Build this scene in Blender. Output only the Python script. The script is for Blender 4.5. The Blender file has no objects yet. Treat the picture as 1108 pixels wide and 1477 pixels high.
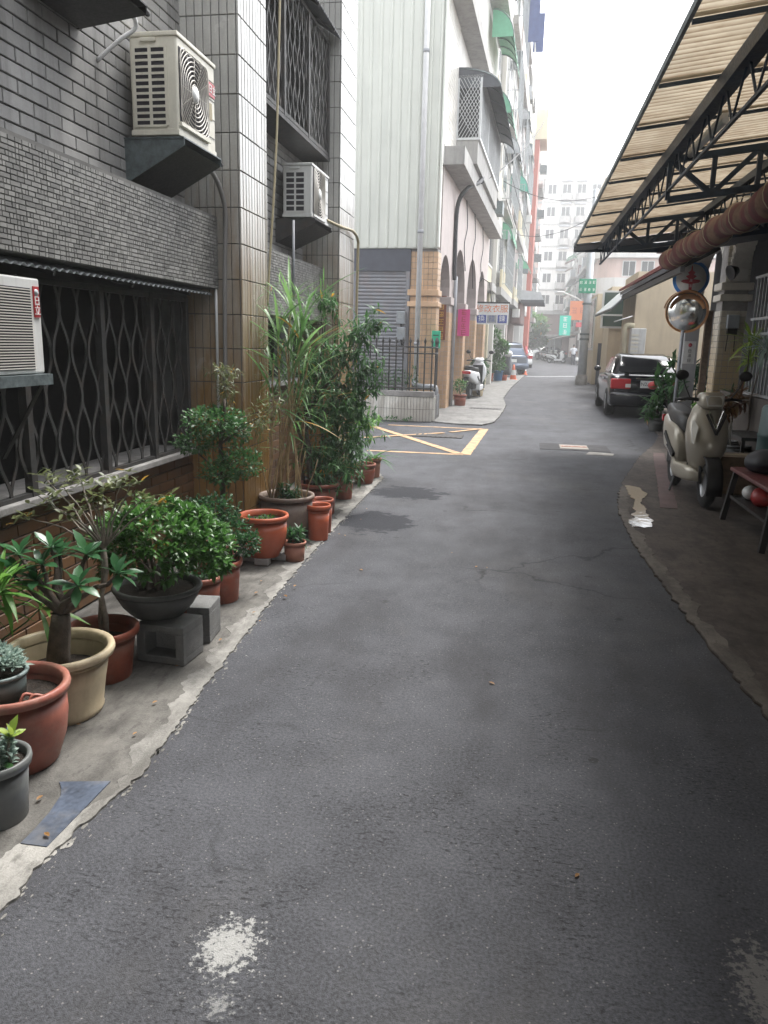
import bpy, bmesh, math, random
from mathutils import Vector, Matrix, noise
from mathutils.geometry import tessellate_polygon
random.seed(7)
sc = bpy.context.scene
col = sc.collection
R = math.radians
V = Vector
PI = math.pi

# ------------------------------------------------------------------ camera, sky, sun, exposure
PW, PH, PF, CZ = 1108.0, 1477.0, 1108.0, 1.55
PITCH, ROLL, YAW = R(12.5), R(1.4), R(9.85)
_f = V((-math.sin(YAW)*math.cos(PITCH), math.cos(YAW)*math.cos(PITCH), -math.sin(PITCH)))
_r0 = _f.cross(V((0, 0, 1))).normalized()
_u0 = _r0.cross(_f)
_r = _r0*math.cos(ROLL) + _u0*math.sin(ROLL)
_u = -_r0*math.sin(ROLL) + _u0*math.cos(ROLL)
CAM = V((0, 0, CZ))
cd = bpy.data.cameras.new('camera')
cam = bpy.data.objects.new('camera', cd)
col.objects.link(cam)
m3 = Matrix((_r, _u, -_f)).transposed()
cam.matrix_world = Matrix.Translation(CAM) @ m3.to_4x4()
cd.sensor_fit = 'VERTICAL'
cd.sensor_height = 24.0
cd.lens = 24.0*PF/PH
cd.clip_start = 0.05
cd.clip_end = 2000
sc.camera = cam

SUN_EL, SUN_AZ = R(66), R(25)          # azimuth measured from +Y towards +X
w = bpy.data.worlds.new('World')
sc.world = w
w.use_nodes = True
nt = w.node_tree
bg = nt.nodes['Background']
sky = nt.nodes.new('ShaderNodeTexSky')
sky.sky_type = 'NISHITA'
sky.sun_disc = False
sky.sun_elevation = SUN_EL
sky.sun_rotation = SUN_AZ
sky.air_density = 1.0
sky.dust_density = 1.5
sky.ozone_density = 1.0
hsv = nt.nodes.new('ShaderNodeHueSaturation')
hsv.inputs['Saturation'].default_value = 0.14
nt.links.new(sky.outputs[0], hsv.inputs['Color'])
nt.links.new(hsv.outputs[0], bg.inputs[0])
bg.inputs[1].default_value = 0.15
sl = bpy.data.lights.new('sun', 'SUN')
sl.energy = 1.2
sl.angle = R(20)
sl.color = (1.0, 0.97, 0.92)
so = bpy.data.objects.new('sun', sl)
col.objects.link(so)
sd = V((math.sin(SUN_AZ)*math.cos(SUN_EL), math.cos(SUN_AZ)*math.cos(SUN_EL), math.sin(SUN_EL)))
so.rotation_euler = sd.to_track_quat('Z', 'Y').to_euler()
so.location = sd*60
vs = sc.view_settings
vs.view_transform = 'Standard'
vs.look = 'None'
vs.exposure = 2.4
vs.gamma = 1.0
vs.use_curve_mapping = False

# ------------------------------------------------------------------ pixel helpers (a pixel gives a direction only)
def ray(px, py): return _f + _r*((px-PW/2)/PF) - _u*((py-PH/2)/PF)
def G(px, py, z=0.0): d = ray(px, py); return CAM + d*((z-CZ)/d.z)
def AX(px, py, x): d = ray(px, py); return CAM + d*(x/d.x)
def AY(px, py, y): d = ray(px, py); return CAM + d*(y/d.y)
def depth(p): return (V(p)-CAM).dot(_f)
def m_per_px(p): return depth(p)/PF

# ------------------------------------------------------------------ object helpers
WM = {}
def reg(o, m): WM[o.name] = m; return o
def wm(o): return WM[o.name] if o is not None else Matrix()
def thing(name, label, cat, loc=(0, 0, 0), rz=0.0, group=None):
    o = bpy.data.objects.new(name, None)
    o.empty_display_size = 0.1
    col.objects.link(o)
    m = Matrix.Translation(V(loc)) @ Matrix.Rotation(rz, 4, 'Z')
    o.matrix_world = m
    o['label'] = label
    o['category'] = cat
    if group: o['group'] = group
    return reg(o, m)
def tag(o, label, cat, group=None):
    o['label'] = label; o['category'] = cat
    if group: o['group'] = group
    return o
def obj(name, me, parent=None, local=None, mat=None):
    o = bpy.data.objects.new(name, me)
    col.objects.link(o)
    lm = local if local is not None else Matrix()
    if parent is not None:
        o.parent = parent
        o.matrix_local = lm
        reg(o, wm(parent) @ lm)
    else:
        o.matrix_world = lm
        reg(o, lm)
    if mat is not None and len(me.materials) == 0: me.materials.append(mat)
    return o

class MB:
    """collects shapes, builds ONE mesh"""
    def __init__(s): s.v = []; s.f = []; s.sm = []
    def add(s, vs, fs, smooth=False):
        b = len(s.v)
        s.v += [V(p) for p in vs]
        for f in fs: s.f.append([i+b for i in f]); s.sm.append(smooth)
        return s
    def box(s, x0, x1, y0, y1, z0, z1):
        vs = [(x, y, z) for z in (z0, z1) for y in (y0, y1) for x in (x0, x1)]
        return s.add(vs, [(0, 2, 3, 1), (4, 5, 7, 6), (0, 1, 5, 4), (2, 6, 7, 3), (0, 4, 6, 2), (1, 3, 7, 5)])
    def obox(s, c, ax, ay, az, hx, hy, hz):
        c = V(c); ax = V(ax).normalized()*hx; ay = V(ay).normalized()*hy; az = V(az).normalized()*hz
        vs = [c+ax*i+ay*j+az*k for k in (-1, 1) for j in (-1, 1) for i in (-1, 1)]
        return s.add(vs, [(0, 2, 3, 1), (4, 5, 7, 6), (0, 1, 5, 4), (2, 6, 7, 3), (0, 4, 6, 2), (1, 3, 7, 5)])
    def bar(s, p0, p1, w, h, up=(0, 0, 1)):
        p0 = V(p0); p1 = V(p1); d = p1-p0
        upv = V(up)
        if abs(d.normalized().dot(upv)) > .95: upv = V((0, 1, 0)) if abs(d.normalized().y) < .9 else V((1, 0, 0))
        ax = d.cross(upv).normalized(); az = ax.cross(d).normalized()
        return s.obox((p0+p1)/2, d, ax, az, d.length/2, w/2, h/2)
    def tube(s, pts, r, n=8, cap=True):
        pts = [V(p) for p in pts]
        rs = r if isinstance(r, (list, tuple)) else [r]*len(pts)
        vs = []; fs = []
        prev = None
        for i, p in enumerate(pts):
            t = (pts[min(i+1, len(pts)-1)]-pts[max(i-1, 0)]).normalized()
            if prev is None:
                a = V((0, 0, 1)) if abs(t.z) < .9 else V((1, 0, 0))
                nx = t.cross(a).normalized()
            else:
                nx = (prev - t*prev.dot(t)).normalized()
            prev = nx
            ny = t.cross(nx)
            for k in range(n):
                a = 2*PI*k/n
                vs.append(p + (nx*math.cos(a)+ny*math.sin(a))*rs[i])
        for i in range(len(pts)-1):
            for k in range(n):
                k2 = (k+1) % n
                fs.append((i*n+k, i*n+k2, (i+1)*n+k2, (i+1)*n+k))
        s.add(vs, fs, True)
        if cap:
            b = len(s.v)-len(vs)
            s.f.append([b+k for k in range(n)][::-1]); s.sm.append(False)
            s.f.append([b+(len(pts)-1)*n+k for k in range(n)]); s.sm.append(False)
        return s
    def lathe(s, prof, n=28, c=(0, 0, 0), ax=(0, 0, 1), sx=1.0, wob=None):
        az = V(ax).normalized()
        a0 = V((1, 0, 0)) if abs(az.x) < .9 else V((0, 1, 0))
        ay = az.cross(a0).normalized(); axx = ay.cross(az)
        vs = []; fs = []
        for (r, z) in prof:
            for k in range(n):
                a = 2*PI*k/n
                rr = r*(1+(wob(a, z) if wob else 0))
                vs.append(V(c)+axx*(rr*math.cos(a)*sx)+ay*(rr*math.sin(a))+az*z)
        for i in range(len(prof)-1):
            for k in range(n):
                k2 = (k+1) % n
                fs.append((i*n+k, i*n+k2, (i+1)*n+k2, (i+1)*n+k))
        return s.add(vs, fs, True)
    def disc(s, c, r, nrm=(0, 0, 1), n=24):
        az = V(nrm).normalized(); a0 = V((1, 0, 0)) if abs(az.x) < .9 else V((0, 1, 0))
        ay = az.cross(a0).normalized(); ax = ay.cross(az)
        return s.add([V(c)+ax*(r*math.cos(2*PI*k/n))+ay*(r*math.sin(2*PI*k/n)) for k in range(n)], [list(range(n))])
    def ball(s, c, rx, ry, rz, n=12, m=8, jit=0.0):
        vs = []; fs = []
        for i in range(m+1):
            th = PI*i/m
            for k in range(n):
                a = 2*PI*k/n
                j = 1+random.uniform(-jit, jit)
                vs.append(V(c)+V((rx*math.sin(th)*math.cos(a)*j, ry*math.sin(th)*math.sin(a)*j, rz*math.cos(th)*j)))
        for i in range(m):
            for k in range(n):
                k2 = (k+1) % n
                fs.append((i*n+k, (i+1)*n+k, (i+1)*n+k2, i*n+k2))
        return s.add(vs, fs, True)
    def prism(s, poly, a, b):
        """poly: list of 3D points of one end (planar), extruded from a to b offsets"""
        n = len(poly); a = V(a); b = V(b)
        vs = [V(p)+a for p in poly]+[V(p)+b for p in poly]
        fs = [list(range(n))[::-1], [n+i for i in range(n)]]+[(i, (i+1) % n, n+(i+1) % n, n+i) for i in range(n)]
        return s.add(vs, fs)
    def loft(s, rings, closed=True, cap=True, smooth=True):
        n = len(rings[0]); vs = [V(p) for r in rings for p in r]; fs = []
        for i in range(len(rings)-1):
            for k in range(n if closed else n-1):
                k2 = (k+1) % n
                fs.append((i*n+k, i*n+k2, (i+1)*n+k2, (i+1)*n+k))
        if cap and closed:
            fs.append(list(range(n))[::-1]); fs.append([(len(rings)-1)*n+k for k in range(n)])
        return s.add(vs, fs, smooth)
    def mesh(s, name, mat=None, inv=None):
        me = bpy.data.meshes.new(name)
        vs = [inv @ p for p in s.v] if inv is not None else s.v
        me.from_pydata([tuple(p) for p in vs], [], s.f)
        me.polygons.foreach_set('use_smooth', s.sm)
        if mat: me.materials.append(mat)
        bm = bmesh.new(); bm.from_mesh(me)
        bmesh.ops.recalc_face_normals(bm, faces=bm.faces)
        bm.to_mesh(me); bm.free()
        me.update()
        return me
    def build(s, name, mat, parent=None, world=True, bevel=0.0):
        """world=True: coordinates are world coordinates"""
        inv = wm(parent).inverted() if (parent is not None and world) else None
        me = s.mesh(name, mat, inv)
        o = obj(name, me, parent)
        if bevel > 0:
            md = o.modifiers.new('bevel', 'BEVEL'); md.width = bevel; md.segments = 2; md.limit_method = 'ANGLE'; md.angle_limit = R(40)
        return o
def struct(o): o['kind'] = 'structure'; return o
def stuff(o): o['kind'] = 'stuff'; return o

# ------------------------------------------------------------------ materials
class NG:
    def __init__(s, name):
        s.m = bpy.data.materials.new(name); s.m.use_nodes = True
        s.t = s.m.node_tree; s.b = s.t.nodes['Principled BSDF']; s.o = s.t.nodes['Material Output']
    def n(s, t, **kw):
        nd = s.t.nodes.new(t)
        for k, v in kw.items(): setattr(nd, k, v)
        return nd
    def l(s, a, b): s.t.links.new(a, b)
    def val(s, x, inp):
        if hasattr(x, 'links'): s.l(x, inp)
        elif isinstance(x, tuple) and len(x) == 3 and inp.type == 'RGBA': inp.default_value = (*x, 1)
        else: inp.default_value = x
    def pos(s): return s.n('ShaderNodeNewGeometry').outputs['Position']
    def objc(s): return s.n('ShaderNodeTexCoord').outputs['Object']
    def noise(s, scale, detail=4, rough=.55, vec=None, dist=0.0):
        nd = s.n('ShaderNodeTexNoise'); nd.inputs['Scale'].default_value = scale; nd.inputs['Detail'].default_value = detail
        nd.inputs['Roughness'].default_value = rough; nd.inputs['Distortion'].default_value = dist
        s.l(vec if vec is not None else s.pos(), nd.inputs['Vector'])
        return nd.outputs['Fac']
    def vor(s, scale, feat='F1', vec=None, out='Distance'):
        nd = s.n('ShaderNodeTexVoronoi'); nd.feature = feat; nd.inputs['Scale'].default_value = scale
        s.l(vec if vec is not None else s.pos(), nd.inputs['Vector'])
        return nd.outputs[out]
    def mapping(s, vec, sc3, loc=(0, 0, 0)):
        nd = s.n('ShaderNodeMapping'); nd.inputs['Scale'].default_value = sc3; nd.inputs['Location'].default_value = loc
        s.l(vec, nd.inputs['Vector']); return nd.outputs[0]
    def ramp(s, x, a, b, lo=0.0, hi=1.0):
        nd = s.n('ShaderNodeMapRange'); nd.clamp = True
        s.val(x, nd.inputs[0])
        for i, q in enumerate((a, b, lo, hi)): nd.inputs[i+1].default_value = q
        return nd.outputs[0]
    def math(s, op, a, b=0.0):
        nd = s.n('ShaderNodeMath', operation=op); s.val(a, nd.inputs[0]); s.val(b, nd.inputs[1]); return nd.outputs[0]
    def mix(s, f, a, b, mode='MIX'):
        nd = s.n('ShaderNodeMix', data_type='RGBA', blend_type=mode)
        s.val(f, nd.inputs[0]); s.val(a, nd.inputs[6]); s.val(b, nd.inputs[7]); return nd.outputs[2]
    def scale(s, c, f):
        nd = s.n('ShaderNodeVectorMath', operation='SCALE')
        if hasattr(c, 'links'): s.l(c, nd.inputs[0])
        else: nd.inputs[0].default_value = c
        s.val(f, nd.inputs[3]); return nd.outputs[0]
    def bump(s, h, strength=.3, dist=.01):
        nd = s.n('ShaderNodeBump'); nd.inputs['Strength'].default_value = strength; nd.inputs['Distance'].default_value = dist
        s.l(h, nd.inputs['Height']); s.l(nd.outputs[0], s.b.inputs['Normal'])
    def rnd(s):
        a = s.n('ShaderNodeObjectInfo').outputs['Random']; b = s.n('ShaderNodeNewGeometry').outputs['Random Per Island']
        return s.math('FRACT', s.math('ADD', a, b))
    def color(s, c): s.val(c, s.b.inputs['Base Color'])
    def set(s, rough=.6, metal=0.0, spec=.5):
        s.val(rough, s.b.inputs['Roughness']); s.b.inputs['Metallic'].default_value = metal; s.b.inputs['Specular IOR Level'].default_value = spec
        return s.m

def pm(name, c, rough=.6, metal=0.0, var=.25, scale=6.0, fine=60.0, bump=.15, bd=.004, rnd=0.0, dirt=None, dirtamt=.5, streak=False, spec=.5):
    """general weathered surface"""
    g = NG(name)
    n1 = g.noise(scale, 5, .6); n2 = g.noise(fine, 3, .6)
    f = g.math('ADD', g.ramp(n1, .3, .7, 1-var, 1+var*.6), g.ramp(n2, .3, .7, -var*.3, var*.3))
    if rnd: f = g.math('MULTIPLY', f, g.ramp(g.rnd(), 0, 1, 1-rnd, 1+rnd))
    cc = g.scale(c, f)
    if dirt:
        v = g.mapping(g.pos(), (1, 1, .12)) if streak else None
        dn = g.ramp(g.noise(scale*(2.5 if streak else .7), 6, .65, v), .48, .72, 0, dirtamt)
        cc = g.mix(dn, cc, dirt)
    g.color(cc)
    if bump: g.bump(g.math('ADD', n2, g.math('MULTIPLY', n1, .6)), bump, bd)
    return g.set(g.ramp(n2, .3, .7, max(.05, rough-.1), min(1, rough+.1)), metal, spec)

def plain(name, c, rough=.5, metal=0.0, spec=.5): g = NG(name); g.color(c); return g.set(rough, metal, spec)

def leafmat(name, c1, c2, yellow=0.0, rough=.42, spec=.4):
    g = NG(name)
    r = g.rnd()
    cc = g.mix(r, c1, c2)
    if yellow: cc = g.mix(g.math('GREATER_THAN', g.math('FRACT', g.math('MULTIPLY', r, 7.31)), 1-yellow), cc, (.35, .2, .03))
    g.color(cc); g.set(rough, 0, spec)
    tr = g.n('ShaderNodeBsdfTranslucent'); g.l(g.scale(cc, 1.5), tr.inputs[0])
    mx = g.n('ShaderNodeMixShader'); mx.inputs[0].default_value = .34
    g.l(g.b.outputs[0], mx.inputs[1]); g.l(tr.outputs[0], mx.inputs[2]); g.l(mx.outputs[0], g.o.inputs[0])
    return g.m

# ---- asphalt
def m_asphalt():
    g = NG('asphalt')
    p = g.pos()
    big = g.noise(.55, 5, .6); mid = g.noise(3.2, 5, .62); fine = g.noise(95, 4, .7)
    grit = g.vor(330); grit2 = g.vor(120, out='Color')
    base = g.math('ADD', g.ramp(big, .3, .7, .78, 1.2), g.ramp(mid, .3, .72, -.16, .18))
    base = g.math('ADD', base, g.ramp(fine, .34, .66, -.42, .42))
    cc = g.scale((.071, .0725, .080), base)
    # pale chips of stone, sparse
    gs = g.n('ShaderNodeSeparateColor'); g.l(grit2, gs.inputs[0])
    chip = g.math('MULTIPLY', g.math('GREATER_THAN', gs.outputs[0], .955), g.ramp(g.vor(120), .0, .42, 1, 0))
    cc = g.mix(g.math('MULTIPLY', chip, .95), cc, (.30, .29, .28))
    # pitted streaks where fines have worn out
    pit = g.math('MULTIPLY', g.ramp(g.noise(60, 5, .72, g.mapping(p, (.55, 1.25, 1))), .54, .64), g.ramp(g.noise(1.7, 4, .65, g.mapping(p, (1.5, 1, 1), (3, 1, 0))), .46, .60))
    cc = g.mix(g.math('MULTIPLY', pit, .9), cc, (.022, .022, .024))
    # oily dark stains
    st = g.ramp(g.noise(1.1, 6, .6, g.mapping(p, (2.2, .7, 1), (5, 9, 0))), .48, .72, 0, .55)
    cc = g.mix(st, cc, (.035, .034, .036))
    # dusty pale drift
    du = g.ramp(g.noise(.8, 6, .66, g.mapping(p, (1, .6, 1), (11, 4, 0))), .54, .76, 0, .30)
    cc = g.mix(du, cc, (.135, .128, .118))
    # spilt white paint
    def splat(x, y, rad, nsc, th, amt, sq=(1, 1, 1)):
        mp = g.mapping(p, sq, (-x*sq[0], -y*sq[1], 0))
        ln = g.n('ShaderNodeVectorMath', operation='LENGTH'); g.l(mp, ln.inputs[0])
        fall = g.ramp(ln.outputs['Value'], 0, rad, .42, -.15)
        v = g.math('ADD', g.noise(nsc, 6, .72), fall)
        return g.ramp(v, th, th+.07, 0, amt)
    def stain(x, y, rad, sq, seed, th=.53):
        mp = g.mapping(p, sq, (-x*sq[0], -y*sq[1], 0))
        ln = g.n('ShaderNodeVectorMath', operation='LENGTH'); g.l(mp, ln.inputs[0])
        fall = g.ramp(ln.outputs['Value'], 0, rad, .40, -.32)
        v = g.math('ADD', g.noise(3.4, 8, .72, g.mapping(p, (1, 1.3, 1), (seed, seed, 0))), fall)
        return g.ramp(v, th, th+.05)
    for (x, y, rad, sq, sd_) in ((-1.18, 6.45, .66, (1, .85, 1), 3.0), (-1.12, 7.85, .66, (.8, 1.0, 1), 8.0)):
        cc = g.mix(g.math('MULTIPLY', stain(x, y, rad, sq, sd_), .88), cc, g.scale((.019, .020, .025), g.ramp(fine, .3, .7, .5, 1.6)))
    # hairline cracks, only here and there
    wv = g.n('ShaderNodeVectorMath', operation='ADD'); g.l(p, wv.inputs[0])
    nz = g.n('ShaderNodeTexNoise'); nz.inputs['Scale'].default_value = 2.5; nz.inputs['Detail'].default_value = 6; g.l(p, nz.inputs['Vector'])
    g.l(g.scale(nz.outputs['Color'], .55), wv.inputs[1])
    crk = g.math('MULTIPLY', g.ramp(g.vor(.55, 'DISTANCE_TO_EDGE', wv.outputs[0]), .0, .010, 1, 0), g.ramp(g.noise(.9, 3, .5, g.mapping(p, (1, 1, 1), (21, 3, 0))), .50, .60))
    cc = g.mix(g.math('MULTIPLY', crk, .7), cc, (.018, .018, .019))
    # drips
    dr_ = g.math('MULTIPLY', g.math('LESS_THAN', g.vor(2.1), .055), g.ramp(g.noise(40, 3), .4, .5))
    cc = g.mix(g.math('MULTIPLY', dr_, .6), cc, (.028, .027, .027))
    a = splat(-.665, 1.62, .21, 48, .72, .72, (1, .8, 1))
    b = splat(.70, 1.74, .32, 42, .70, .5, (1.5, .75, 1))
    c = splat(-.62, 1.45, .22, 55, .84, .3)
    cc = g.mix(a, cc, (.40, .40, .385)); cc = g.mix(b, cc, (.30, .285, .26)); cc = g.mix(c, cc, (.48, .48, .46))
    g.color(cc)
    h = g.math('ADD', g.math('MULTIPLY', grit, -.6), g.math('MULTIPLY', fine, .8))
    h = g.math('SUBTRACT', h, g.math('MULTIPLY', pit, .8))
    g.bump(h, .55, .006)
    return g.set(g.ramp(fine, .3, .7, .7, .92), 0, .18)
def m_patch():
    g = NG('fresh_asphalt'); f = g.noise(110, 4, .7); h = g.vor(280)
    g.color(g.scale((.030, .031, .037), g.ramp(f, .3, .7, .6, 1.5))); g.bump(g.math('SUBTRACT', f, h), .6, .006)
    return g.set(.8, 0, .15)
def m_concrete(name, c, dark, warm, seed):
    g = NG(name); p = g.mapping(g.pos(), (1, 1, 1), (seed, seed*.7, 0))
    n1 = g.noise(1.6, 6, .65, p); n2 = g.noise(9, 6, .7, p); n3 = g.noise(120, 3, .7, p)
    f = g.math('ADD', g.ramp(n1, .3, .7, .62, 1.25), g.ramp(n2, .3, .7, -.28, .28)); f = g.math('ADD', f, g.ramp(n3, .3, .7, -.14, .14))
    cc = g.scale(c, f)
    cc = g.mix(g.ramp(g.noise(3.1, 6, .7, g.mapping(p, (1.6, .5, 1))), .48, .66, 0, .85), cc, dark)
    cc = g.mix(g.ramp(g.noise(13, 7, .75, g.mapping(p, (1.8, .6, 1), (2, 8, 0))), .54, .64, 0, .6), cc, dark)
    cc = g.mix(g.ramp(g.noise(2.2, 5, .6, g.mapping(p, (1, 1, 1), (7, 3, 1))), .55, .75, 0, .6), cc, warm)
    cc = g.mix(g.ramp(g.noise(240, 2, .6, p), .66, .7, 0, .5), cc, (.04, .038, .036))
    g.color(cc); g.bump(g.math('ADD', n2, g.math('MULTIPLY', n3, .5)), .5, .012)
    return g.set(.82, 0, .35)

M = {}
M['asphalt'] = m_asphalt()
M['patch'] = m_patch()
M['conc_l'] = m_concrete('strip_concrete', (.118, .112, .102), (.034, .031, .028), (.155, .146, .13), 1.0)
M['conc_edge'] = m_concrete('cement_edge', (.225, .217, .20), (.085, .08, .072), (.26, .25, .23), 6.0)
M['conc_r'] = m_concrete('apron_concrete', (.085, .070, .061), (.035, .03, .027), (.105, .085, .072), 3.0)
M['conc_f'] = m_concrete('pavement_concrete', (.165, .162, .155), (.105, .10, .097), (.185, .18, .172), 5.0)
M['cement'] = pm('cement', (.27, .26, .25), .85, var=.3, bump=.4, dirt=(.1, .09, .085), dirtamt=.6)
M['cinder'] = pm('cinder_block', (.17, .17, .165), .95, var=.25, scale=14, fine=160, bump=.9, bd=.01)
M['mortar'] = pm('mortar', (.10, .098, .095), .9, var=.3, bump=.3)
M['mortar_b'] = pm('brown_mortar', (.07, .05, .035), .9, var=.3, bump=.3)
def m_tile(name, c, rough, rnd, stain=None, z0=0, z1=1, amt=0.0, gloss=.5, soot=.35):
    g = NG(name); n1 = g.noise(2.4, 5, .6); n2 = g.noise(70, 3, .6)
    f = g.math('MULTIPLY', g.ramp(g.rnd(), 0, 1, 1-rnd, 1+rnd), g.ramp(n1, .3, .7, .86, 1.1))
    f = g.math('MULTIPLY', f, g.ramp(n2, .3, .7, .94, 1.06))
    cc = g.scale(c, f)
    st = g.ramp(g.noise(3.2, 6, .7, g.mapping(g.pos(), (1, 2.2, .16))), .46, .74, 0, soot)
    cc = g.mix(st, cc, (.055, .053, .05))
    if stain:
        sx = g.n('ShaderNodeSeparateXYZ'); g.l(g.pos(), sx.inputs[0])
        zz = g.math('ADD', sx.outputs[2], g.ramp(g.noise(6, 5, .65, g.mapping(g.pos(), (1, 2.5, .2))), .3, .7, -.55, .55))
        cc = g.mix(g.ramp(zz, z0, z1, amt, 0), cc, stain)
    g.color(cc); g.bump(n2, .06, .002)
    return g.set(g.ramp(n1, .3, .7, rough*.8, min(1, rough*1.3)), 0, gloss)
M['brick_g'] = m_tile('grey_wall_tile', (.285, .28, .27), .55, .13, soot=.65)
M['pillar_t'] = m_tile('pillar_tile', (.44, .435, .41), .22, .05, stain=(.23, .125, .032), z0=1.0, z1=2.8, amt=.95, soot=.35)
M['plinth_t'] = m_tile('brown_plinth_tile', (.135, .066, .026), .45, .25, soot=.55)
M['orange_t'] = m_tile('orange_tile', (.60, .40, .25), .35, .08, soot=.16)
M['cream_t'] = m_tile('cream_tile', (.60, .58, .52), .3, .06, soot=.25)
M['white_t'] = m_tile('white_tile', (.62, .60, .55), .35, .06, stain=(.34, .31, .27), z0=.2, z1=.5, amt=.7, soot=.3)
M['yell_t'] = m_tile('column_tile', (.58, .55, .48), .3, .06, stain=(.40, .29, .14), z0=1.2, z1=2.2, amt=.75, soot=.2)
def m_mosaic():
    g = NG('mosaic_tile'); r = g.rnd()
    cl = g.noise(2.6, 5, .6)
    v = g.math('MULTIPLY', g.ramp(g.math('POWER', r, .8), 0, 1, .55, 1.12), g.ramp(cl, .3, .7, .8, 1.12))
    cc = g.scale((.235, .23, .215), v)
    cc = g.mix(g.ramp(g.noise(3, 6, .7, g.mapping(g.pos(), (1, 2, .2))), .5, .75, 0, .5), cc, (.06, .058, .055))
    g.color(cc); return g.set(.6)
M['mosaic'] = m_mosaic()
M['mortar_m'] = pm('band_mortar', (.125, .122, .115), .9, var=.3, bump=.3)
M['dark'] = plain('dark_interior', (.012, .012, .012), .9)
M['glass_d'] = plain('dark_glass', (.012, .013, .014), .12, 0, .4)
M['glass_n'] = plain('dusty_dark_glass', (.006, .006, .006), .55, 0, .12)
M['iron'] = pm('painted_iron', (.038, .037, .036), .65, .1, var=.35, scale=12, dirt=(.06, .035, .022), dirtamt=.5)
M['iron_d'] = pm('dark_iron', (.03, .028, .027), .55, .3, var=.3, scale=12)
M['steel_b'] = pm('blue_black_steel', (.026, .048, .080), .5, .2, var=.35, scale=9, dirt=(.05, .04, .03), dirtamt=.4)
M['galv'] = pm('galvanised', (.15, .18, .185), .5, .55, var=.45, scale=22, fine=90)
M['galv_l'] = pm('galvanised_light', (.34, .36, .37), .5, .4, var=.25, scale=14)
M['alu'] = pm('aluminium', (.55, .56, .56), .4, .5, var=.12)
M['ac_white'] = pm('ac_casing', (.66, .63, .53), .45, var=.10, scale=5, bump=.05, dirt=(.36, .32, .25), dirtamt=.35, streak=True)
M['ac_grey'] = pm('ac_casing_grey', (.62, .62, .60), .45, var=.10, scale=5, bump=.05, dirt=(.25, .23, .2), dirtamt=.4, streak=True)
M['ac_grille'] = plain('ac_grille', (.58, .55, .50), .45)
M['ac_dark'] = plain('ac_inside', (.020, .017, .022), .8)
M['red_label'] = plain('red_label', (.42, .025, .03), .4)
M['white_p'] = pm('white_paint', (.72, .72, .70), .5, var=.08, bump=.04, dirt=(.4, .38, .34), dirtamt=.35)
M['letter_w'] = plain('white_lettering', (.8, .8, .78), .5)
M['terra'] = pm('terracotta_plastic', (.25, .062, .033), .5, var=.28, scale=9, bump=.10, dirt=(.24, .15, .11), dirtamt=.6)
M['terra_f'] = pm('faded_terracotta', (.31, .105, .074), .52, var=.26, scale=8, bump=.10, dirt=(.30, .21, .16), dirtamt=.6)
M['terra_o'] = pm('orange_pot', (.42, .098, .045), .42, var=.15, scale=9, bump=.06, dirt=(.3, .1, .05), dirtamt=.3)
M['terra_p'] = pm('pinkish_pot', (.40, .17, .115), .55, var=.18, scale=9, bump=.08, dirt=(.25, .16, .12), dirtamt=.4)
M['cream_pot'] = pm('cream_pot', (.52, .43, .29), .45, var=.12, scale=7, bump=.08, dirt=(.30, .23, .14), dirtamt=.45, streak=True)
M['grey_pot'] = pm('grey_pot', (.13, .135, .132), .45, var=.18, scale=8, bump=.06)
M['teal_pot'] = pm('blue_grey_pot', (.15, .19, .185), .42, var=.15, scale=8, bump=.06)
M['bowl'] = pm('bonsai_bowl', (.062, .064, .06), .6, var=.3, scale=10, bump=.2, dirt=(.13, .12, .11), dirtamt=.4)
M['taupe_pot'] = pm('taupe_pot', (.17, .125, .10), .55, var=.25, scale=9, bump=.15, dirt=(.3, .25, .2), dirtamt=.5)
M['soil'] = pm('soil', (.035, .025, .018), .95, var=.5, scale=40, fine=130, bump=1.0, bd=.02)
M['bark'] = pm('bark', (.085, .065, .05), .85, var=.45, scale=28, fine=90, bump=.8, bd=.006)
M['bark_l'] = pm('pale_bark', (.22, .19, .155), .8, var=.35, scale=28, fine=90, bump=.5, bd=.004)
M['cane'] = pm('dry_cane', (.34, .25, .13), .7, var=.35, scale=14, fine=70, bump=.3, dirt=(.14, .07, .035), dirtamt=.6)
M['leaf_glossy'] = leafmat('glossy_leaf', (.022, .075, .030), (.05, .14, .055), rough=.3, spec=.6)
M['leaf_bush'] = leafmat('bush_leaf', (.028, .085, .018), (.075, .18, .035), yellow=.006, rough=.35, spec=.5)
M['leaf_dark'] = leafmat('dark_leaf', (.016, .058, .022), (.042, .110, .036))
M['leaf_mid'] = leafmat('mid_leaf', (.026, .080, .028), (.072, .165, .050), yellow=.01)
M['leaf_bright'] = leafmat('bright_leaf', (.06, .17, .025), (.13, .27, .05))
M['leaf_olive'] = leafmat('olive_leaf', (.06, .075, .03), (.14, .16, .065), yellow=.03)
M['leaf_cane'] = leafmat('cane_leaf', (.065, .15, .045), (.16, .28, .10), yellow=.03)
M['leaf_silver'] = leafmat('silver_leaf', (.20, .28, .25), (.34, .42, .36))
M['leaf_lime'] = leafmat('lime_leaf', (.15, .26, .04), (.28, .36, .07))
M['yellow_line'] = pm('yellow_road_paint', (.42, .27, .145), .8, var=.3, scale=9, fine=80, dirt=(.09, .08, .075), dirtamt=.9)
M['white_line'] = pm('white_road_paint', (.5, .5, .49), .7, var=.2, scale=9, fine=80, dirt=(.12, .12, .12), dirtamt=.7)
M['pink_line'] = pm('red_road_paint', (.13, .082, .078), .8, var=.3, scale=6, fine=80, dirt=(.075, .062, .055), dirtamt=.95)
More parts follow.
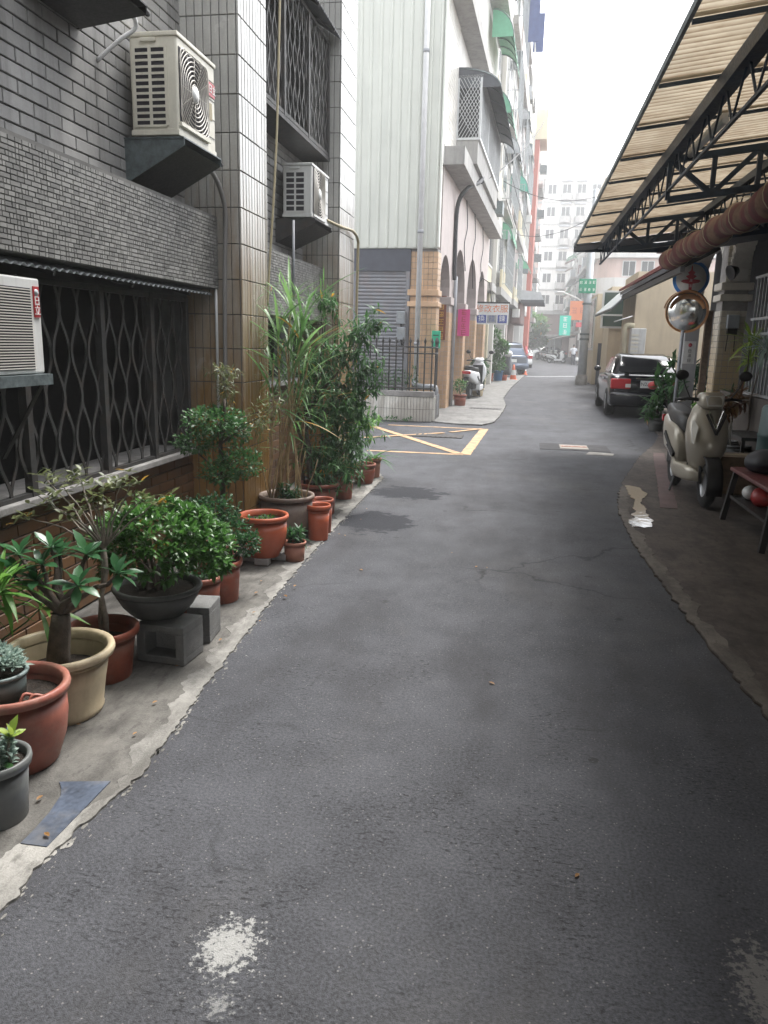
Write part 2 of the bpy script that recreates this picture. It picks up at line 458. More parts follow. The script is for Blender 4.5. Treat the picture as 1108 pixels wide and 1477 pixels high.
M['plate_b'] = pm('blue_steel_plate', (.085, .105, .145), .45, .35, var=.4, scale=5, dirt=(.26, .245, .22), dirtamt=.6)
M['siding'] = pm('pale_green_siding', (.62, .635, .575), .42, .0, var=.05, scale=2, bump=.02, dirt=(.42, .44, .40), dirtamt=.3, streak=True)
M['shutter'] = pm('shutter_slat', (.22, .225, .245), .5, .3, var=.14, scale=5, dirt=(.30, .19, .14), dirtamt=.30)
M['shutter_box'] = pm('shutter_box', (.075, .08, .10), .5, .2, var=.15)
M['pipe_w'] = pm('white_pvc', (.66, .66, .66), .4, var=.08, bump=0, dirt=(.4, .4, .4), dirtamt=.3)
M['pipe_g'] = pm('grey_pvc', (.30, .31, .33), .5, var=.2)
M['pinkwall'] = pm('pink_fine_tile', (.46, .39, .365), .6, var=.10, scale=3, fine=140, bump=.1, dirt=(.25, .21, .2), dirtamt=.4, streak=True)
M['cream_wall'] = pm('cream_render', (.55, .50, .36), .7, var=.10, dirt=(.3, .27, .2), dirtamt=.35, streak=True)
M['beige'] = pm('beige_render', (.56, .47, .34), .75, var=.10, scale=2, dirt=(.36, .29, .21), dirtamt=.45, streak=True)
M['grey_wall'] = pm('grey_render', (.36, .36, .37), .75, var=.14, scale=2, dirt=(.16, .155, .15), dirtamt=.5, streak=True)
M['white_wall'] = pm('white_render', (.62, .61, .58), .7, var=.08, scale=1, dirt=(.38, .36, .33), dirtamt=.5, streak=True)
M['pale_pink'] = pm('pale_pink_render', (.56, .42, .37), .7, var=.08, scale=1, dirt=(.38, .3, .27), dirtamt=.4, streak=True)
M['pale_yel'] = pm('pale_yellow_render', (.60, .54, .40), .7, var=.08, scale=1, dirt=(.38, .34, .27), dirtamt=.4, streak=True)
M['red_wall'] = pm('red_tile_wall', (.40, .12, .09), .6, var=.12, scale=2)
M['brown_wall'] = pm('brown_wall', (.20, .13, .12), .7, var=.15, scale=1)
M['slab'] = pm('balcony_slab', (.34, .33, .315), .8, var=.2, scale=3, dirt=(.15, .145, .14), dirtamt=.6, streak=True)
M['green_aw'] = pm('green_awning', (.12, .36, .22), .45, var=.12, bump=.03)
M['green_aw2'] = pm('teal_awning', (.10, .42, .32), .45, var=.12, bump=.03)
M['grey_aw'] = pm('grey_awning', (.42, .44, .46), .5, var=.12, bump=.03)
M['dark_aw'] = pm('dark_awning', (.06, .065, .075), .6, var=.2, bump=.05)
M['blue_cloth'] = pm('blue_cloth', (.06, .09, .22), .8, var=.2)
M['orange_sign'] = plain('orange_sign', (.62, .17, .045), .5)
M['red_sign'] = plain('red_sign', (.55, .04, .05), .5)
M['pink_sign'] = plain('pink_sign', (.72, .06, .26), .55)
M['green_sign'] = plain('green_sign', (.01, .24, .13), .45)
M['cyan_sign'] = plain('cyan_sign', (.02, .55, .40), .45)
M['blue_ink'] = plain('blue_ink', (.05, .08, .32), .5)
M['orange_ink'] = plain('orange_ink', (.70, .20, .05), .5)
M['yellow_ink'] = plain('yellow_ink', (.62, .33, .05), .5)
M['board_red'] = pm('weathered_red_board', (.22, .055, .022), .7, var=.3, scale=14)
M['postbox'] = plain('green_letterbox', (.015, .36, .20), .4)
M['blue_ring'] = plain('sign_blue', (.04, .24, .66), .4)
M['red_emblem'] = plain('sign_red', (.45, .03, .05), .45)
M['mirror'] = plain('mirror_face', (.86, .88, .85), .13, 1.0)
M['orange_rim'] = pm('faded_orange_rim', (.55, .26, .10), .5, var=.15)
M['wood'] = pm('weathered_wood', (.20, .145, .10), .8, var=.35, scale=18, bump=.4)
M['car_black'] = plain('black_car_paint', (.008, .0085, .012), .12, 0, .6)
M['car_grey'] = plain('blue_grey_car_paint', (.13, .155, .20), .25, .5, .5)
M['car_white'] = plain('white_car_paint', (.68, .68, .67), .25, 0, .5)
M['car_glass'] = plain('car_glass', (.01, .012, .014), .05, 0, .7)
M['chrome'] = plain('chrome', (.7, .7, .7), .2, 1.0)
M['tyre'] = pm('tyre', (.014, .014, .014), .85, var=.2, bump=.2)
M['rubber'] = plain('black_plastic', (.016, .016, .017), .55)
M['rim'] = plain('alloy_rim', (.35, .36, .37), .35, .8)
M['tail_red'] = plain('tail_lamp', (.42, .015, .02), .15, 0, .6)
M['lamp_clear'] = plain('clear_lamp', (.62, .62, .58), .15, 0, .6)
M['plate_w'] = plain('number_plate', (.66, .68, .66), .5)
M['plate_ink'] = plain('plate_ink', (.02, .035, .03), .5)
M['scoot'] = plain('champagne_paint', (.36, .33, .27), .28, .25, .5)
M['scoot_w'] = plain('white_scooter_paint', (.68, .69, .70), .25, 0, .5)
M['seat'] = plain('black_seat', (.012, .012, .012), .5)
M['red_p'] = pm('red_plastic', (.40, .035, .035), .45, var=.15, bump=.03)
M['table_top'] = pm('red_brown_table', (.16, .05, .05), .4, var=.25, bump=.08)
M['barrel'] = pm('green_barrel', (.035, .085, .085), .5, var=.2, bump=.06)
M['blue_p'] = pm('blue_plastic', (.03, .14, .32), .5, var=.15, bump=.03)
M['cone'] = pm('traffic_cone', (.62, .13, .045), .55, var=.15, bump=.03)
M['cover'] = plain('black_cover', (.02, .022, .03), .6)
M['shirt'] = pm('white_shirt', (.66, .67, .70), .85, var=.12, bump=.2)
M['trousers'] = pm('navy_trousers', (.022, .026, .045), .85, var=.15, bump=.2)
M['skin'] = plain('skin', (.34, .20, .14), .55)
M['hair'] = plain('hair', (.02, .018, .017), .6)
M['bag'] = plain('white_bag', (.68, .68, .66), .5)
M['roof_red'] = pm('red_roof_tile', (.24, .055, .045), .55, var=.3, scale=6, dirt=(.1, .06, .05), dirtamt=.5)
M['cable_y'] = plain('old_cable', (.34, .29, .18), .6)
M['cable_g'] = plain('grey_cable', (.20, .19, .18), .6)
M['cable_k'] = plain('black_cable', (.02, .02, .022), .6)
M['tube_w'] = plain('lamp_tube', (.62, .64, .66), .4)
M['steel_grey'] = pm('grey_steel_pole', (.50, .53, .56), .5, .3, var=.12)
M['grey_box'] = pm('grey_meter_box', (.27, .29, .31), .5, .1, var=.15)
M['winframe'] = plain('pale_frame', (.58, .58, .56), .45)
M['green_glass'] = plain('green_glass', (.02, .055, .042), .15, 0, .5)
def m_poly():
    g = NG('yellowed_sheet')
    n = g.noise(1.5, 6, .65); st = g.noise(3.0, 6, .7, g.mapping(g.pos(), (.7, 1.6, 1)))
    cc = g.scale((.47, .415, .325), g.ramp(n, .3, .7, .7, 1.15))
    cc = g.mix(g.ramp(st, .56, .74, 0, .7), cc, (.22, .16, .10))
    oy = g.n('ShaderNodeSeparateXYZ'); g.l(g.objc(), oy.inputs[0])
    va = g.math('ABSOLUTE', g.math('SUBTRACT', g.math('FRACT', g.math('ADD', g.math('MULTIPLY', oy.outputs[1], 1/.076), g.ramp(g.noise(5, 2), .3, .7, -.04, .04))), .75))
    vd = g.math('MULTIPLY', g.ramp(va, .06, .22, 1, 0), g.ramp(g.noise(3, 5, .7, g.mapping(g.pos(), (.8, 2, 1))), .32, .62, .55, 1.0))
    cc = g.mix(vd, cc, (.17, .12, .075))
    g.color(cc); g.set(.5)
    tr = g.n('ShaderNodeBsdfTranslucent'); g.l(cc, tr.inputs[0])
    mx = g.n('ShaderNodeMixShader'); mx.inputs[0].default_value = .48
    g.l(g.b.outputs[0], mx.inputs[1]); g.l(tr.outputs[0], mx.inputs[2]); g.l(mx.outputs[0], g.o.inputs[0])
    return g.m
M['poly'] = m_poly()
def m_roll():
    g = NG('striped_rolled_canvas')
    sx = g.n('ShaderNodeSeparateXYZ'); g.l(g.pos(), sx.inputs[0])
    s = g.math('FRACT', g.math('MULTIPLY', g.math('ADD', sx.outputs[1], g.math('MULTIPLY', sx.outputs[2], .35)), 3.1))
    s2 = g.math('ADD', s, g.ramp(g.noise(9, 3), .3, .7, -.1, .1))
    cc = g.mix(g.ramp(s2, .42, .52), (.16, .035, .04), (.22, .13, .085))
    cc = g.mix(g.ramp(g.noise(6, 6, .7), .42, .66, 0, .8), cc, (.075, .035, .03))
    g.color(cc); return g.set(.8)
M['roll'] = m_roll()
def m_puddle():
    g = NG('wet_puddle')
    g.color(g.mix(g.ramp(g.noise(6, 4, .6, g.mapping(g.pos(), (1, 1, 1), (4, 2, 0))), .50, .58), (.012, .011, .010), (.11, .058, .022)))
    g.bump(g.noise(11, 3), .10, .01); return g.set(.05, 0, .7)
M['puddle'] = m_puddle()
M['white_strip'] = plain('white_tile_strip', (.62, .62, .6), .4)  # plain white tile colour for the narrow pier, no emission

# ------------------------------------------------------------------ tile fields
_tile_cache = {}
def tile_mesh(w, h, t, mat):
    k = (round(w, 4), round(h, 4), t, mat.name)
    if k not in _tile_cache:
        e = min(.003, w*.1)
        vs = [(0, 0, 0), (w, 0, 0), (w, h, 0), (0, h, 0), (0, 0, t-e), (w, 0, t-e), (w, h, t-e), (0, h, t-e), (e, e, t), (w-e, e, t), (w-e, h-e, t), (e, h-e, t)]
        fs = [(0, 1, 5, 4), (1, 2, 6, 5), (2, 3, 7, 6), (3, 0, 4, 7), (4, 5, 9, 8), (5, 6, 10, 9), (6, 7, 11, 10), (7, 4, 8, 11), (8, 9, 10, 11)]
        me = bpy.data.meshes.new('tile'); me.from_pydata(vs, [], fs); me.materials.append(mat); me.update()
        _tile_cache[k] = me
    return _tile_cache[k]
def place_tiles(parent, name, mat, lst, t=.012, maxobj=300):
    """lst: (origin, U, V, N, w, h) in world space"""
    lst = sorted(lst, key=lambda q: (q[0]-CAM).length)
    inv = wm(parent).inverted()
    rest = MB()
    for i, (o, U, Vv, N, tw, th) in enumerate(lst):
        jn = random.uniform(-.0015, .0015)
        oo = o+N*jn
        me = tile_mesh(tw, th, t, mat)
        m = Matrix(((U.x, Vv.x, N.x, oo.x), (U.y, Vv.y, N.y, oo.y), (U.z, Vv.z, N.z, oo.z), (0, 0, 0, 1)))
        if i < maxobj:
            obj(name, me, parent, inv @ m)
        else:
            rest.add([m @ v.co for v in me.vertices], [tuple(p.vertices) for p in me.polygons])
    if rest.v: stuff(rest.build(name+'_field', mat, parent))
def tile_rect(o, U, Vv, N, W_, H_, w, h, gap, bond=0.0, hole=None):
    U = V(U); Vv = V(Vv); N = V(N); o = V(o); out = []
    nr = int((H_+gap)/(h+gap)+.001)
    for r in range(nr):
        x = -((w+gap)*bond if (r % 2) else 0)
        while x < W_-.01:
            a = max(0, x); b = min(W_, x+w)
            if b-a > .015:
                c = (a+b)/2; z = r*(h+gap)
                if not (hole and hole(c, z+h/2)): out.append((o+U*a+Vv*z, U, Vv, N, round(b-a, 4), h))
            x += w+gap
    return out
def mosaic(parent, o, U, Vv, N, W_, H_, mat, rh=.020, gap=.0024):
    mb = MB(); U = V(U); Vv = V(Vv); N = V(N); o = V(o)
    z = 0
    while z+rh <= H_+.001:
        x = 0
        while x < W_:
            tw = random.choice((.021, .021, .045, .045, .069)); b = min(W_, x+tw)
            if b-x > .006:
                d = N*(.006+random.uniform(-.001, .001)); p = o+U*x+Vv*z; q = U*(b-x); r = Vv*rh; e = .0015
                mb.add([p, p+q, p+q+r, p+r, p+d+(U+Vv)*e, p+q+d+(-U+Vv)*e, p+q+r+d-(U+Vv)*e, p+r+d+(U-Vv)*e], [(0, 1, 5, 4), (1, 2, 6, 5), (2, 3, 7, 6), (3, 0, 4, 7), (4, 5, 6, 7)])
            x = b+gap
        z += rh+gap
    return stuff(mb.build('mosaic_tile_field', mat, parent))

def text_mesh(txt, size, mat, name='lettering', extr=.0):
    c = bpy.data.curves.new('t', 'FONT'); c.body = txt; c.size = size; c.align_x = 'CENTER'; c.align_y = 'CENTER'; c.extrude = extr; c.resolution_u = 2
    o = bpy.data.objects.new('t', c); col.objects.link(o)
    dg = bpy.context.evaluated_depsgraph_get()
    me = bpy.data.meshes.new_from_object(o.evaluated_get(dg)); me.name = name
    bpy.data.objects.remove(o); bpy.data.curves.remove(c)
    me.materials.clear(); me.materials.append(mat)
    return me
def frame_m(o, U, Vv, N): U = V(U).normalized(); Vv = V(Vv).normalized(); N = V(N).normalized(); return Matrix(((U.x, Vv.x, N.x, o[0]), (U.y, Vv.y, N.y, o[1]), (U.z, Vv.z, N.z, o[2]), (0, 0, 0, 1)))
def letter(parent, txt, size, mat, o, U, Vv, N, extr=.0015):
    return obj('lettering', text_mesh(txt, size, mat, extr=extr), parent, wm(parent).inverted() @ frame_m(V(o), U, Vv, N))
def glyph(mb, o, U, Vv, N, s, rng):
    """an illegible character: a few brush strokes in a square"""
    U = V(U); Vv = V(Vv); N = V(N); t = s*.11
    for k in range(3):
        y = (-.36+.36*k+rng.uniform(-.08, .08))*s; l = rng.uniform(.28, .45)*s
        mb.obox(V(o)+Vv*y, U, Vv, N, l, t/2, .002)
    for k in range(2):
        x = rng.choice((-.3, 0, .3))*s+rng.uniform(-.05, .05)*s; l = rng.uniform(.22, .45)*s
        mb.obox(V(o)+U*x+N*.0006, U, Vv, N, t/2, l, .002)

# ================================================================== THE SETTING
def jit_line(pts, step=.03, amp=.02, fr=7.0, seed=0.0):
    out = []
    for a, b in zip(pts[:-1], pts[1:]):
        a = V((a[0], a[1], 0)); b = V((b[0], b[1], 0)); n = max(1, int((b-a).length/step)); t = (b-a).normalized(); nn = V((-t.y, t.x, 0))
        for k in range(n):
            p = a.lerp(b, k/n)
            q = noise.fractal(V((p.x*fr+seed, p.y*fr, seed)), 1.0, 2.0, 4)
            out.append(p+nn*(amp*q))
    out.append(V((pts[-1][0], pts[-1][1], 0)))
    return out
def sheet(name, pts, z, mat, parent=None, thick=.02):
    mb = MB(); n = len(pts)
    top = [V((p[0], p[1], z)) for p in pts]; bot = [V((p[0], p[1], z-thick)) for p in pts]
    tris = tessellate_polygon([top])
    mb.add(top+bot, [tuple(t_) for t_ in tris]+[(i, (i+1) % n, n+(i+1) % n, n+i) for i in range(n)])
    return mb.build(name, mat, parent)
g0 = MB(); g0.add([(-400, -400, -.03), (400, -400, -.03), (400, 400, -.03), (-400, 400, -.03)], [(0, 1, 2, 3)])
struct(g0.build('ground', M['conc_f']))
r0 = MB(); r0.add([(-30, -12, 0), (30, -12, 0), (30, 150, 0), (-30, 150, 0)], [(0, 1, 2, 3)])
road = struct(r0.build('road', M['asphalt']))
# cement strip under the pots
edge = [(-1.26, -2), (-1.30, 1.5), (-1.335, 1.85), (-1.27, 2.3), (-1.33, 3.0), (-1.41, 4.1), (-1.47, 5.5), (-1.50, 7.0), (-1.52, 8.6), (-1.70, 9.25), (-2.46, 9.4)]
ej = jit_line(edge, .012, .018, 17, 2.0)
struct(sheet('pavement', [(-2.46, -2)]+[(p.x, p.y) for p in ej], .008, M['conc_l']))
ei = [(p.x-.075-.13*noise.fractal(V((p.y*2.5, 3, 0)), 1, 2, 5), p.y) for p in ej if p.y < 9.2]
eo = [(p.x+.004, p.y) for p in ej if p.y < 9.2]
struct(sheet('cement_edge', eo+ei[::-1], .0095, M['conc_edge']))
sm_ = MB()
for k in range(900):
    p = random.choice(ej)
    if p.y < .8 or p.y > 8.8: continue
    q = V((p.x+abs(random.gauss(0, .03))-.003, p.y, .0022)); rr = random.uniform(.002, .013)*(1 if q.x-p.x < .025 else .4); n = 9
    sm_.add([q+V((rr*math.cos(2*PI*i/n)*random.uniform(.5, 1.2)*.7, rr*math.sin(2*PI*i/n)*random.uniform(.5, 1.2)*1.5, 0)) for i in range(n)], [list(range(n))])
stuff(sm_.build('cement_smear', M['conc_edge'], road))
# steel plate let into the strip
pl = [G(86, 1132), G(160, 1131), G(68, 1226), G(30, 1221), G(48, 1203), G(72, 1176), G(88, 1152), G(89, 1141)]
o = sheet('floor_plate', [(p.x, p.y) for p in pl], .0125, M['plate_b'], thick=.004); tag(o, 'blue-grey steel cover plate set into the cement strip', 'floor plate')
# apron on the right under the canopy
ae = [(1.25, -2), (1.20, 2.4), (1.13, 3.2), (1.03, 4.6), (.96, 6.2), (.98, 7.5), (1.10, 8.5), (1.30, 9.6), (1.75, 11.6), (2.2, 13.2), (2.5, 14.6), (2.62, 17.2), (3.2, 18.2), (3.6, 40)]
aj = jit_line(ae, .02, .022, 11, 9.0)
struct(sheet('forecourt', [(p.x, p.y) for p in aj]+[(8, 40), (8, -2)], .010, M['conc_r']))
al = [(p.x+.005, p.y) for p in aj if p.y < 9.0]
ali = [(p.x+.10+.05*noise.fractal(V((p.y*3, 8, 0)), 1, 2, 4), p.y) for p in aj if p.y < 9.0]
M['conc_re'] = m_concrete('apron_edge', (.125, .11, .095), (.06, .052, .045), (.145, .125, .108), 8.0)
struct(sheet('forecourt_edge', al+ali[::-1], .014, M['conc_re']))
# pavement by the corner house
FO = V((-1.86, 16.4, 0)); FA = R(2.07)          # the far part of the street bears 2 degrees to the right
FU = V((math.sin(FA), math.cos(FA), 0)); FT = V((math.cos(FA), -math.sin(FA), 0))
def FW(s, t, z=0.0): return FO+FU*s+FT*t+V((0, 0, z))
pv = [(-1.72, 15.25), (-1.2, 15.0), (-.72, 15.0), (-.52, 15.6), (-.43, 17.3), (-.38, 20), (-.52, 23), (-.40, 28.7), (-.1, 36), (.3, 46)]
pj = jit_line(pv, .05, .03, 6, 4.0)
struct(sheet('pavement', [(p.x, p.y) for p in pj]+[(-1.2, 46), (-3, 24), (-2.2, 16)], .030, M['conc_f'], thick=.04))
# patches and stains on the road
def blob(pts, amp, seed): return [(p.x, p.y) for p in jit_line(pts+[pts[0]], .03, amp, 5, seed)]
# yellow box junction
def stripe(a, b, wd, mat=M['yellow_line'], z=.005):
    a = G(*a); b = G(*b); d = (b-a).normalized(); n = V((-d.y, d.x, 0))*wd/2
    l1 = jit_line([(a+n)[:2], (b+n)[:2]], .05, .012, 12, a.x); l2 = jit_line([(b-n)[:2], (a-n)[:2]], .05, .012, 12, b.x)
    return sheet('painted_line', [(p.x, p.y) for p in l1+l2], z, mat, road, .004)
stripe((671, 656), (699, 619), .15)
stripe((530, 650), (668, 656), .10)
stripe((560, 613), (690, 619), .10)
stripe((528, 612), (662, 655), .13, z=.009)
stripe((525, 632), (640, 625), .09, z=.0125)
stripe((650, 624), (695, 619), .09, z=.0125)
stripe((950, 655), (965, 735), .16, M['pink_line'], .0155)
stripe((760, 543), (828, 543), .22, M['white_line'])
# puddle in the gutter
pp = [G(*q) for q in ((903, 702), (922, 706), (934, 714), (931, 721), (927, 728), (931, 738), (941, 754), (938, 762), (930, 764), (910, 762), (907, 752), (914, 738), (915, 724), (905, 712))]
mbp = sheet('puddle', blob([(p.x, p.y) for p in pp], .05, 3), .0168, M['puddle'], None, .006); struct(mbp)
# manhole with painted lid, and a cut trench beside it
mh = thing('manhole_cover', 'rectangular manhole cover with pale worn lettering, set in the road', 'manhole', G(825, 645))
c = G(825, 645)
MB().box(c.x-.50, c.x+.55, c.y-.42, c.y+.34, -.01, .005).build('surround', pm('old_asphalt_patch', (.052, .052, .055), .85, var=.3, scale=5, fine=110, bump=.4, spec=.15), mh)
MB().box(c.x-.19, c.x+.24, c.y-.27, c.y+.24, 0, .009).build('lid', pm('worn_lid', (.19, .165, .14), .7, var=.3, scale=14, bump=.3), mh)
lm = MB(); rg = random.Random(4)
for i in range(5): glyph(lm, (c.x-.13+i*.078, c.y, .0105), (1, 0, 0), (0, 1, 0), (0, 0, 1), .11, rg)
lm.build('marking', M['terra_p'], mh)
p = [G(850, 652), G(886, 655), G(884, 658), G(845, 656)]
sheet('trench_scar', [(q.x, q.y) for q in p], .006, M['conc_edge'], road, .004)
for (a, b) in (((700, 591), .9), ((632, 629), 1.0)):
    q = G(*a); dr = thing('drain_grate', 'iron slot drain grate in the '+('pale pavement' if b < 1 else 'yellow box marking'), 'drain grate', (q.x, q.y, .01))
    zz = .034 if b < 1 else .014
    MB().box(q.x-.42*b, q.x+.42*b, q.y-.22, q.y+.22, 0, zz-.003).build('frame', M['iron_d'], dr)
    for k in range(9): MB().box(q.x-.38*b+k*.085*b, q.x-.345*b+k*.085*b, q.y-.18, q.y+.18, zz-.004, zz).build('slot_bar', M['iron'], dr)

# ================================================================== NEAR LEFT BUILDING
XW, XB, XP = -2.42, -2.17, -2.0
nb = thing('tiled_building', 'grey tiled building with mosaic bands and tall tiled pillars behind the pots', 'building', (XW, 5, 0))
P1, P2 = (5.40, 5.98), (8.36, 9.08)
HB = 10.5
b = MB(); b.box(XW-4, XW, -3, 9.3, 2.0, HB); b.box(XW-4, XW, -3, 9.3, 0, .72); b.box(XW-4, XW-.35, -3, 9.3, .72, 2.0)
b.build('wall', M['mortar'], nb)
place_tiles(nb, 'wall_tile', M['brick_g'], tile_rect((XW, 2.4, 2.37), (0, 1, 0), (0, 0, 1), (1, 0, 0), 3.0, 2.6, .227, .06, .008, .5)
            + tile_rect((XW, 5.98, 2.37), (0, 1, 0), (0, 0, 1), (1, 0, 0), 2.4, 1.2, .227, .06, .008, .5))
place_tiles(nb, 'plinth_tile', M['plinth_t'], tile_rect((XW, 1.2, 0.02), (0, 1, 0), (0, 0, 1), (1, 0, 0), 4.2, .68, .227, .06, .008, .5)
            + tile_rect((XW, 5.98, 0.02), (0, 1, 0), (0, 0, 1), (1, 0, 0), 2.4, 1.1, .227, .06, .008, .5), t=.014)
pt = []
for (y0, y1) in (P1, P2):
    MB().box(XW-.1, XP-.012, y0+.012, y1-.012, 0, HB).build('pillar', M['mortar'], nb)
    hh = 5.6 if y0 < 6 else 6.4
    pt += tile_rect((XP-.012, y0+.002, .03), (0, 1, 0), (0, 0, 1), (1, 0, 0), y1-y0-.004, hh, .052, .235, .006)
    pt += tile_rect((XW+.0, y0+.012, .03), (1, 0, 0), (0, 0, 1), (0, -1, 0), XP-XW-.001, hh, .052, .235, .006)
place_tiles(nb, 'pillar_tile', M['pillar_t'], pt)
# mosaic clad bands (balcony fronts)
for (y0, y1, z0, z1) in ((-1.0, 5.395, 1.885, 2.375), (5.985, 8.355, 1.75, 2.30)):
    MB().box(XW-.1, XB-.006, y0, y1, z0, z1).build('balcony_band', M['mortar_m'], nb)
    ys = max(y0, 2.2)
    mosaic(nb, (XB-.006, ys, z0+.004), (0, 1, 0), (0, 0, 1), (1, 0, 0), y1-ys-.002, z1-z0-.004, M['mosaic'])
# upper mosaic front above window 2
MB().box(XW-.1, -2.32, 5.985, 8.355, 4.55, HB-.2).build('balcony_band', M['mortar_m'], nb)
mosaic(nb, (-2.32, 5.99, 4.56), (0, 1, 0), (0, 0, 1), (1, 0, 0), 2.36, 1.6, M['mosaic'], .03)
for (y0, y1, z0, z1) in ((-2.5, 5.3, .74, 1.86), (6.0, 8.3, 1.15, 1.74), (6.0, 8.3, 3.42, 4.45)):
    x = -2.74 if z1 < 2 else XW+.012
    wn = MB().box(x-.02, x, y0, y1, z0, z1).build('window', M['glass_n'], nb)
    for k in range(5): MB().box(x, x+.03, y0+(y1-y0)*k/4.0-.02, y0+(y1-y0)*k/4.0+.02, z0, z1).build('window_frame', M['iron_d'], wn)
MB().box(XW-.3, XW+.10, -2, 5.35, .715, .755).build('sill', M['cement'], nb, bevel=.006)
MB().box(XW-.3, XW+.10, 6.0, 8.34, 1.10, 1.14).build('sill', M['cement'], nb, bevel=.006)

# wavy-bar window cages
def cage(x, y0, y1, z0, z1, posts, label, period=.46, pitch=.082, x2=None):
    t = thing('window_cage', label, 'window grille', (x, (y0+y1)/2, z0))
    n = int((y1-y0)/pitch)
    shp = {}
    for k in range(n):
        y = y0+pitch*(k+.5); s = 1 if k % 2 else -1
        if s not in shp:
            mb = MB(); ns = int((z1-z0)/.03); vs = []; fs = []
            for i in range(ns+1):
                z = (z1-z0)*i/ns; yy = s*pitch*.47*math.cos(2*PI*z/period)
                for dx in (-.003, .003):
                    for dy in (-.0105, .0105): vs.append((dx+s*.004, yy+dy, z))
            for i in range(ns):
                a = i*4; b_ = a+4
                for (p, q) in ((0, 1), (1, 3), (3, 2), (2, 0)): fs.append((a+p, a+q, b_+q, b_+p))
            mb.add(vs, fs); shp[s] = mb.mesh('wavy_bar', M['iron'])
        obj('wavy_bar', shp[s], t, Matrix.Translation((0, y-(y0+y1)/2, 0)))
    for yp in posts: MB().box(x-.02, x+.022, yp-.022, yp+.022, z0-.03, z1+.02).build('post', M['iron'], t)
    MB().box(x-.018, x+.018, y0, y1, z0-.018, z0+.012).build('bottom_rail', M['iron'], t)
    MB().box(x-.018, x+.018, y0, y1, z1-.012, z1+.018).build('top_rail', M['iron'], t)
    return t
cage(-2.375, 1.6, 5.27, .765, 1.80, (3.40, 4.12, 4.72, 5.25), 'dark wavy-bar iron cage over the ground-floor window behind the bonsai')
c2 = cage(-2.13, 6.02, 8.32, 3.42, 4.46, (6.05, 6.8, 7.55, 8.30), 'dark wavy-bar iron cage high between the two tiled pillars', .36, .07)
MB().box(-2.40, -2.11, 6.02, 8.34, 3.36, 3.395).build('floor_tray', M['iron'], c2)
# corrugated rain awnings
def corr_strip(name, label, p_in, p_out, y0, y1, mat, amp=.008, pitch=.06, th=.003):
    t = thing(name, label, 'awning', (p_in[0], (y0+y1)/2, p_in[1]))
    n = int((y1-y0)/pitch*6); vs = []
    for i in range(n+1):
        y = y0+(y1-y0)*i/n; dz = amp*math.sin(2*PI*(y-y0)/pitch)
        vs += [(p_in[0], y, p_in[1]+dz), (p_out[0], y, p_out[1]+dz), (p_in[0], y, p_in[1]+dz+th), (p_out[0], y, p_out[1]+dz+th)]
    fs = []
    for i in range(n):
        a = i*4; b = a+4
        fs += [(a, a+1, b+1, b), (a+2, b+2, b+3, a+3), (a+1, a+3, b+3, b+1)]
    m = MB(); m.add(vs, fs, True); m.build('corrugated_sheet', mat, t)
    for k in range(4):
        y = y0+(y1-y0)*(k+.5)/4
        MB().bar((p_in[0], y, p_in[1]-.02), (p_out[0], y, p_out[1]-.02), .02, .02).build('bracket', M['iron_d'], t)
    return t
corr_strip('corrugated_awning', 'thin corrugated metal awning over the ground-floor window cage', (-2.40, 1.90), (-2.20, 1.845), 2.3, 5.34, M['galv_l'])
corr_strip('corrugated_awning', 'dark ragged corrugated awning over the upper window cage', (-2.33, 4.72), (-2.0, 4.50), 6.0, 8.35, M['dark_aw'])

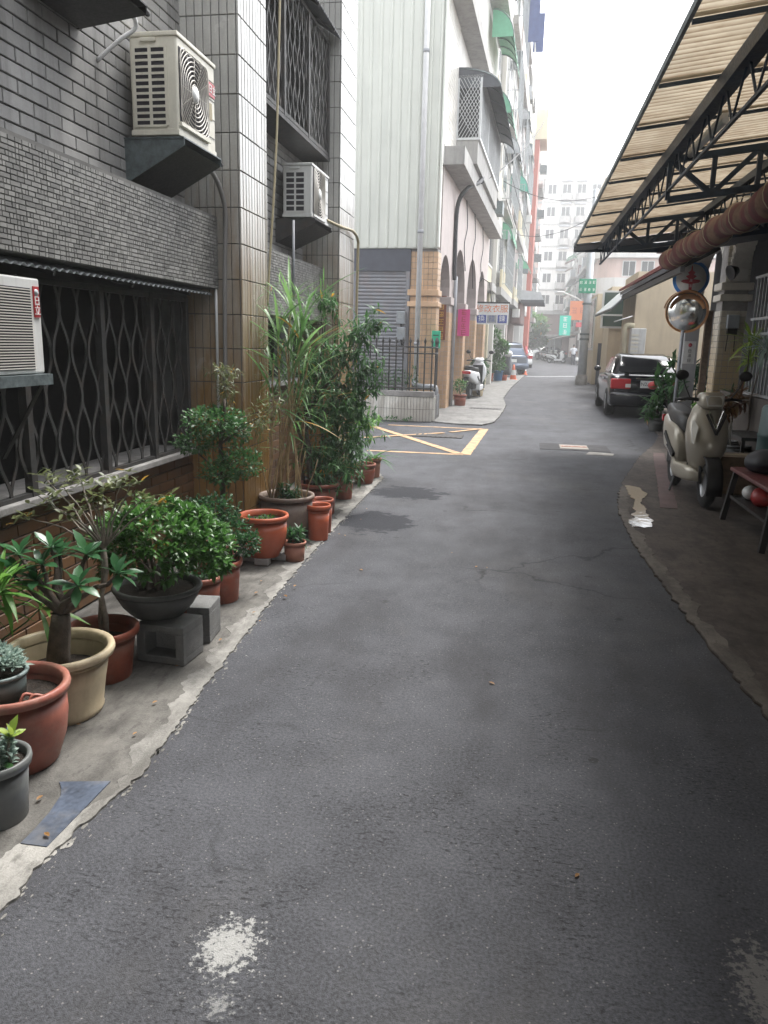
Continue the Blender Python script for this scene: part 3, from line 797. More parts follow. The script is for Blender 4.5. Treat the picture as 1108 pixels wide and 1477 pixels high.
# air conditioners
def outdoor_unit(label, y0, y1, z0, z1, xb, xf, mat, redlabel, dense=False):
    t = thing('air_conditioner', label, 'air conditioner', (xb, (y0+y1)/2, z0))
    MB().box(xb, xf, y0, y1, z0+.02, z1-.012).build('casing', mat, t, bevel=.012)
    MB().box(xb-.01, xf+.008, y0-.008, y1+.008, z1-.018, z1+.008).build('lid', mat, t, bevel=.006)
    MB().box(xb-.005, xf+.004, y0-.004, y1+.004, z0, z0+.03).build('base_tray', mat, t, bevel=.003)
    D = xf-xb; Hh = z1-z0
    # side louvres facing the camera
    nr = 12 if not dense else 7
    MB().box(xb+D*.08, xf-D*.26, y0-.002, y0+.01, z0+.05, z1-.07).build('side_recess', M['ac_dark'], t)
    for k in range(nr+1):
        z = z0+.05+(Hh-.12)*k/nr
        MB().box(xb+D*.06, xf-D*.24, y0-.006, y0+.004, z-.0065, z+.0065).build('side_louvre', mat, t)
    for xx in (xb+D*.06, xb+D*.40, xf-D*.26):
        MB().box(xx, xx+.018, y0-.0065, y0+.004, z0+.05, z1-.07).build('side_rib', mat, t)
    MB().box(xb+D*.25, xf-D*.42, y0-.014, y0+.004, z1-.045, z1-.024).build('handle', mat, t, bevel=.004)
    # fan guard on the front
    L = y1-y0; fy = y0+L*.40; fz = (z0+z1)/2+.005; rr = min(L*.36, Hh*.44)
    MB().box(xf-.004, xf+.002, fy-rr, fy+rr, fz-rr, fz+rr).build('fan_recess', M['ac_dark'], t)
    gd = MB()
    for k in range(10):
        r_ = rr*(.26+.118*k); pts = []
        for i in range(41):
            a = 2*PI*i/40; yy = r_*math.cos(a); zz = r_*math.sin(a)
            yy = max(-rr, min(rr, yy)); zz = max(-rr, min(rr, zz))
            pts.append((xf+.012, fy+yy, fz+zz))
        gd.tube(pts, .0038, 4, False)
    gd.build('fan_guard', M['ac_grille'], t)
    for i in range(12):
        a = 2*PI*i/12; e = rr/max(abs(math.cos(a)), abs(math.sin(a)))
        MB().tube([(xf+.009, fy+.2*rr*math.cos(a), fz+.2*rr*math.sin(a)), (xf+.009, fy+e*math.cos(a), fz+e*math.sin(a))], .0032, 4).build('guard_spoke', M['ac_grille'], t)
    MB().lathe([(0, .012), (rr*.22, .010), (rr*.235, 0)], 20, (xf+.008, fy, fz), (1, 0, 0)).build('fan_badge', M['white_p'], t)
    MB().box(xf-.003, xf+.018, fy-rr-.012, fy+rr+.012, fz-rr-.02, fz-rr).build('guard_rim', mat, t)
    for k in range(4): MB().box(xf, xf+.003, fy+rr+.015, y1-.01, z0+.10+k*.11, z0+.103+k*.11).build('panel_seam', M['cable_g'], t)
    if redlabel:
        lb = MB().box(xf+.001, xf+.005, fy+rr+.02, y1-.012, z1-.20, z1-.12).build('label_plate', M['red_label'], t)
        letter(lb, '日立', .055, M['letter_w'], (xf+.006, (fy+rr+.02+y1-.012)/2+.008, z1-.16), (0, 1, 0), (0, 0, 1), (1, 0, 0))
        MB().box(xf+.001, xf+.004, fy+rr+.03, fy+rr+.075, z1-.34, z1-.24).build('rating_sticker', M['cable_y'], t)
    return t
def bracket(label, y0, y1, z, xf, mat, drop=.26):
    t = thing('wall_bracket', label, 'bracket', (XW, (y0+y1)/2, z-drop))
    for y in (y0+.03, y1-.03):
        p = [(XW, y, z-.012), (xf+.03, y, z-.012), (xf+.03, y, z-.05), (XW+.02, y, z-drop), (XW, y, z-drop)]
        MB().prism(p, (0, -.002, 0), (0, .002, 0)).build('side_plate', mat, t)
    MB().box(XW, xf+.03, y0+.02, y1-.02, z-.011, z-.004).build('shelf', mat, t)
    p = [(xf+.028, 0, z-.05), (xf+.022, 0, z-.054), (XW+.022, 0, z-drop-.001), (XW+.028, 0, z-drop+.004)]
    MB().prism([V(q) for q in p], (0, y0+.035, 0), (0, y1-.035, 0)).build('back_plate', M['iron_d'], t)
    MB().tube([(xf+.02, y1-.028, z-.035), (xf+.02, y1+.0, z-.035)], .014, 8).build('bolt', M['iron_d'], t)
    return t
outdoor_unit('cream outdoor air conditioner with round fan guard and red label above the mosaic band', 4.56, 5.12, 2.70, 3.24, -2.35, -2.06, M['ac_white'], True)
bracket('galvanised wall bracket under the cream air conditioner with the red label', 4.54, 5.16, 2.695, -2.06, M['galv'], .25)
outdoor_unit('grey-white outdoor air conditioner below the upper cage between the pillars', 7.42, 8.05, 2.68, 3.15, -2.33, -2.05, M['ac_grey'], False, True)
bracket('dark wall bracket under the grey-white air conditioner between the pillars', 7.40, 8.09, 2.675, -2.05, M['iron'], .22)
outdoor_unit('outdoor air conditioner seen from below at the top of the grey tiled wall', 3.62, 4.12, 3.22, 3.76, -2.35, -2.07, M['ac_grey'], False)
bracket('dark steel wall bracket under the topmost air conditioner', 3.60, 4.16, 3.215, -2.05, M['iron_d'], .10)
# window air conditioner at the cage
t = thing('air_conditioner', 'window air conditioner with fine horizontal louvres pushed through the window cage', 'air conditioner', (-2.2, 3.1, 1.36))
MB().box(-2.75, -2.19, 2.45, 3.30, 1.37, 1.79).build('casing', M['ac_grey'], t, bevel=.008)
MB().box(-2.195, -2.187, 2.5, 3.225, 1.39, 1.745).build('grille_recess', M['ac_dark'], t)
for k in range(30):
    z = 1.393+k*.0118
    MB().box(-2.19, -2.182, 2.5, 3.23, z, z+.0045).build('louvre', M['ac_grille'], t)
lb = MB().box(-2.192, -2.184, 3.245, 3.285, 1.62, 1.755).build('label_plate', M['red_label'], t)
MB().lathe([(0, .004), (.014, .003), (.016, 0)], 16, (-2.184, 3.265, 1.728), (1, 0, 0)).build('emblem', M['galv_l'], lb)
letter(lb, '日', .045, M['letter_w'], (-2.183, 3.265, 1.69), (0, 1, 0), (0, 0, 1), (1, 0, 0))
letter(lb, '立', .045, M['letter_w'], (-2.183, 3.265, 1.648), (0, 1, 0), (0, 0, 1), (1, 0, 0))
t = thing('support_frame', 'angle-iron frame carrying the window air conditioner', 'frame', (-2.2, 3.1, 1.33))
MB().box(-2.6, -2.165, 2.4, 3.32, 1.318, 1.366).build('angle_rail', M['galv'], t)
MB().bar((-2.19, 3.27, 1.32), (-2.42, 3.27, .96), .03, .006).build('strut', M['iron_d'], t)
# cables and pipes
def cable(name, label, pts, r, mat):
    o = MB().tube(pts, r, 7).build(name, mat); return tag(o, label, 'cable')
def spl(ctrl, n=24):
    ctrl = [V(c) for c in ctrl]; c = [ctrl[0]]+ctrl+[ctrl[-1]]; out = []
    for i in range(1, len(c)-2):
        for k in range(n):
            u = k/n; a, b, d, e = c[i-1], c[i], c[i+1], c[i+2]
            out.append(.5*((2*b)+(d-a)*u+(2*a-5*b+4*d-e)*u*u+(-a+3*b-3*d+e)*u**3))
    out.append(ctrl[-1]); return out
cable('hanging_cable', 'old yellowish cable hanging down in front of the upper window cage', spl([AX(404, -20, -1.96), AX(402, 80, -1.96), AX(399, 200, -1.96), AX(394, 300, -1.97), AX(389, 380, -1.99), AX(386, 440, -2.0)], 6), .009, M['cable_y'])
cable('refrigerant_hose', 'grey taped hose curving down from the cream air conditioner', spl([(-2.2, 5.14, 2.72), (-2.12, 5.25, 2.60), (-2.10, 5.36, 2.42), (-2.11, 5.375, 2.2), (-2.12, 5.375, 1.9), (-2.13, 5.375, 1.2)], 6), .016, M['cable_g'])
cable('conduit', 'thin conduit running down the front of the tiled pillar', [(-2.19, 5.385, 2.3), (-2.19, 5.385, .9)], .010, M['pipe_w'])
cable('drain_hose', 'pale drain hose from the grey-white air conditioner round the far pillar', spl([(-2.06, 8.0, 2.74), (-1.98, 8.34, 2.72), (-1.96, 8.8, 2.74), (-1.955, 9.06, 2.68), (-1.96, 9.1, 2.5), (-1.97, 9.11, 1.6), (-1.97, 9.11, .3)], 6), .016, M['cable_y'])
cable('refrigerant_pipe', 'bent white pipes running out under the topmost air conditioner', spl([(-2.41, 4.30, 3.02), (-2.30, 4.36, 3.14), (-2.22, 4.4, 3.22), (-2.22, 4.3, 3.3)], 6), .012, M['pipe_w'])
cable('conduit', 'grey conduit rising beside the bracket between the pillars', [(-2.16, 7.2, 1.9), (-2.16, 7.2, 2.62)], .012, M['pipe_g'])

# ================================================================== POTS AND PLANTS
def leaf_mesh(L, W_, bend, mat, fold=.25, n=3, name='leaf', shape=1.0):
    vs = []; fs = []
    for i in range(n+1):
        u = i/n; x = L*u; wv = W_*.5*(math.sin(PI*min(1, max(.0, u))**shape))
        if i == 0: wv = W_*.06
        if i == n: wv = W_*.02
        z = -bend*L*u*u
        vs += [(x, -wv, z+fold*wv), (x, 0, z), (x, wv, z+fold*wv)]
    for i in range(n):
        a = i*3
        fs += [(a, a+1, a+4, a+3), (a+1, a+2, a+5, a+4)]
    me = bpy.data.meshes.new(name); me.from_pydata(vs, [], fs); me.materials.append(mat)
    me.polygons.foreach_set('use_smooth', [True]*len(fs)); me.update()
    return me
def dir_m(p, d, s=1.0, roll=0.0):
    d = V(d).normalized(); up = V((0, 0, 1))
    if abs(d.z) > .97: up = V((0, 1, 0))
    y = up.cross(d).normalized(); z = d.cross(y)
    rm = Matrix(((d.x*s, y.x*s, z.x*s, p[0]), (d.y*s, y.y*s, z.y*s, p[1]), (d.z*s, y.z*s, z.z*s, p[2]), (0, 0, 0, 1)))
    return rm @ Matrix.Rotation(roll, 4, 'X')
def leaves(parent, me, mats, nobj, rest_name='foliage'):
    """mats in world space; the nearest ones become objects, the rest one mesh"""
    inv = wm(parent).inverted()
    mats = sorted(mats, key=lambda m: (m.translation-CAM).length)
    for m in mats[:nobj]: obj(me.name.split('.')[0], me, parent, inv @ m)
    rest = mats[nobj:]
    if rest:
        co = [v.co.copy() for v in me.vertices]; fc = [tuple(p.vertices) for p in me.polygons]
        vs = []; fs = []
        for m in rest:
            mm = inv @ m; b = len(vs); vs += [tuple(mm @ c) for c in co]; fs += [tuple(i+b for i in f) for f in fc]
        m2 = bpy.data.meshes.new(rest_name); m2.from_pydata(vs, [], fs); m2.materials.append(me.materials[0])
        m2.polygons.foreach_set('use_smooth', [True]*len(fs)); m2.update()
        stuff(obj(rest_name, m2, parent))
def rdir(zlo=-1, zhi=1): z = random.uniform(zlo, zhi); a = random.uniform(0, 2*PI); q = math.sqrt(max(0, 1-z*z)); return V((q*math.cos(a), q*math.sin(a), z))
def potfit(xl, xr, yrim, ybot, rb=.74, z0=0.0):
    xc = (xl+xr)/2; c = G(xc, ybot, z0); Rr = .2
    for _ in range(4):
        v = V((c.x, c.y, 0)).normalized(); cen = c+v*(Rr*rb); Rr = (xr-xl)/2*m_per_px(V((cen.x, cen.y, z0+.25)))
    top = AY(xc, yrim, cen.y); return V((cen.x, cen.y, z0)), Rr, max(.1, top.z-z0)
def pot(parent, c, Rr, H, mat, rb=.74, style='plain', soil=.82, band=True, lipmat=None):
    lipmat = lipmat or mat
    ri = Rr*.90; b = Rr*rb; lip = min(.035, H*.14)
    prof = [(b*.2, .006), (b*.97, .004), (b, .012)]
    if style == 'bowl': prof += [(b*1.05, H*.10), (Rr*.80, H*.38), (Rr*.93, H*.72), (ri*1.02, H-lip)]
    elif style == 'round': prof += [(b*1.04, H*.05), (Rr*.88, H*.35), (Rr*.93, H*.60), (ri*1.01, H-lip)]
    else:
        prof += [(b+(ri-b)*.06, H*.06)]
        if style == 'relief': prof += [(b+(ri-b)*.10+.004, H*.10), (b+(ri-b)*.12, H*.13)]
        prof += [(b+(ri-b)*.5, H*.5), (ri, H-lip)]
    prof += [(ri*.955, H-lip*1.5), (b+(ri*.955-b)*soil, H*soil*.98)]
    mb = MB().lathe(prof, 32, c)
    po = mb.build('pot', mat, parent)
    MB().lathe([(ri*.955, H-lip*1.2), (ri*1.0, H-lip), (Rr*.985, H-lip*1.0), (Rr*1.01, H-lip*.5), (Rr*.99, H-lip*.05), (Rr*.95, H), (ri*.97, H-lip*.15), (ri*.955, H-lip*1.2)], 32, c).build('rim', lipmat, po)
    if band: MB().lathe([(b+(ri-b)*.84, H*.80), (b+(ri-b)*.84+.006, H*.815), (b+(ri-b)*.86, H*.83)], 32, c).build('band', mat, po)
    zs = H*soil; rs = (b+(ri*.955-b)*soil)*1.0
    sm = MB(); n = 24; vs = [V(c)+V((0, 0, zs+.01))]
    for ring in (.5, 1.0):
        for k in range(n):
            a = 2*PI*k/n; vs.append(V(c)+V((rs*ring*math.cos(a), rs*ring*math.sin(a), zs+(random.uniform(-.008, .01) if ring < 1 else 0))))
    fs = [(0, 1+k, 1+(k+1) % n) for k in range(n)]+[(1+k, 1+n+k, 1+n+(k+1) % n, 1+(k+1) % n) for k in range(n)]
    sm.add(vs, fs, True); sm.build('soil', M['soil'], parent)
    return po
def branchy(parent, mat, segs, name='branch'):
    for (pts, r0, r1) in segs:
        n = len(pts); MB().tube(pts, [r0+(r1-r0)*i/(n-1) for i in range(n)], 7).build(name, mat, parent)
def wig(a, b, n=5, amp=.03):
    a = V(a); b = V(b); L = (b-a).length
    return [a.lerp(b, i/n)+(V((random.uniform(-1, 1), random.uniform(-1, 1), random.uniform(-.5, .5)))*amp*L if 0 < i < n else V()) for i in range(n+1)]
def whorl(p, axis, n, tilt=(.2, .9), s=(.8, 1.2)):
    out = []; ax = V(axis).normalized(); q = ax.to_track_quat('Z', 'Y')
    a0 = random.uniform(0, 6.28)
    for k in range(n):
        a = a0+2.4*k; e = tilt[0]+(tilt[1]-tilt[0])*(1-k/max(1, n-1))
        d = q @ V((math.cos(a)*math.sin(e*1.57), math.sin(a)*math.sin(e*1.57), math.cos(e*1.57)))
        out.append(dir_m(p, d, random.uniform(*s), random.uniform(-.4, .4)))
    return out
def clump(c, rx, ry, rz, n, shell=.55, s=(.7, 1.2), droop=.0, up=.35):
    out = []
    for _ in range(n):
        d = rdir(); r_ = random.uniform(shell, 1.0)
        lump = 1+.22*noise.noise(V((d.x*2.3+c[0]*5, d.y*2.3+c[1]*5, d.z*2.3)))
        p = V(c)+V((d.x*rx*r_*lump, d.y*ry*r_*lump, d.z*rz*r_*lump))
        dd = (d*.8+rdir()*.75+V((0, 0, up-droop)))
        out.append(dir_m(p, dd, random.uniform(*s), random.uniform(-.8, .8)))
    return out
def plant_thing(label, c, group=None): return thing('potted_plant', label, 'potted plant', c, 0, group)

# 1 grey pot with a white-speckled jade
c, r_, h = potfit(-52, 52, 1092, 1203, .8); t = plant_thing('dark grey pot of pale speckled leafy stems beside the steel plate', c)
pot(t, c, r_, h, M['grey_pot'], .80, soil=.86, band=False)
lm = leaf_mesh(.030, .013, .2, M['leaf_silver'], .5); ll = []
for k in range(6):
    b = c+V((random.uniform(-.4, .75)*r_, random.uniform(-.6, .6)*r_, h*.86)); tp = b+V((random.uniform(-.02, .03), 0, random.uniform(.08, .15)))
    branchy(t, M['bark_l'], [(wig(b, tp, 4, .05), .006, .004)], 'stem')
    for i in range(24): ll += whorl(b.lerp(tp, i/23), (0, 0, 1), 3, (.4, .9))
leaves(t, lm, ll, 60)
lm = leaf_mesh(.06, .03, .2, M['leaf_lime'], .3); leaves(t, lm, whorl(c+V((r_*.62, .0, h+.075)), (.2, 0, 1), 5, (.1, .7)), 10)
lm = leaf_mesh(.08, .028, .1, M['leaf_mid'], .5); leaves(t, lm, [dir_m(c+V((r_*.3, -.02, h*.95)), (1, -.3, .12)), dir_m(c+V((r_*.2, -.05, h*.93)), (1, -.7, .05))], 10)
# 2 large faded terracotta pot; the small pot standing in it is its own thing
c, r_, h = potfit(-48, 108, 985, 1127, .74); t = plant_thing('large faded terracotta pot with a smaller succulent pot standing inside it', c)
pot(t, c, r_, h, M['terra_f'], .70, 'round', soil=.80)
for a in (.4, .9): MB().tube(spl([c+V((r_*.55*math.cos(a), -r_*.3, h*.84)), c+V((r_*.6*math.cos(a), -r_*.2, h*.93)), c+V((r_*.75*math.cos(a), -r_*.1, h*.9))], 4), .006, 6).build('handle_stub', M['terra_f'], t)
c2_ = V((c.x-.045, c.y-.01, h*.80)); t2 = plant_thing('small blue-grey pot of silvery succulents inside the faded terracotta pot', c2_)
r2 = r_*.52; h2 = .11
pot(t2, c2_, r2, h2, M['teal_pot'], .85, soil=.85, band=False)
lm = leaf_mesh(.042, .012, .1, M['leaf_silver'], .6); ll = []
for k in range(55):
    a = random.uniform(0, 6.28); q = r2*.85*math.sqrt(random.random()); z = h2*.9+.07*(1-(q/r2)**2)
    ll += whorl(c2_+V((q*math.cos(a)-.01, q*math.sin(a), z)), (math.cos(a)*.5, math.sin(a)*.5, 1), 9, (.1, .85))
leaves(t2, lm, ll, 120)
# 3 lime palm-like plant behind, at the frame edge
c = V((-2.16, 2.62, .012)); t = plant_thing('bright lime fan-leaved plant behind the faded terracotta pot', c)
pot(t, c, .13, .24, M['grey_pot'], .78)
lm = leaf_mesh(.20, .026, .45, M['leaf_bright'], .3, 4); ll = []
for k in range(9):
    tp = c+V((random.uniform(-.05, .24), random.uniform(-.15, .20), random.uniform(.36, .58))); branchy(t, M['leaf_mid'], [(wig(c+V((0, 0, .2)), tp, 4, .04), .005, .003)], 'stem')
    ll += whorl(tp, (random.uniform(-.3, .8), random.uniform(-.5, .3), .6), 8, (.3, 1.0))
leaves(t, lm, ll, 80)
# 4 cream pot with desert rose
c, r_, h = potfit(18, 170, 932, 1052, .74); t = plant_thing('cream relief pot holding a thick-trunked desert rose with rosette leaves', c)
po = pot(t, c, r_, h, M['cream_pot'], .72, 'relief', soil=.62)
rb = MB()
for k in range(70):
    a = -1.4+random.gauss(0, .22); z = h*(.45+random.gauss(0, .07)); q = r_*(.72+(.9-.72)*z/h)+.0
    rb.ball(c+V((q*math.cos(a), q*math.sin(a), z)), .010, .010, .008, 6, 4)
rb.build('grape_relief', M['cream_pot'], po)
tb = c+V((-.0, -.02, h*.62)); tt = AY(88, 885, c.y)
branchy(t, M['bark'], [([tb, tb.lerp(tt, .35)+V((-.004, 0, 0)), tb.lerp(tt, .8), tt], .052, .036)], 'trunk')
lm = leaf_mesh(.105, .042, .25, M['leaf_glossy'], .22, 4, shape=1.25); ll = []
for (px, py, dy) in ((52, 838, -.02), (20, 830, .02), (112, 845, -.06), (72, 790, .08), (86, 800, .12), (170, 828, .05), (60, 815, .0), (125, 800, .1), (28, 800, .08)):
    e = AY(px, py, c.y+dy); branchy(t, M['bark'], [(wig(tt, e, 5, .06), .017, .007)])
    ll += whorl(e, (e-tt).normalized()+V((0, 0, .7)), 11, (.25, 1.0), (.7, 1.1))
leaves(t, lm, ll, 120)
# 5 terracotta pot with a bare thin shrub
c, r_, h = potfit(100, 204, 903, 992, .76); t = plant_thing('terracotta pot with a sparse thin-branched olive-leaved shrub', c)
pot(t, c, r_, h, M['terra'], .74, soil=.68)
j = AY(150, 790, c.y+.02); b0 = c+V((.02, 0, h*.68))
branchy(t, M['bark_l'], [(wig(b0, j, 4, .03), .014, .010), (wig(b0+V((-.03, .02, 0)), j+V((-.015, .01, -.02)), 4, .03), .011, .008)], 'trunk')
lm = leaf_mesh(.044, .021, .2, M['leaf_olive'], .25); ll = []
for (px, py, dy) in ((65, 690, .1), (90, 700, .05), (110, 685, .15), (130, 705, .0), (150, 695, .1), (35, 745, .05), (72, 725, .0), (120, 730, .2), (175, 700, .05), (195, 690, .12), (205, 720, .08), (100, 742, -.05), (140, 725, -.02), (165, 735, .15), (232, 722, .1), (55, 715, .12)):
    e = AY(px, py, c.y+dy); mid = j.lerp(e, .5)+V((0, 0, .02)); branchy(t, M['bark_l'], [(wig(j, mid, 3, .05)+wig(mid, e, 3, .05)[1:], .006, .0022)])
    for q in range(7): ll += whorl(e+V((random.uniform(-.045, .045), random.uniform(-.045, .045), random.uniform(-.03, .03))), (0, 0, 1), 3, (.5, 1.0), (.7, 1.3))
leaves(t, lm, ll, 200)
# 6 cinder blocks, bonsai bowl with round bush
def cinder(px, py, wd, label, rz, zoff=0):
    q = G(px, py); t = thing('cinder_block', label, 'cinder block', (q.x, q.y, .012), rz)
    H_, L_, W_ = .19, .20, wd
    k = MB()
    k.box(-W_/2, W_/2, 0, L_, 0, .035); k.box(-W_/2, W_/2, 0, L_, H_-.035, H_)
    k.box(-W_/2, -W_/2+.045, 0, L_, .0351, H_-.0351); k.box(W_/2-.045, W_/2, 0, L_, .0351, H_-.0351); k.box(-W_/2+.0451, W_/2-.0451, L_*.5, L_-.01, .0351, H_-.0351)
    k.build('block', M['cinder'], t, world=False, bevel=.004); return t
cinder(232, 960, .25, 'hollow grey cinder block with its square hole showing under the bonsai bowl', R(-4))
cinder(287, 930, .12, 'narrow grey cinder block propping the far side of the bonsai bowl', R(6))
c, r_, h = potfit(166, 293, 855, 897, .60, .205); h = max(h, .15); t = plant_thing('wide dark bonsai bowl with a dense round glossy bush', c)
pot(t, c, r_, h, M['bowl'], .60, 'bowl', soil=.86, band=False)
cc = AY(230, 788, c.y)
branchy(t, M['bark'], [(wig(c+V((random.uniform(-.05, .05), random.uniform(-.05, .05), h*.86)), cc+V((random.uniform(-.16, .16), random.uniform(-.12, .12), random.uniform(-.08, .04))), 5, .05), .018, .006) for _ in range(12)])
lm = leaf_mesh(.046, .018, .2, M['leaf_bush'], .25, 3, shape=1.2); ll = []
rx = 104*m_per_px(cc)
for k in range(640):
    d = rdir(-.55, 1); lump = 1+.14*noise.noise(d*2.6)
    p = cc+V((d.x*rx*lump, d.y*rx*.8*lump, d.z*rx*.62*lump))*random.uniform(.72, 1.0)
    ll += whorl(p, d+V((0, 0, .5))+rdir()*.35, 7, (.15, .95), (.7, 1.15))
leaves(t, lm, ll, 250)
# 7, 8 terracotta pots with a dark fine-leaved bush
c, r_, h = potfit(256, 323, 828, 890, .78); t = plant_thing('plain terracotta pot half hidden behind the cinder blocks', c); pot(t, c, r_, h, M['terra'], .78)
lm = leaf_mesh(.028, .014, .2, M['leaf_dark'], .25); leaves(t, lm, clump(c+V((-.03, .05, h+.05)), .15, .15, .10, 420), 60)
c, r_, h = potfit(288, 351, 806, 874, .78); t = plant_thing('terracotta pot with a wide dark fine-leaved bush', c); pot(t, c, r_, h, M['terra'], .78)
ll = []
for (px, py, q) in ((270, 745, 38), (305, 752, 42), (335, 765, 34), (310, 735, 34), (355, 785, 22)):
    e = AY(px, py, c.y+.1); k = q*m_per_px(e); ll += clump(e, k, k, k*.75, 420, .5)
    branchy(t, M['bark'], [(wig(c+V((0, 0, h*.8)), e, 5, .06), .010, .003)])
leaves(t, lm, ll, 150)
# 9 topiary bonsai behind
c, r_, h = potfit(312, 366, 790, 852, .78); c = c+V((-.14, .12, 0)); t = plant_thing('terracotta pot with a topiary tree of separate rounded leaf pads', c); pot(t, c, r_, h, M['terra'], .78)
lm = leaf_mesh(.027, .017, .2, M['leaf_mid'], .25); ll = []
t0 = c+V((0, 0, h*.8)); t1 = AY(322, 690, c.y); t2p = AY(318, 640, c.y); t3 = AY(324, 575, c.y)
branchy(t, M['bark'], [(wig(t0, t1, 4, .05)+wig(t1, t2p, 4, .07)[1:]+wig(t2p, t3, 4, .06)[1:], .022, .008)], 'trunk')
for (px, py, a, bb, dy, n) in ((310, 608, 50, 22, 0, 900), (283, 640, 34, 17, -.03, 480), (345, 668, 36, 24, .0, 650), (318, 682, 32, 20, -.08, 420), (338, 622, 28, 20, .1, 360)):
    e = AY(px, py, c.y+dy); k = m_per_px(e); ll += clump(e, a*k, a*k*.8, bb*k, n, .45)
    branchy(t, M['bark'], [(wig(t1 if py > 630 else t2p, e-V((0, 0, .02)), 5, .08), .009, .004)])
leaves(t, lm, ll, 160)
lm = leaf_mesh(.04, .008, .5, M['leaf_olive'], .2); ll = []
for (px, py, a, bb, n) in ((325, 560, 15, 36, 260), (375, 605, 26, 30, 170), (322, 535, 28, 10, 120), (395, 585, 14, 20, 60)):
    e = AY(px, py, c.y+.1); k = m_per_px(e); ll += clump(e, a*k, a*k, bb*k, n, .2, droop=.3)
    branchy(t, M['bark'], [(wig(t2p, e, 4, .05), .004, .002)])
leaves(t, lm, ll, 40, 'wispy_foliage')
# 10 big orange pot on brick feet
c, r_, h = potfit(345, 417, 741, 818, .70); c.z = .05
t = plant_thing('big bright orange round pot with low weeds, raised on brick pieces', c); pot(t, c, r_, h-.05, M['terra_o'], .62, 'round', soil=.85)
lm = leaf_mesh(.03, .015, .2, M['leaf_bush'], .25); leaves(t, lm, clump(c+V((.02, .0, (h-.05)*.87)), r_*.5, r_*.5, .02, 90, .1), 20)
for (dx, dy) in ((.02, -r_*.52), (-.10, -.02), (.1, .06)):
    o = MB().box(c.x+dx-.05, c.x+dx+.05, c.y+dy-.03, c.y+dy+.04, .012, .056).build('brick', M['cement'], None, bevel=.004); tag(o, 'small pale brick piece propping up the big orange pot', 'brick', 'bricks under the orange pot')
# 11 small pinkish pot
c, r_, h = potfit(408, 442, 780, 813, .80); t = plant_thing('small pinkish pot with a dark tufted plant beside the big orange pot', c); pot(t, c, r_, h, M['terra_p'], .82)
lm = leaf_mesh(.075, .016, .4, M['leaf_dark'], .25); ll = []
for k in range(14): ll += whorl(c+V((random.uniform(-.05, .05), random.uniform(-.05, .05), h+random.uniform(0, .06))), rdir(.3, 1), 9, (.2, 1.0))
leaves(t, lm, ll, 80)
# 12 taupe pot with tall cane
c, r_, h = potfit(374, 454, 712, 782, .72); c12 = c; t = plant_thing('taupe pot with tall dry canes and long arching grass leaves', c); pot(t, c, r_, h, M['taupe_pot'], .72, 'round')
lm = leaf_mesh(.055, .014, .3, M['leaf_dark'], .25); ll = []
for k in range(16): ll += whorl(AY(416, 715, c.y-.12)+V((random.uniform(-.07, .07), random.uniform(-.04, .04), random.uniform(-.03, .07))), rdir(.3, 1), 9, (.2, 1.0))
leaves(t, lm, ll, 80)
can = leaf_mesh(.62, .026, .55, M['leaf_cane'], .3, 8, 'long_leaf', 0.8); ll = []
for (px, py, dy) in ((402, 470, .0), (420, 440, .05), (412, 500, -.05), (432, 480, .08), (440, 455, .1), (395, 520, .02), (425, 520, .1), (448, 500, .12)):
    e = AY(px, py, c.y+dy); b = c+V((random.uniform(-.6, .6)*r_, random.uniform(-.5, .5)*r_, h*.8))
    branchy(t, M['cane'], [(wig(b, e, 6, .012), .011, .006)], 'cane')
    for q in range(9):
        p = b.lerp(e, random.uniform(.72, 1.0)); a = random.uniform(0, 6.28)
        ll.append(dir_m(p, (math.cos(a)*.5, math.sin(a)*.5, random.uniform(.6, 1.5)), random.uniform(.5, 1.05), random.uniform(-.3, .3)))
    for q in range(3):
        p = b.lerp(e, random.uniform(.3, .7)); a = random.uniform(0, 6.28); ll.append(dir_m(p, (math.cos(a), math.sin(a), random.uniform(.1, .8)), random.uniform(.35, .7), random.uniform(-.3, .3)))
for k in range(10):
    b = c+V((random.uniform(-.8, .8)*r_, random.uniform(-.6, .6)*r_, h*.8)); branchy(t, M['cane'], [(wig(b, b+V((random.uniform(-.12, .16), random.uniform(-.05, .1), random.uniform(.3, .8))), 4, .02), .006, .003)], 'dry_cane')
leaves(t, can, ll, 120)
lm = leaf_mesh(.16, .008, .6, M['leaf_cane'], .2, 4); ll = []
for k in range(420):
    p = AY(random.gauss(425, 26), random.uniform(410, 610), c.y+random.uniform(-.1, .25)); ll.append(dir_m(p, rdir(-.3, 1), random.uniform(.5, 1.3)))
leaves(t, lm, ll, 60, 'grass_blades')
# 13 nested red pots
c, r_, h = potfit(441, 477, 727, 782, .80); t = plant_thing('empty bright red pot standing against the tall taupe pot', c); pot(t, c, r_, h, M['terra_o'], .78, soil=.5)
c = c+V((-.03, .22, 0)); t = plant_thing('dark red pot tucked behind the empty bright red pot', c); pot(t, c, r_, h, M['terra'], .78, soil=.6)
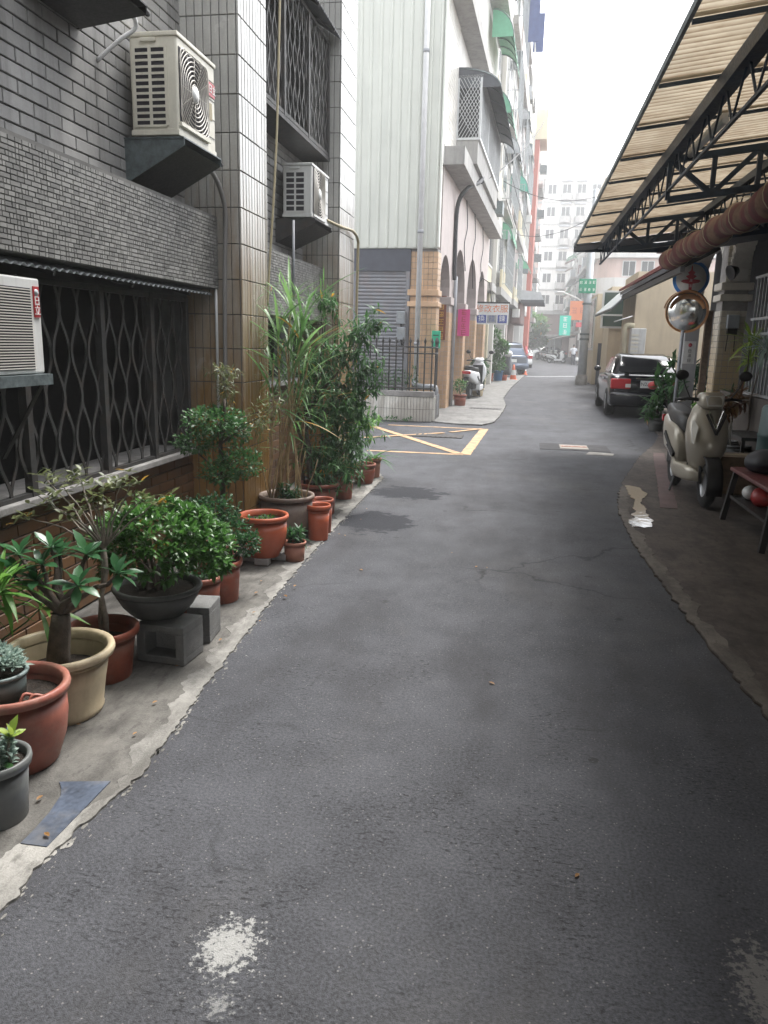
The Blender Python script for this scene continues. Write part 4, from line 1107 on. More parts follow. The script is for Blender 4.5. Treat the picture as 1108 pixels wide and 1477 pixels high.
# 14 tall shrub with drooping leaves
c, r_, h = potfit(430, 489, 695, 746, .78); t = plant_thing('brown pot with the tall drooping-leaved shrub that leans over the alley', c); pot(t, c, r_, h, M['terra'], .76)
b0 = c+V((-.05, 0, h*.8)); j = AY(440, 610, c.y+.1)
branchy(t, M['bark'], [(wig(b0, j, 5, .04), .026, .020), (wig(b0+V((-.1, .05, 0)), AY(425, 560, c.y+.2), 5, .04), .02, .012), (wig(b0+V((.03, .05, 0)), AY(470, 580, c.y+.2), 5, .05), .016, .010)], 'trunk')
lm = leaf_mesh(.085, .021, .5, M['leaf_mid'], .2, 3); ll = []
for (px, py, a, dy, n) in ((450, 560, 32, .2, 46), (480, 500, 30, .3, 40), (520, 478, 26, .4, 40), (540, 470, 14, .45, 14), (505, 520, 24, .4, 30), (530, 530, 22, .45, 30), (515, 560, 24, .4, 30), (540, 555, 12, .45, 10), (460, 600, 36, .2, 60), (490, 610, 34, .3, 56), (440, 530, 24, .1, 26), (470, 540, 30, .3, 44), (480, 650, 34, .2, 60), (505, 640, 26, .3, 40), (455, 660, 28, .1, 44), (470, 430, 14, .4, 12), (478, 440, 12, .4, 10), (500, 580, 26, .4, 36), (520, 600, 22, .45, 26), (485, 570, 30, .3, 40), (495, 680, 20, .1, 26), (470, 690, 18, .0, 22)):
    e = AY(px, py, c.y+dy); k = m_per_px(e)
    branchy(t, M['bark'], [(wig(j if py < 640 else b0, e, 6, .05), .009, .003)])
    for q in range(n):
        p = e+V((random.gauss(0, .55), random.gauss(0, .6), random.gauss(0, .5)))*(a*k)
        ll += whorl(p, rdir(-.2, 1), 6, (.6, 1.25), (.65, 1.2))
leaves(t, lm, ll, 260)
# 15..17 far pots of the row
c, r_, h = potfit(481, 511, 684, 722, .78); t = plant_thing('terracotta pot with a bushy mid-green plant next to the drooping shrub', c); pot(t, c, r_, h, M['terra'], .76)
lm = leaf_mesh(.06, .024, .3, M['leaf_mid'], .25); leaves(t, lm, clump(c+V((0, .05, h+.16)), .22, .25, .22, 420, .3), 40)
c, r_, h = potfit(507, 542, 668, 700, .74); t = plant_thing('reddish round pot with bright green leaves near the alley mouth', c); pot(t, c, r_, h, M['terra'], .70, 'round')
lm = leaf_mesh(.10, .035, .35, M['leaf_bright'], .25); ll = []
for k in range(46): ll += whorl(AY(random.gauss(518, 13), random.gauss(615, 17), c.y+random.uniform(-.1, .2)), rdir(0, 1), 7, (.3, 1.0), (.6, 1.1))
branchy(t, M['bark'], [(wig(c+V((0, 0, h*.8)), AY(515, 625, c.y), 5, .05), .012, .008)], 'trunk')
leaves(t, lm, ll, 100)
c, r_, h = potfit(528, 550, 660, 690, .78); t = plant_thing('last terracotta pot of the row with strap-leaved bromeliad', c); pot(t, c, r_, h, M['terra_p'], .76)
lm = leaf_mesh(.34, .05, .75, M['leaf_mid'], .3, 6, 'strap_leaf', .7); ll = whorl(c+V((0, 0, h*.85)), (0, 0, 1), 16, (.3, .95), (.6, 1.05)); leaves(t, lm, ll, 30)
# fallen leaves
lm = leaf_mesh(.035, .018, .15, leafmat('fallen_leaf', (.18, .09, .035), (.30, .16, .05)), .3); fl = []
for k in range(46):
    y = random.uniform(1.7, 7); fl.append(dir_m((random.uniform(-1.85, -1.32) if k > 5 else random.uniform(-1.2, 1.0), y, .022 if k > 5 else .006), (random.uniform(-1, 1), random.uniform(-1, 1), .1), random.uniform(.5, 1.1)))
co = [v.co.copy() for v in lm.vertices]; fc = [tuple(p.vertices) for p in lm.polygons]; mb = MB()
for m in fl: mb.add([m @ q for q in co], fc)
tag(stuff(mb.build('fallen_leaves', lm.materials[0])), 'dry brown leaves scattered along the cement strip', 'leaves')

# ================================================================== CORNER HOUSE (far frame: local x = out of facade, local y = along street)
ch = thing('corner_house', 'tall corner house with pale green metal siding, grey shutter and street arches', 'house', FO, -FA)
def L(*a): return V(a)
MB().box(-6, -.36, .02, 12, 0, 16).build('core', M['pinkwall'], ch, False)
# siding panels
sp = MB(); pw = .2
sp.add([(0, 0, 0), (pw*.62, 0, 0), (pw*.70, -.022, 0), (pw*.86, -.022, 0), (pw*.94, 0, 0), (pw-.004, 0, 0), (pw-.004, .012, 0),
        (0, 0, 10), (pw*.62, 0, 10), (pw*.70, -.022, 10), (pw*.86, -.022, 10), (pw*.94, 0, 10), (pw-.004, 0, 10), (pw-.004, .012, 10)], [(i, i+1, i+8, i+7) for i in range(6)])
for k in range(10):
    for z in range(9): sp.ball((.05+.0*k, -.004, .06+z*1.1), .008, .006, .008, 6, 4) if k == 0 else None
spm = sp.mesh('siding_panel', M['siding'])
for k in range(19): obj('siding_panel', spm, ch, Matrix.Translation((-.02-pw*(k+1), -.08, 3.45)))
MB().box(-4, -.01, -.075, .015, 3.43, 3.47).build('drip_edge', M['siding'], ch, False)
MB().box(-.006, .03, -.12, .02, 3.45, 13.4).build('corner_trim', M['siding'], ch, False)
MB().box(-3.9, -.55, -.05, .018, 2.98, 3.428).build('shutter_box', M['shutter_box'], ch, False)
sh = MB().box(-3.9, -.56, .0, .019, .3, 2.98).build('shutter', M['shutter_box'], ch, False)
sl_ = MB()
for k in range(4):
    a = PI*k/3; sl_.add([(0, -.018*math.sin(a)+.0, .072*k/3), (2.6, -.018*math.sin(a), .072*k/3)], [])
sl_.f = [(0, 1, 3, 2), (2, 3, 5, 4), (4, 5, 7, 6)]; sl_.sm = [True]*3
slm = sl_.mesh('shutter_slat', M['shutter'])
for k in range(36): obj('slat', slm, sh, Matrix.Translation((-3.2, -.003, .36+k*.073)))
for x in (-.60, -1.74): MB().box(x-.04, x+.04, -.05, -.012, .3, 2.978).build('shutter_guide', M['shutter'], ch, False)
# orange tiled corner pillar
MB().box(-.55, .0, .0, .42, 0, 3.43).build('pillar', M['cement'], ch, False)
def Lt(lst): m = wm(ch); r3 = m.to_3x3(); return [(m @ o, r3 @ U, r3 @ Vv, r3 @ N, a, b) for (o, U, Vv, N, a, b) in lst]
ot = tile_rect((-.548, .0, .02), (1, 0, 0), (0, 0, 1), (0, -1, 0), .55, 3.4, .085, .105, .007)+tile_rect((.0, -.01, .02), (0, 1, 0), (0, 0, 1), (1, 0, 0), .42, 3.4, .085, .105, .007)
place_tiles(ch, 'pillar_tile', M['orange_t'], Lt(ot))
for (z0, z1, e) in ((2.28, 2.38, .05), (2.50, 2.62, .05)): MB().box(-.60, e, -e-.012, .44, z0, z1).build('capital', M['orange_t'], ch, False, bevel=.01)
# arcade: arches towards the street
def arcade(parent, ops, zs, ztop, s0, s1, t0, t1, mat, name='arcade_wall'):
    mb = MB(); cur = s0
    for (a, b) in ops:
        mb.box(t0, t1, cur, a, 0, ztop)
        rr = (b-a)/2; n = 14; mid = (a+b)/2
        for k in range(n):
            a0 = PI-PI*k/n; a1 = PI-PI*(k+1)/n
            y0, z0 = mid+rr*math.cos(a0), zs+rr*math.sin(a0); y1, z1 = mid+rr*math.cos(a1), zs+rr*math.sin(a1)
            mb.add([(t0, y0, z0), (t1, y0, z0), (t1, y1, z1), (t0, y1, z1), (t0, y0, ztop), (t1, y0, ztop), (t1, y1, ztop), (t0, y1, ztop)], [(0, 1, 2, 3), (1, 5, 6, 2), (0, 3, 7, 4), (4, 7, 6, 5)])
        cur = b
    mb.box(t0, t1, cur, s1, 0, ztop)
    return mb.build(name, mat, parent, False)
cols = [(.42, 2.05), (2.65, 5.1), (5.6, 8.2), (8.7, 11.2)]
arcade(ch, cols, 2.62, 5.1, .421, 12, -.35, -.001, M['pinkwall'])
pts_ = []
for (a, b) in ((2.05, 2.65), (5.1, 5.6), (8.2, 8.7), (11.2, 12)):
    pts_ += tile_rect((.0, a, .02), (0, 1, 0), (0, 0, 1), (1, 0, 0), b-a, 2.3, .085, .105, .007)+tile_rect((-.348, a, .02), (1, 0, 0), (0, 0, 1), (0, -1, 0), .35, 2.3, .085, .105, .007)
    MB().box(-.36, .05, a-.05, b+.05, 2.42, 2.60).build('capital', M['pinkwall'], ch, False, bevel=.012)
place_tiles(ch, 'column_tile', M['orange_t'], Lt(pts_))
for (a, b) in cols:
    s2 = MB().box(-.40, -.33, a, b, 0, 3.5).build('side_shutter', M['shutter_box'], ch, False)
    for k in range(22): MB().box(-.33, -.312, a+.02, b-.02, .1+k*.12, .17+k*.12).build('slat', M['shutter'], s2, False)
# balconies and caged bay above
MB().box(-.3, .42, .35, 11.8, 5.1, 5.45).build('balcony_slab', M['slab'], ch, False)
wt = tile_rect((.002, .05, 5.47), (0, 1, 0), (0, 0, 1), (1, 0, 0), 2.0, 3.4, .10, .10, .008)
place_tiles(ch, 'wall_tile', M['white_t'], Lt(wt), maxobj=150)
MB().box(-.35, .0, .03, 12, 5.1, 15.8).build('upper_wall', M['white_wall'], ch, False)
bay = MB().box(.0, .50, 2.02, 8.0, 5.46, 5.95).build('bay_base', M['slab'], ch, False)
for z0, z1, t1 in ((5.95, 6.0, .55), (7.2, 7.26, .55)): MB().box(.0, t1, 2.0, 8.0, z0, z1).build('bay_frame', M['alu'], bay, False)
for (x, y) in ((.02, 2.02), (.52, 2.02), (.52, 4.0), (.52, 6.0), (.52, 7.97)): MB().box(x-.025, x+.025, y-.025, y+.025, 6.0, 7.2).build('bay_post', M['alu'], bay, False)
MB().box(.03, .49, 2.08, 2.10, 6.0, 7.2).build('bay_screen', M['glass_d'], bay, False)
MB().box(.47, .49, 2.08, 7.95, 6.0, 7.2).build('bay_screen', M['glass_d'], bay, False)
for k in range(-9, 6):
    for sg in (1, -1):
        a = L(.05, 2.0, 6.0+k*.125 if sg > 0 else 7.2-k*.125); b_ = a+L(.45, 0, sg*.75)
        # clip to the frame
        def clipz(p, q, z):
            u = (z-p.z)/(q.z-p.z); return p.lerp(q, u)
        p, q = (a, b_) if a.z < b_.z else (b_, a)
        if q.z <= 6.0 or p.z >= 7.2: continue
        if p.z < 6.0: p = clipz(p, q, 6.0)
        if q.z > 7.2: q = clipz(p, q, 7.2)
        MB().bar(p, q, .010, .010, (0, 1, 0)).build('lattice_bar', M['alu'], bay, False)
for k in range(28): MB().box(.535, .55, 2.15+k*.21, 2.17+k*.21, 6.0, 7.2).build('bay_bar', M['alu'], bay, False)
def curved_awning(parent, s0, s1, t0, t1, z0, drop, mat, ribs=6, name='awning'):
    n = 7; vs = []; fs = []
    prof = [(t0+(t1-t0)*math.sin(PI/2*i/n), z0-drop*(1-math.cos(PI/2*i/n))) for i in range(n+1)]
    mb = MB()
    for (x, z) in prof: vs += [(x, s0, z), (x, s1, z), (x, s0, z-.015), (x, s1, z-.015)]
    for i in range(n):
        a = i*4; b = a+4; fs += [(a, a+1, b+1, b), (a+2, b+2, b+3, a+3), (a, b, b+2, a+2), (a+1, a+3, b+3, b+1)]
    mb.add(vs, fs, True); o = mb.build(name, mat, parent, False)
    for k in range(ribs+1):
        s = s0+(s1-s0)*k/ribs; MB().tube([(x, s, z-.03) for (x, z) in prof], .014, 5).build('awning_rib', M['galv'], o, False)
    MB().prism([(x, s0, z-.001) for (x, z) in prof]+[(t0, s0, prof[-1][1])], (0, 0, 0), (0, .008, 0)).build('awning_end', mat, o, False)
    return o
curved_awning(ch, 2.0, 8.0, .0, .95, 7.42, .42, M['dark_aw'])
for (z, t_) in ((8.2, .40), (8.75, .18), (11.1, .5), (13.9, .5)): MB().box(-.3, t_, .3 if t_ > .3 else .1, 11.9, z, z+.30).build('balcony_slab', M['slab'], ch, False)
MB().box(.32, .40, .3, 11.9, 11.4, 12.1).build('parapet', M['white_wall'], ch, False)
curved_awning(ch, 8.2, 11.8, .1, .72, 10.9, .75, M['green_aw'], 5)
curved_awning(ch, 8.6, 11.8, .1, .75, 8.95, .70, M['green_aw'], 5)
# things fixed to the corner house
dp = thing('downpipe', 'tall white rainwater pipe on the corner of the green-sided house', 'pipe', wm(ch) @ L(-.34, -.2, .62), -FA)
MB().tube([wm(ch) @ L(-.34, -.2, 14), wm(ch) @ L(-.34, -.2, .72)], .055, 10).build('pipe', M['pipe_w'], dp)
for z in (3.7, 7.0, 1.5): MB().tube([wm(ch) @ L(-.34, -.2, z), wm(ch) @ L(-.34, -.2, z+.06)], .065, 10).build('pipe_clip', M['pipe_g'], dp)
MB().tube(spl([wm(ch) @ L(-.36, -.2, .80), wm(ch) @ L(-.34, -.26, .68), wm(ch) @ L(-.10, -.5, .66), wm(ch) @ L(.06, -.5, .66), wm(ch) @ L(.13, -.5, .60), wm(ch) @ L(.13, -.48, .1)], 6), .06, 10).build('elbow', M['pipe_g'], dp)
for k, (px, py, lab) in enumerate(((578, 458, 'grey electricity meter box, upper one, beside the rolling shutter'), (578, 481, 'grey electricity meter box, lower one, beside the rolling shutter'))):
    q = AY(px, py, 16.2); t = thing('meter_box', lab, 'meter box', q); MB().box(q.x-.09, q.x+.09, q.y, q.y+.12, q.z-.13, q.z+.13).build('casing', M['grey_box'], t, bevel=.015)
    MB().box(q.x-.06, q.x+.06, q.y-.006, q.y+.001, q.z-.02, q.z+.10).build('cover', M['galv_l'], t); MB().tube([(q.x, q.y+.06, q.z-.13), (q.x+.02, q.y+.08, q.z-.24)], .02, 6).build('cable_gland', M['cable_k'], t)
q = AY(629, 490, 16.25); t = thing('letterbox', 'bright green letterbox at the corner of the orange tiled pillar', 'letterbox', q)
MB().box(q.x-.085, q.x+.085, q.y-.06, q.y+.06, q.z-.18, q.z+.18).build('box', M['postbox'], t, bevel=.01)
MB().box(q.x-.06, q.x+.06, q.y-.063, q.y-.058, q.z+.08, q.z+.10).build('slot', M['iron_d'], t)
# planter with curved tiled wall
ctr = [V((-4.1, 16.2, 0)), V((-3.6, 15.72, 0)), V((-3.0, 15.42, 0)), V((-2.4, 15.26, 0)), V((-1.95, 15.24, 0)), V((-1.72, 15.3, 0))]
arc = spl(ctr, 12)
pw_ = thing('planter', 'low curved planter wall of upright white tiles in front of the shutter', 'planter', (-2.6, 15.5, 0))
mb = MB(); inn = [V((p.x, p.y+.16, 0)) for p in arc]
n = len(arc)
mb.add([p for p in arc]+[V((p.x, p.y, .50)) for p in arc]+[V((p.x, p.y, .50)) for p in inn]+inn, [(i, i+1, n+i+1, n+i) for i in range(n-1)]+[(n+i, n+i+1, 2*n+i+1, 2*n+i) for i in range(n-1)]+[(2*n+i, 2*n+i+1, 3*n+i+1, 3*n+i) for i in range(n-1)])
mb.box(-1.80, -1.70, 15.31, 16.3, 0, .5)
mb.build('wall', M['mortar'], pw_)
cp = MB(); off = [V((p.x+.01, p.y-.03, 0)) for p in arc]
cp.add([V((p.x, p.y, .503)) for p in off]+[V((p.x, p.y, .60)) for p in off]+[V((p.x, p.y+.03, .60)) for p in inn]+[V((p.x, p.y+.03, .503)) for p in inn], [(i, i+1, n+i+1, n+i) for i in range(n-1)]+[(n+i, n+i+1, 2*n+i+1, 2*n+i) for i in range(n-1)]+[(2*n+i, 2*n+i+1, 3*n+i+1, 3*n+i) for i in range(n-1)]+[(3*n+i, 3*n+i+1, i+1, i) for i in range(n-1)]+[(n-1, 2*n-1, 3*n-1, 4*n-1)])
cp.build('coping', M['cement'], pw_)
tl = []; acc = 0; step = .062
for a, b in zip(arc[:-1], arc[1:]):
    d = b-a; ln = d.length; u = d.normalized(); nn = V((u.y, -u.x, 0))
    while acc < ln:
        for (z, hh) in ((.012, .235), (.253, .24)): tl.append((a+u*acc+V((0, 0, z)), u, V((0, 0, 1)), nn, .056, hh))
        acc += step
    acc -= ln
place_tiles(pw_, 'planter_tile', M['white_t'], tl)
MB().box(-3.6, -1.80, 15.62, 16.25, .3, .47).build('soil', M['soil'], pw_)
# railing on the planter
rl = thing('railing', 'black iron spear-topped railing standing on the curved planter wall', 'railing', (-2.6, 15.5, .6))
rp = [V((p.x, p.y+.10, 0)) for p in arc]+[V((-1.74, 15.7, 0)), V((-1.76, 16.2, 0))]
for z in (.66, 1.34, 1.46): MB().tube([V((p.x, p.y, z)) for p in rp], .016, 6).build('rail', M['iron_d'], rl)
pk = MB(); pk.box(-.013, .013, -.013, .013, 0, .92); pk.lathe([(.013, .92), (.028, .97), (.008, 1.03), (0, 1.06)], 6)
pkm = pk.mesh('picket', M['iron_d'])
acc = 0
for a, b in zip(rp[:-1], rp[1:]):
    ln = (b-a).length
    while acc < ln: obj('picket', pkm, rl, Matrix.Translation(a.lerp(b, acc/ln)+V((0, 0, .60))-rl.location)); acc += .145
    acc -= ln
t = thing('weed', 'small green weeds growing at the foot of the curved planter wall', 'weeds', (-2.4, 15.2, 0)); lm = leaf_mesh(.08, .03, .3, M['leaf_mid'], .25)
leaves(t, lm, clump((-2.55, 15.12, .03), .3, .06, .04, 60)+clump((-2.2, 15.14, .03), .1, .05, .03, 20), 10)
t = plant_thing('leafy plants growing in the planter behind the black railing', (-2.6, 15.9, .47)); leaves(t, lm, clump((-2.7, 15.9, .75), .5, .2, .3, 260, .2)+clump((-2.25, 15.9, .8), .2, .2, .3, 90, .2), 40)
MB().tube([(-2.6, 15.9, .45), (-2.6, 15.9, .8)], .012, 6).build('stem', M['bark'], t)
# boards and signs on the arcade
def signboard(name, label, cat, s, t, z0, z1, wd, mat, ink, nch, seed, frame=None, face='cam'):
    c = FW(s, t, 0); o = thing(name, label, cat, (c.x, c.y, z0), -FA)
    MB().box(-wd/2, wd/2, -.012, .012, 0, z1-z0).build('board', mat, o, False)
    rg = random.Random(seed); hs = (z1-z0)/nch
    for k in range(nch): g_ = MB(); glyph(g_, (0, -.0135, hs*(k+.5)), (1, 0, 0), (0, 0, 1), (0, -1, 0), min(wd*.8, hs*.85), rg); g_.build('character', ink, o, False)
    return o
signboard('wall_board', 'tall weathered red board with yellow vertical writing on the arcade column', 'sign', 2.02, -.17, 1.62, 2.62, .22, M['board_red'], M['yellow_ink'], 6, 3)
signboard('paper_banner', 'bright pink vertical banner with dark red characters on an arcade column', 'banner', 5.0, .02, 1.75, 2.45, .32, M['pink_sign'], M['red_emblem'], 4, 5)
t = thing('hanging_sign', 'white shop sign with orange and blue characters hanging out from the arcade', 'sign', FW(10.5, .3, 2.2), -FA)
MB().box(-.52, .58, -.05, .05, 0, .68).build('panel', M['white_p'], t, False, bevel=.01)
MB().box(-.55, .61, -.03, .03, .68, .74).build('hanger_bar', M['iron_d'], t, False)
MB().tube([(-.5, 0, .72), (-.5, 0, 1.25), (-.35, 0, 1.5), (-.1, 0, 1.35), (0, 0, .72)], .015, 6).build('scroll_bracket', M['iron_d'], t, False)
Mt = wm(t); R3 = Mt.to_3x3()
letter(t, '修改衣服', .27, M['orange_ink'], Mt @ L(.03, -.053, .50), R3 @ L(1, 0, 0), (0, 0, 1), R3 @ L(0, -1, 0))
for k, cch in enumerate('換拉鍊'):
    bp = MB().box(-.46+k*.345, -.15+k*.345, -.054, -.045, .05, .31).build('character_block', M['blue_ink'] if k != 1 else M['galv_l'], t, False)
    letter(t, cch, .22, M['letter_w'] if k != 1 else M['blue_ink'], Mt @ L(-.305+k*.345, -.057, .18), R3 @ L(1, 0, 0), (0, 0, 1), R3 @ L(0, -1, 0))
cable('power_cable', 'thick black taped cable bundle running down the arcade wall', spl([FW(4.0, .45, 5.6), FW(3.2, .45, 5.3), FW(2.4, .25, 5.0), FW(2.35, .06, 4.6), FW(2.35, .05, 3.4), FW(2.35, .06, 3.0)], 6), .05, M['cable_k'])
cable('conduit', 'grey conduit below the taped cables beside the red board', [FW(2.6, .06, 3.1), FW(2.6, .06, 2.5), FW(2.6, .06, .05)], .045, M['pipe_g'])
for k, (s, dz) in enumerate(((4.4, .2), (6.5, .5), (9.0, .1))): cable('loose_wire', 'thin black wire looping down the arcade wall '+('by the first arches', 'in the middle', 'near the hanging sign')[k], spl([FW(s, .03, 5.1), FW(s+.3, .04, 4.5), FW(s-.2, .04, 4.0), FW(s+.15, .05, 3.6-dz)], 6), .012, M['cable_k'])

# ================================================================== ROW HOUSES BEYOND
def rowhouse(label, s0, s1, mat, floors, fh=3.1, g0=3.6, tf=0.0, awn=None, seed=0, cages=True, deep=5, name='row_house'):
    rg = random.Random(seed)
    o = thing(name, label, 'house', FW(s0, tf, 0), -FA); Ls = s1-s0; H = g0+floors*fh
    MB().box(-deep, 0, .02, Ls, g0, H).build('wall', mat, o, False)
    MB().box(-deep, -1.6, .02, Ls, 0, g0-.01).build('shopfront', M['grey_wall'], o, False)
    nc = max(1, int(Ls/4.5))
    for k in range(nc+1):
        y = min(max(Ls*k/nc-.25, .02), Ls-.5); MB().box(-.5, -.002, y, y+.5, 0, g0-.01).build('column', mat, o, False)
    for f in range(floors):
        z = g0+f*fh
        d = rg.uniform(.18, .38)
        MB().box(-.1, d, .1, Ls-.05, z-.18, z+.10).build('balcony_slab', M['slab'], o, False)
        if rg.random() < .55: MB().box(d-.08, d, .12, Ls-.07, z+.10, z+rg.uniform(.6, 1.0)).build('parapet', rg.choice((mat, M['white_wall'], M['cream_wall'])), o, False)
        nw = max(1, int(Ls/3))
        for k in range(nw):
            y = Ls*(k+.5)/nw; wf = MB().box(-.01, .03, y-.9, y+.9, z+.7, z+2.3).build('window', M['winframe'], o, False)
            for q in (-1, 1): MB().box(.02, .036, y+q*.44-.38, y+q*.44+.38, z+.78, z+2.22).build('pane', M['glass_d'], wf, False)
        if cages and rg.random() < .75:
            a, b = Ls*.08, Ls*rg.uniform(.5, .95); cg = MB()
            for zz in (z+.25, z+.9, z+1.6, z+2.2): cg.box(0, d+.12, a, a+.02, zz, zz+.02); cg.box(d+.10, d+.12, a, b, zz, zz+.02)
            for q in range(6): cg.box(d*q/5, d*q/5+.018, a, a+.018, z+.2, z+2.25)
            q = a
            while q < b: cg.box(d+.10, d+.118, q, q+.018, z+.2, z+2.25); q += .16
            cg.build('balcony_cage', M['galv_l'], o, False)
        if awn and rg.random() < .7:
            a = rg.uniform(.1, .3)*Ls; curved_awning(o, a, a+min(3.4, Ls*.55), 0, d+rg.uniform(.12, .3), z+2.75, rg.uniform(.5, .8), rg.choice(awn), 4)
        if rg.random() < .7:
            a = rg.uniform(.2, .8)*Ls; MB().box(.03, .38, a, a+.8, z-.62, z-.2).build('wall_unit', rg.choice((M['ac_grey'], M['galv'])), o, False)
    MB().box(-deep+.2, .15, .05, Ls-.05, H, H+.25).build('cornice', M['slab'], o, False)
    return o
rowhouse('narrow cream house strip with bare wires beside the arcade house', 12.05, 14.2, M['cream_wall'], 4, seed=1, cages=False, tf=-.05)
rowhouse('pale house with green balcony awnings and caged balconies', 14.3, 22, M['white_wall'], 4, seed=3, awn=(M['green_aw'], M['green_aw'], M['grey_aw']), tf=.1)
rowhouse('house with teal awning and stacked iron balcony cages', 22.1, 29, M['pinkwall'], 4, seed=9, awn=(M['green_aw2'], M['grey_aw']), tf=.15)
rowhouse('white house with grey curved awnings before the red-tiled facade', 29.1, 38, M['white_wall'], 4, seed=15, awn=(M['grey_aw'], M['green_aw']), tf=.1)
ro = thing('red_tiled_house', 'tall narrow red-tiled facade rising above the row houses', 'house', FW(38.2, .62), -FA)
MB().box(-6, -.3, 0, 8, 0, 15).build('wall', M['white_wall'], ro, False); MB().box(-.29, 0, .3, 3.2, 0, 14.6).build('red_pier', M['red_wall'], ro, False)
MB().box(-.299, .45, .2, 3.4, 14.61, 16.4).build('roof_box', M['pale_yel'], ro, False)
MB().box(-1.2, -.32, -.12, -.01, 0, 4.4).build('white_pier', M['white_strip'], ro, False)
for k in range(4): MB().box(-.25, .30, 3.3, 7.8, 3.2+k*3, 3.5+k*3).build('balcony_slab', M['slab'], ro, False); MB().box(.01, .5, 3.6+.2*k, 4.4+.2*k, 4.4+k*3, 4.9+k*3).build('wall_unit', M['galv'], ro, False)
rowhouse('distant pale yellow house past the red-tiled facade', 46.5, 60, M['pale_yel'], 3, seed=21, awn=(M['grey_aw'],), tf=0)
rowhouse('farthest grey house of the row before the junction', 60.5, 78, M['grey_wall'], 2, seed=25, awn=(M['grey_aw'],), tf=-.4)
# big grey projecting awning over the street
t = thing('shop_awning', 'large flat grey awning projecting over the pavement on dark posts', 'awning', FW(26.5, 0, 3.9), -FA)
MB().prism([(0, 0, .55), (1.55, 0, .40), (1.75, 0, 0), (0, 0, 0)], (0, 0, 0), (0, 5.2, 0)).build('hood', M['grey_aw'], t, False)
MB().box(0, 1.76, -.02, 5.22, -.10, -.002).build('valance', M['dark_aw'], t, False)
MB().box(.02, .62, .3, 4.6, -1.25, -.12).build('folded_canvas', M['brown_wall'], t, False, bevel=.08)
# blue washing on a high balcony
c = FW(17, .8, 13.0); o = MB().box(c.x-.15, c.x+.25, c.y, c.y+.05, c.z, c.z+1.6).build('washing', M['blue_cloth']); tag(o, 'blue cloth hung out to dry on a high balcony', 'washing')
c = FW(18.4, .9, 13.1); o = MB().box(c.x-.12, c.x+.3, c.y, c.y+.05, c.z, c.z+1.4).build('washing', M['blue_cloth']); tag(o, 'second blue cloth drying beside the white balcony bars', 'washing')
t = thing('balcony_rail', 'white barred balcony rail high on the row', 'railing', FW(17.5, .9, 11.4), -FA)
for k in range(12): MB().box(-.01, .02, k*.18, k*.18+.03, 0, 1.7).build('bar', M['white_p'], t, False)
for z in (0, .55, 1.1, 1.68): MB().box(-.012, .022, -.05, 2.1, z, z+.04).build('rail', M['white_p'], t, False)

def wire(label, a, b, sag, r=.012):
    a = V(a); b = V(b); return cable('overhead_wire', label, [a.lerp(b, i/14)-V((0, 0, sag*4*(i/14)*(1-i/14))) for i in range(15)], r, M['cable_k'])
wire('black overhead wire slanting up from the arcade cables to the far balconies', FW(3.6, .46, 5.35), FW(34, .95, 14.5), .3, .018)
wire('thin overhead wire along the row at balcony height', FW(9, .5, 7.6), FW(60, .9, 8.2), .5)
wire('second thin overhead wire sagging along the row', FW(11.8, .5, 6.4), FW(58, .9, 6.9), .6)
wire('overhead wire crossing the street to the tall grey pole', FW(13, .3, 7.2), (2.39, 33.1, 7.3), .35)
wire('lower overhead wire crossing the street to the tall grey pole', FW(22, .35, 6.6), (2.39, 33.1, 6.6), .35)
wire('overhead wire running on from the tall grey pole', (2.39, 33.3, 7.2), (5.4, 74, 7.5), .6)

# ---- apartment blocks closing the street
def block(label, x0, x1, y, z0, floors, fh, mat, cols_, bays=(), name='apartment_block', deep=12):
    o = thing(name, label, 'apartment block', ((x0+x1)/2, y, 0)); H = z0+floors*fh
    MB().box(x0, x1, y, y+deep, 0, H).build('wall', mat, o)
    MB().box(x0-.3, x1+.3, y-.25, y+deep, H, H+.6).build('parapet', M['white_wall'], o)
    for f in range(floors):
        z = z0+f*fh
        MB().box(x0, x1, y-.12, y-.001, z-.2, z+.05).build('floor_band', M['slab'], o)
        for k in range(cols_):
            xc = x0+(x1-x0)*(k+.5)/cols_; ww = (x1-x0)/cols_*.32
            wf = MB().box(xc-ww, xc+ww, y-.06, y-.002, z+.9, z+2.3).build('window', M['winframe'], o)
            MB().box(xc-ww+.1, xc-.05, y-.09, y-.055, z+1.0, z+2.2).build('pane', M['glass_d'], wf); MB().box(xc+.05, xc+ww-.1, y-.09, y-.055, z+1.0, z+2.2).build('pane', M['glass_d'], wf)
            if k in bays:
                pr = [(xc+ww*1.25*math.cos(a), y-.1-1.2*math.sin(a), z+.05) for a in [PI*i/8 for i in range(9)]]
                bb = MB().prism(pr, (0, 0, 0), (0, 0, .85)).build('balcony', M['slab'], o)
                for i in range(1, 8): MB().box(pr[i][0]-.03, pr[i][0]+.03, pr[i][1]-.03, pr[i][1]+.03, z+.91, z+1.15).build('rail_post', M['iron'], bb)
                MB().prism(pr, (0, 0, 2.5), (0, 0, 2.65)).build('canopy', M['grey_aw'], bb)
    return o
block('cream apartment block with rounded balconies closing the end of the street', 1.5, 9.6, 118, 3.5, 7, 3.0, M['white_wall'], 4, (1, 2))
block('pale pink and yellow apartment tower behind the street trees', -6, 1.3, 122, 3.5, 9, 3.1, M['pale_pink'], 3)
block('narrow pale yellow tower rising beside the end block', 9.8, 13.5, 126, 3.5, 7, 3.2, M['pale_yel'], 1)
bt = thing('brown_arcade', 'low brown arcade building across the end of the street', 'building', (2, 108, 0))
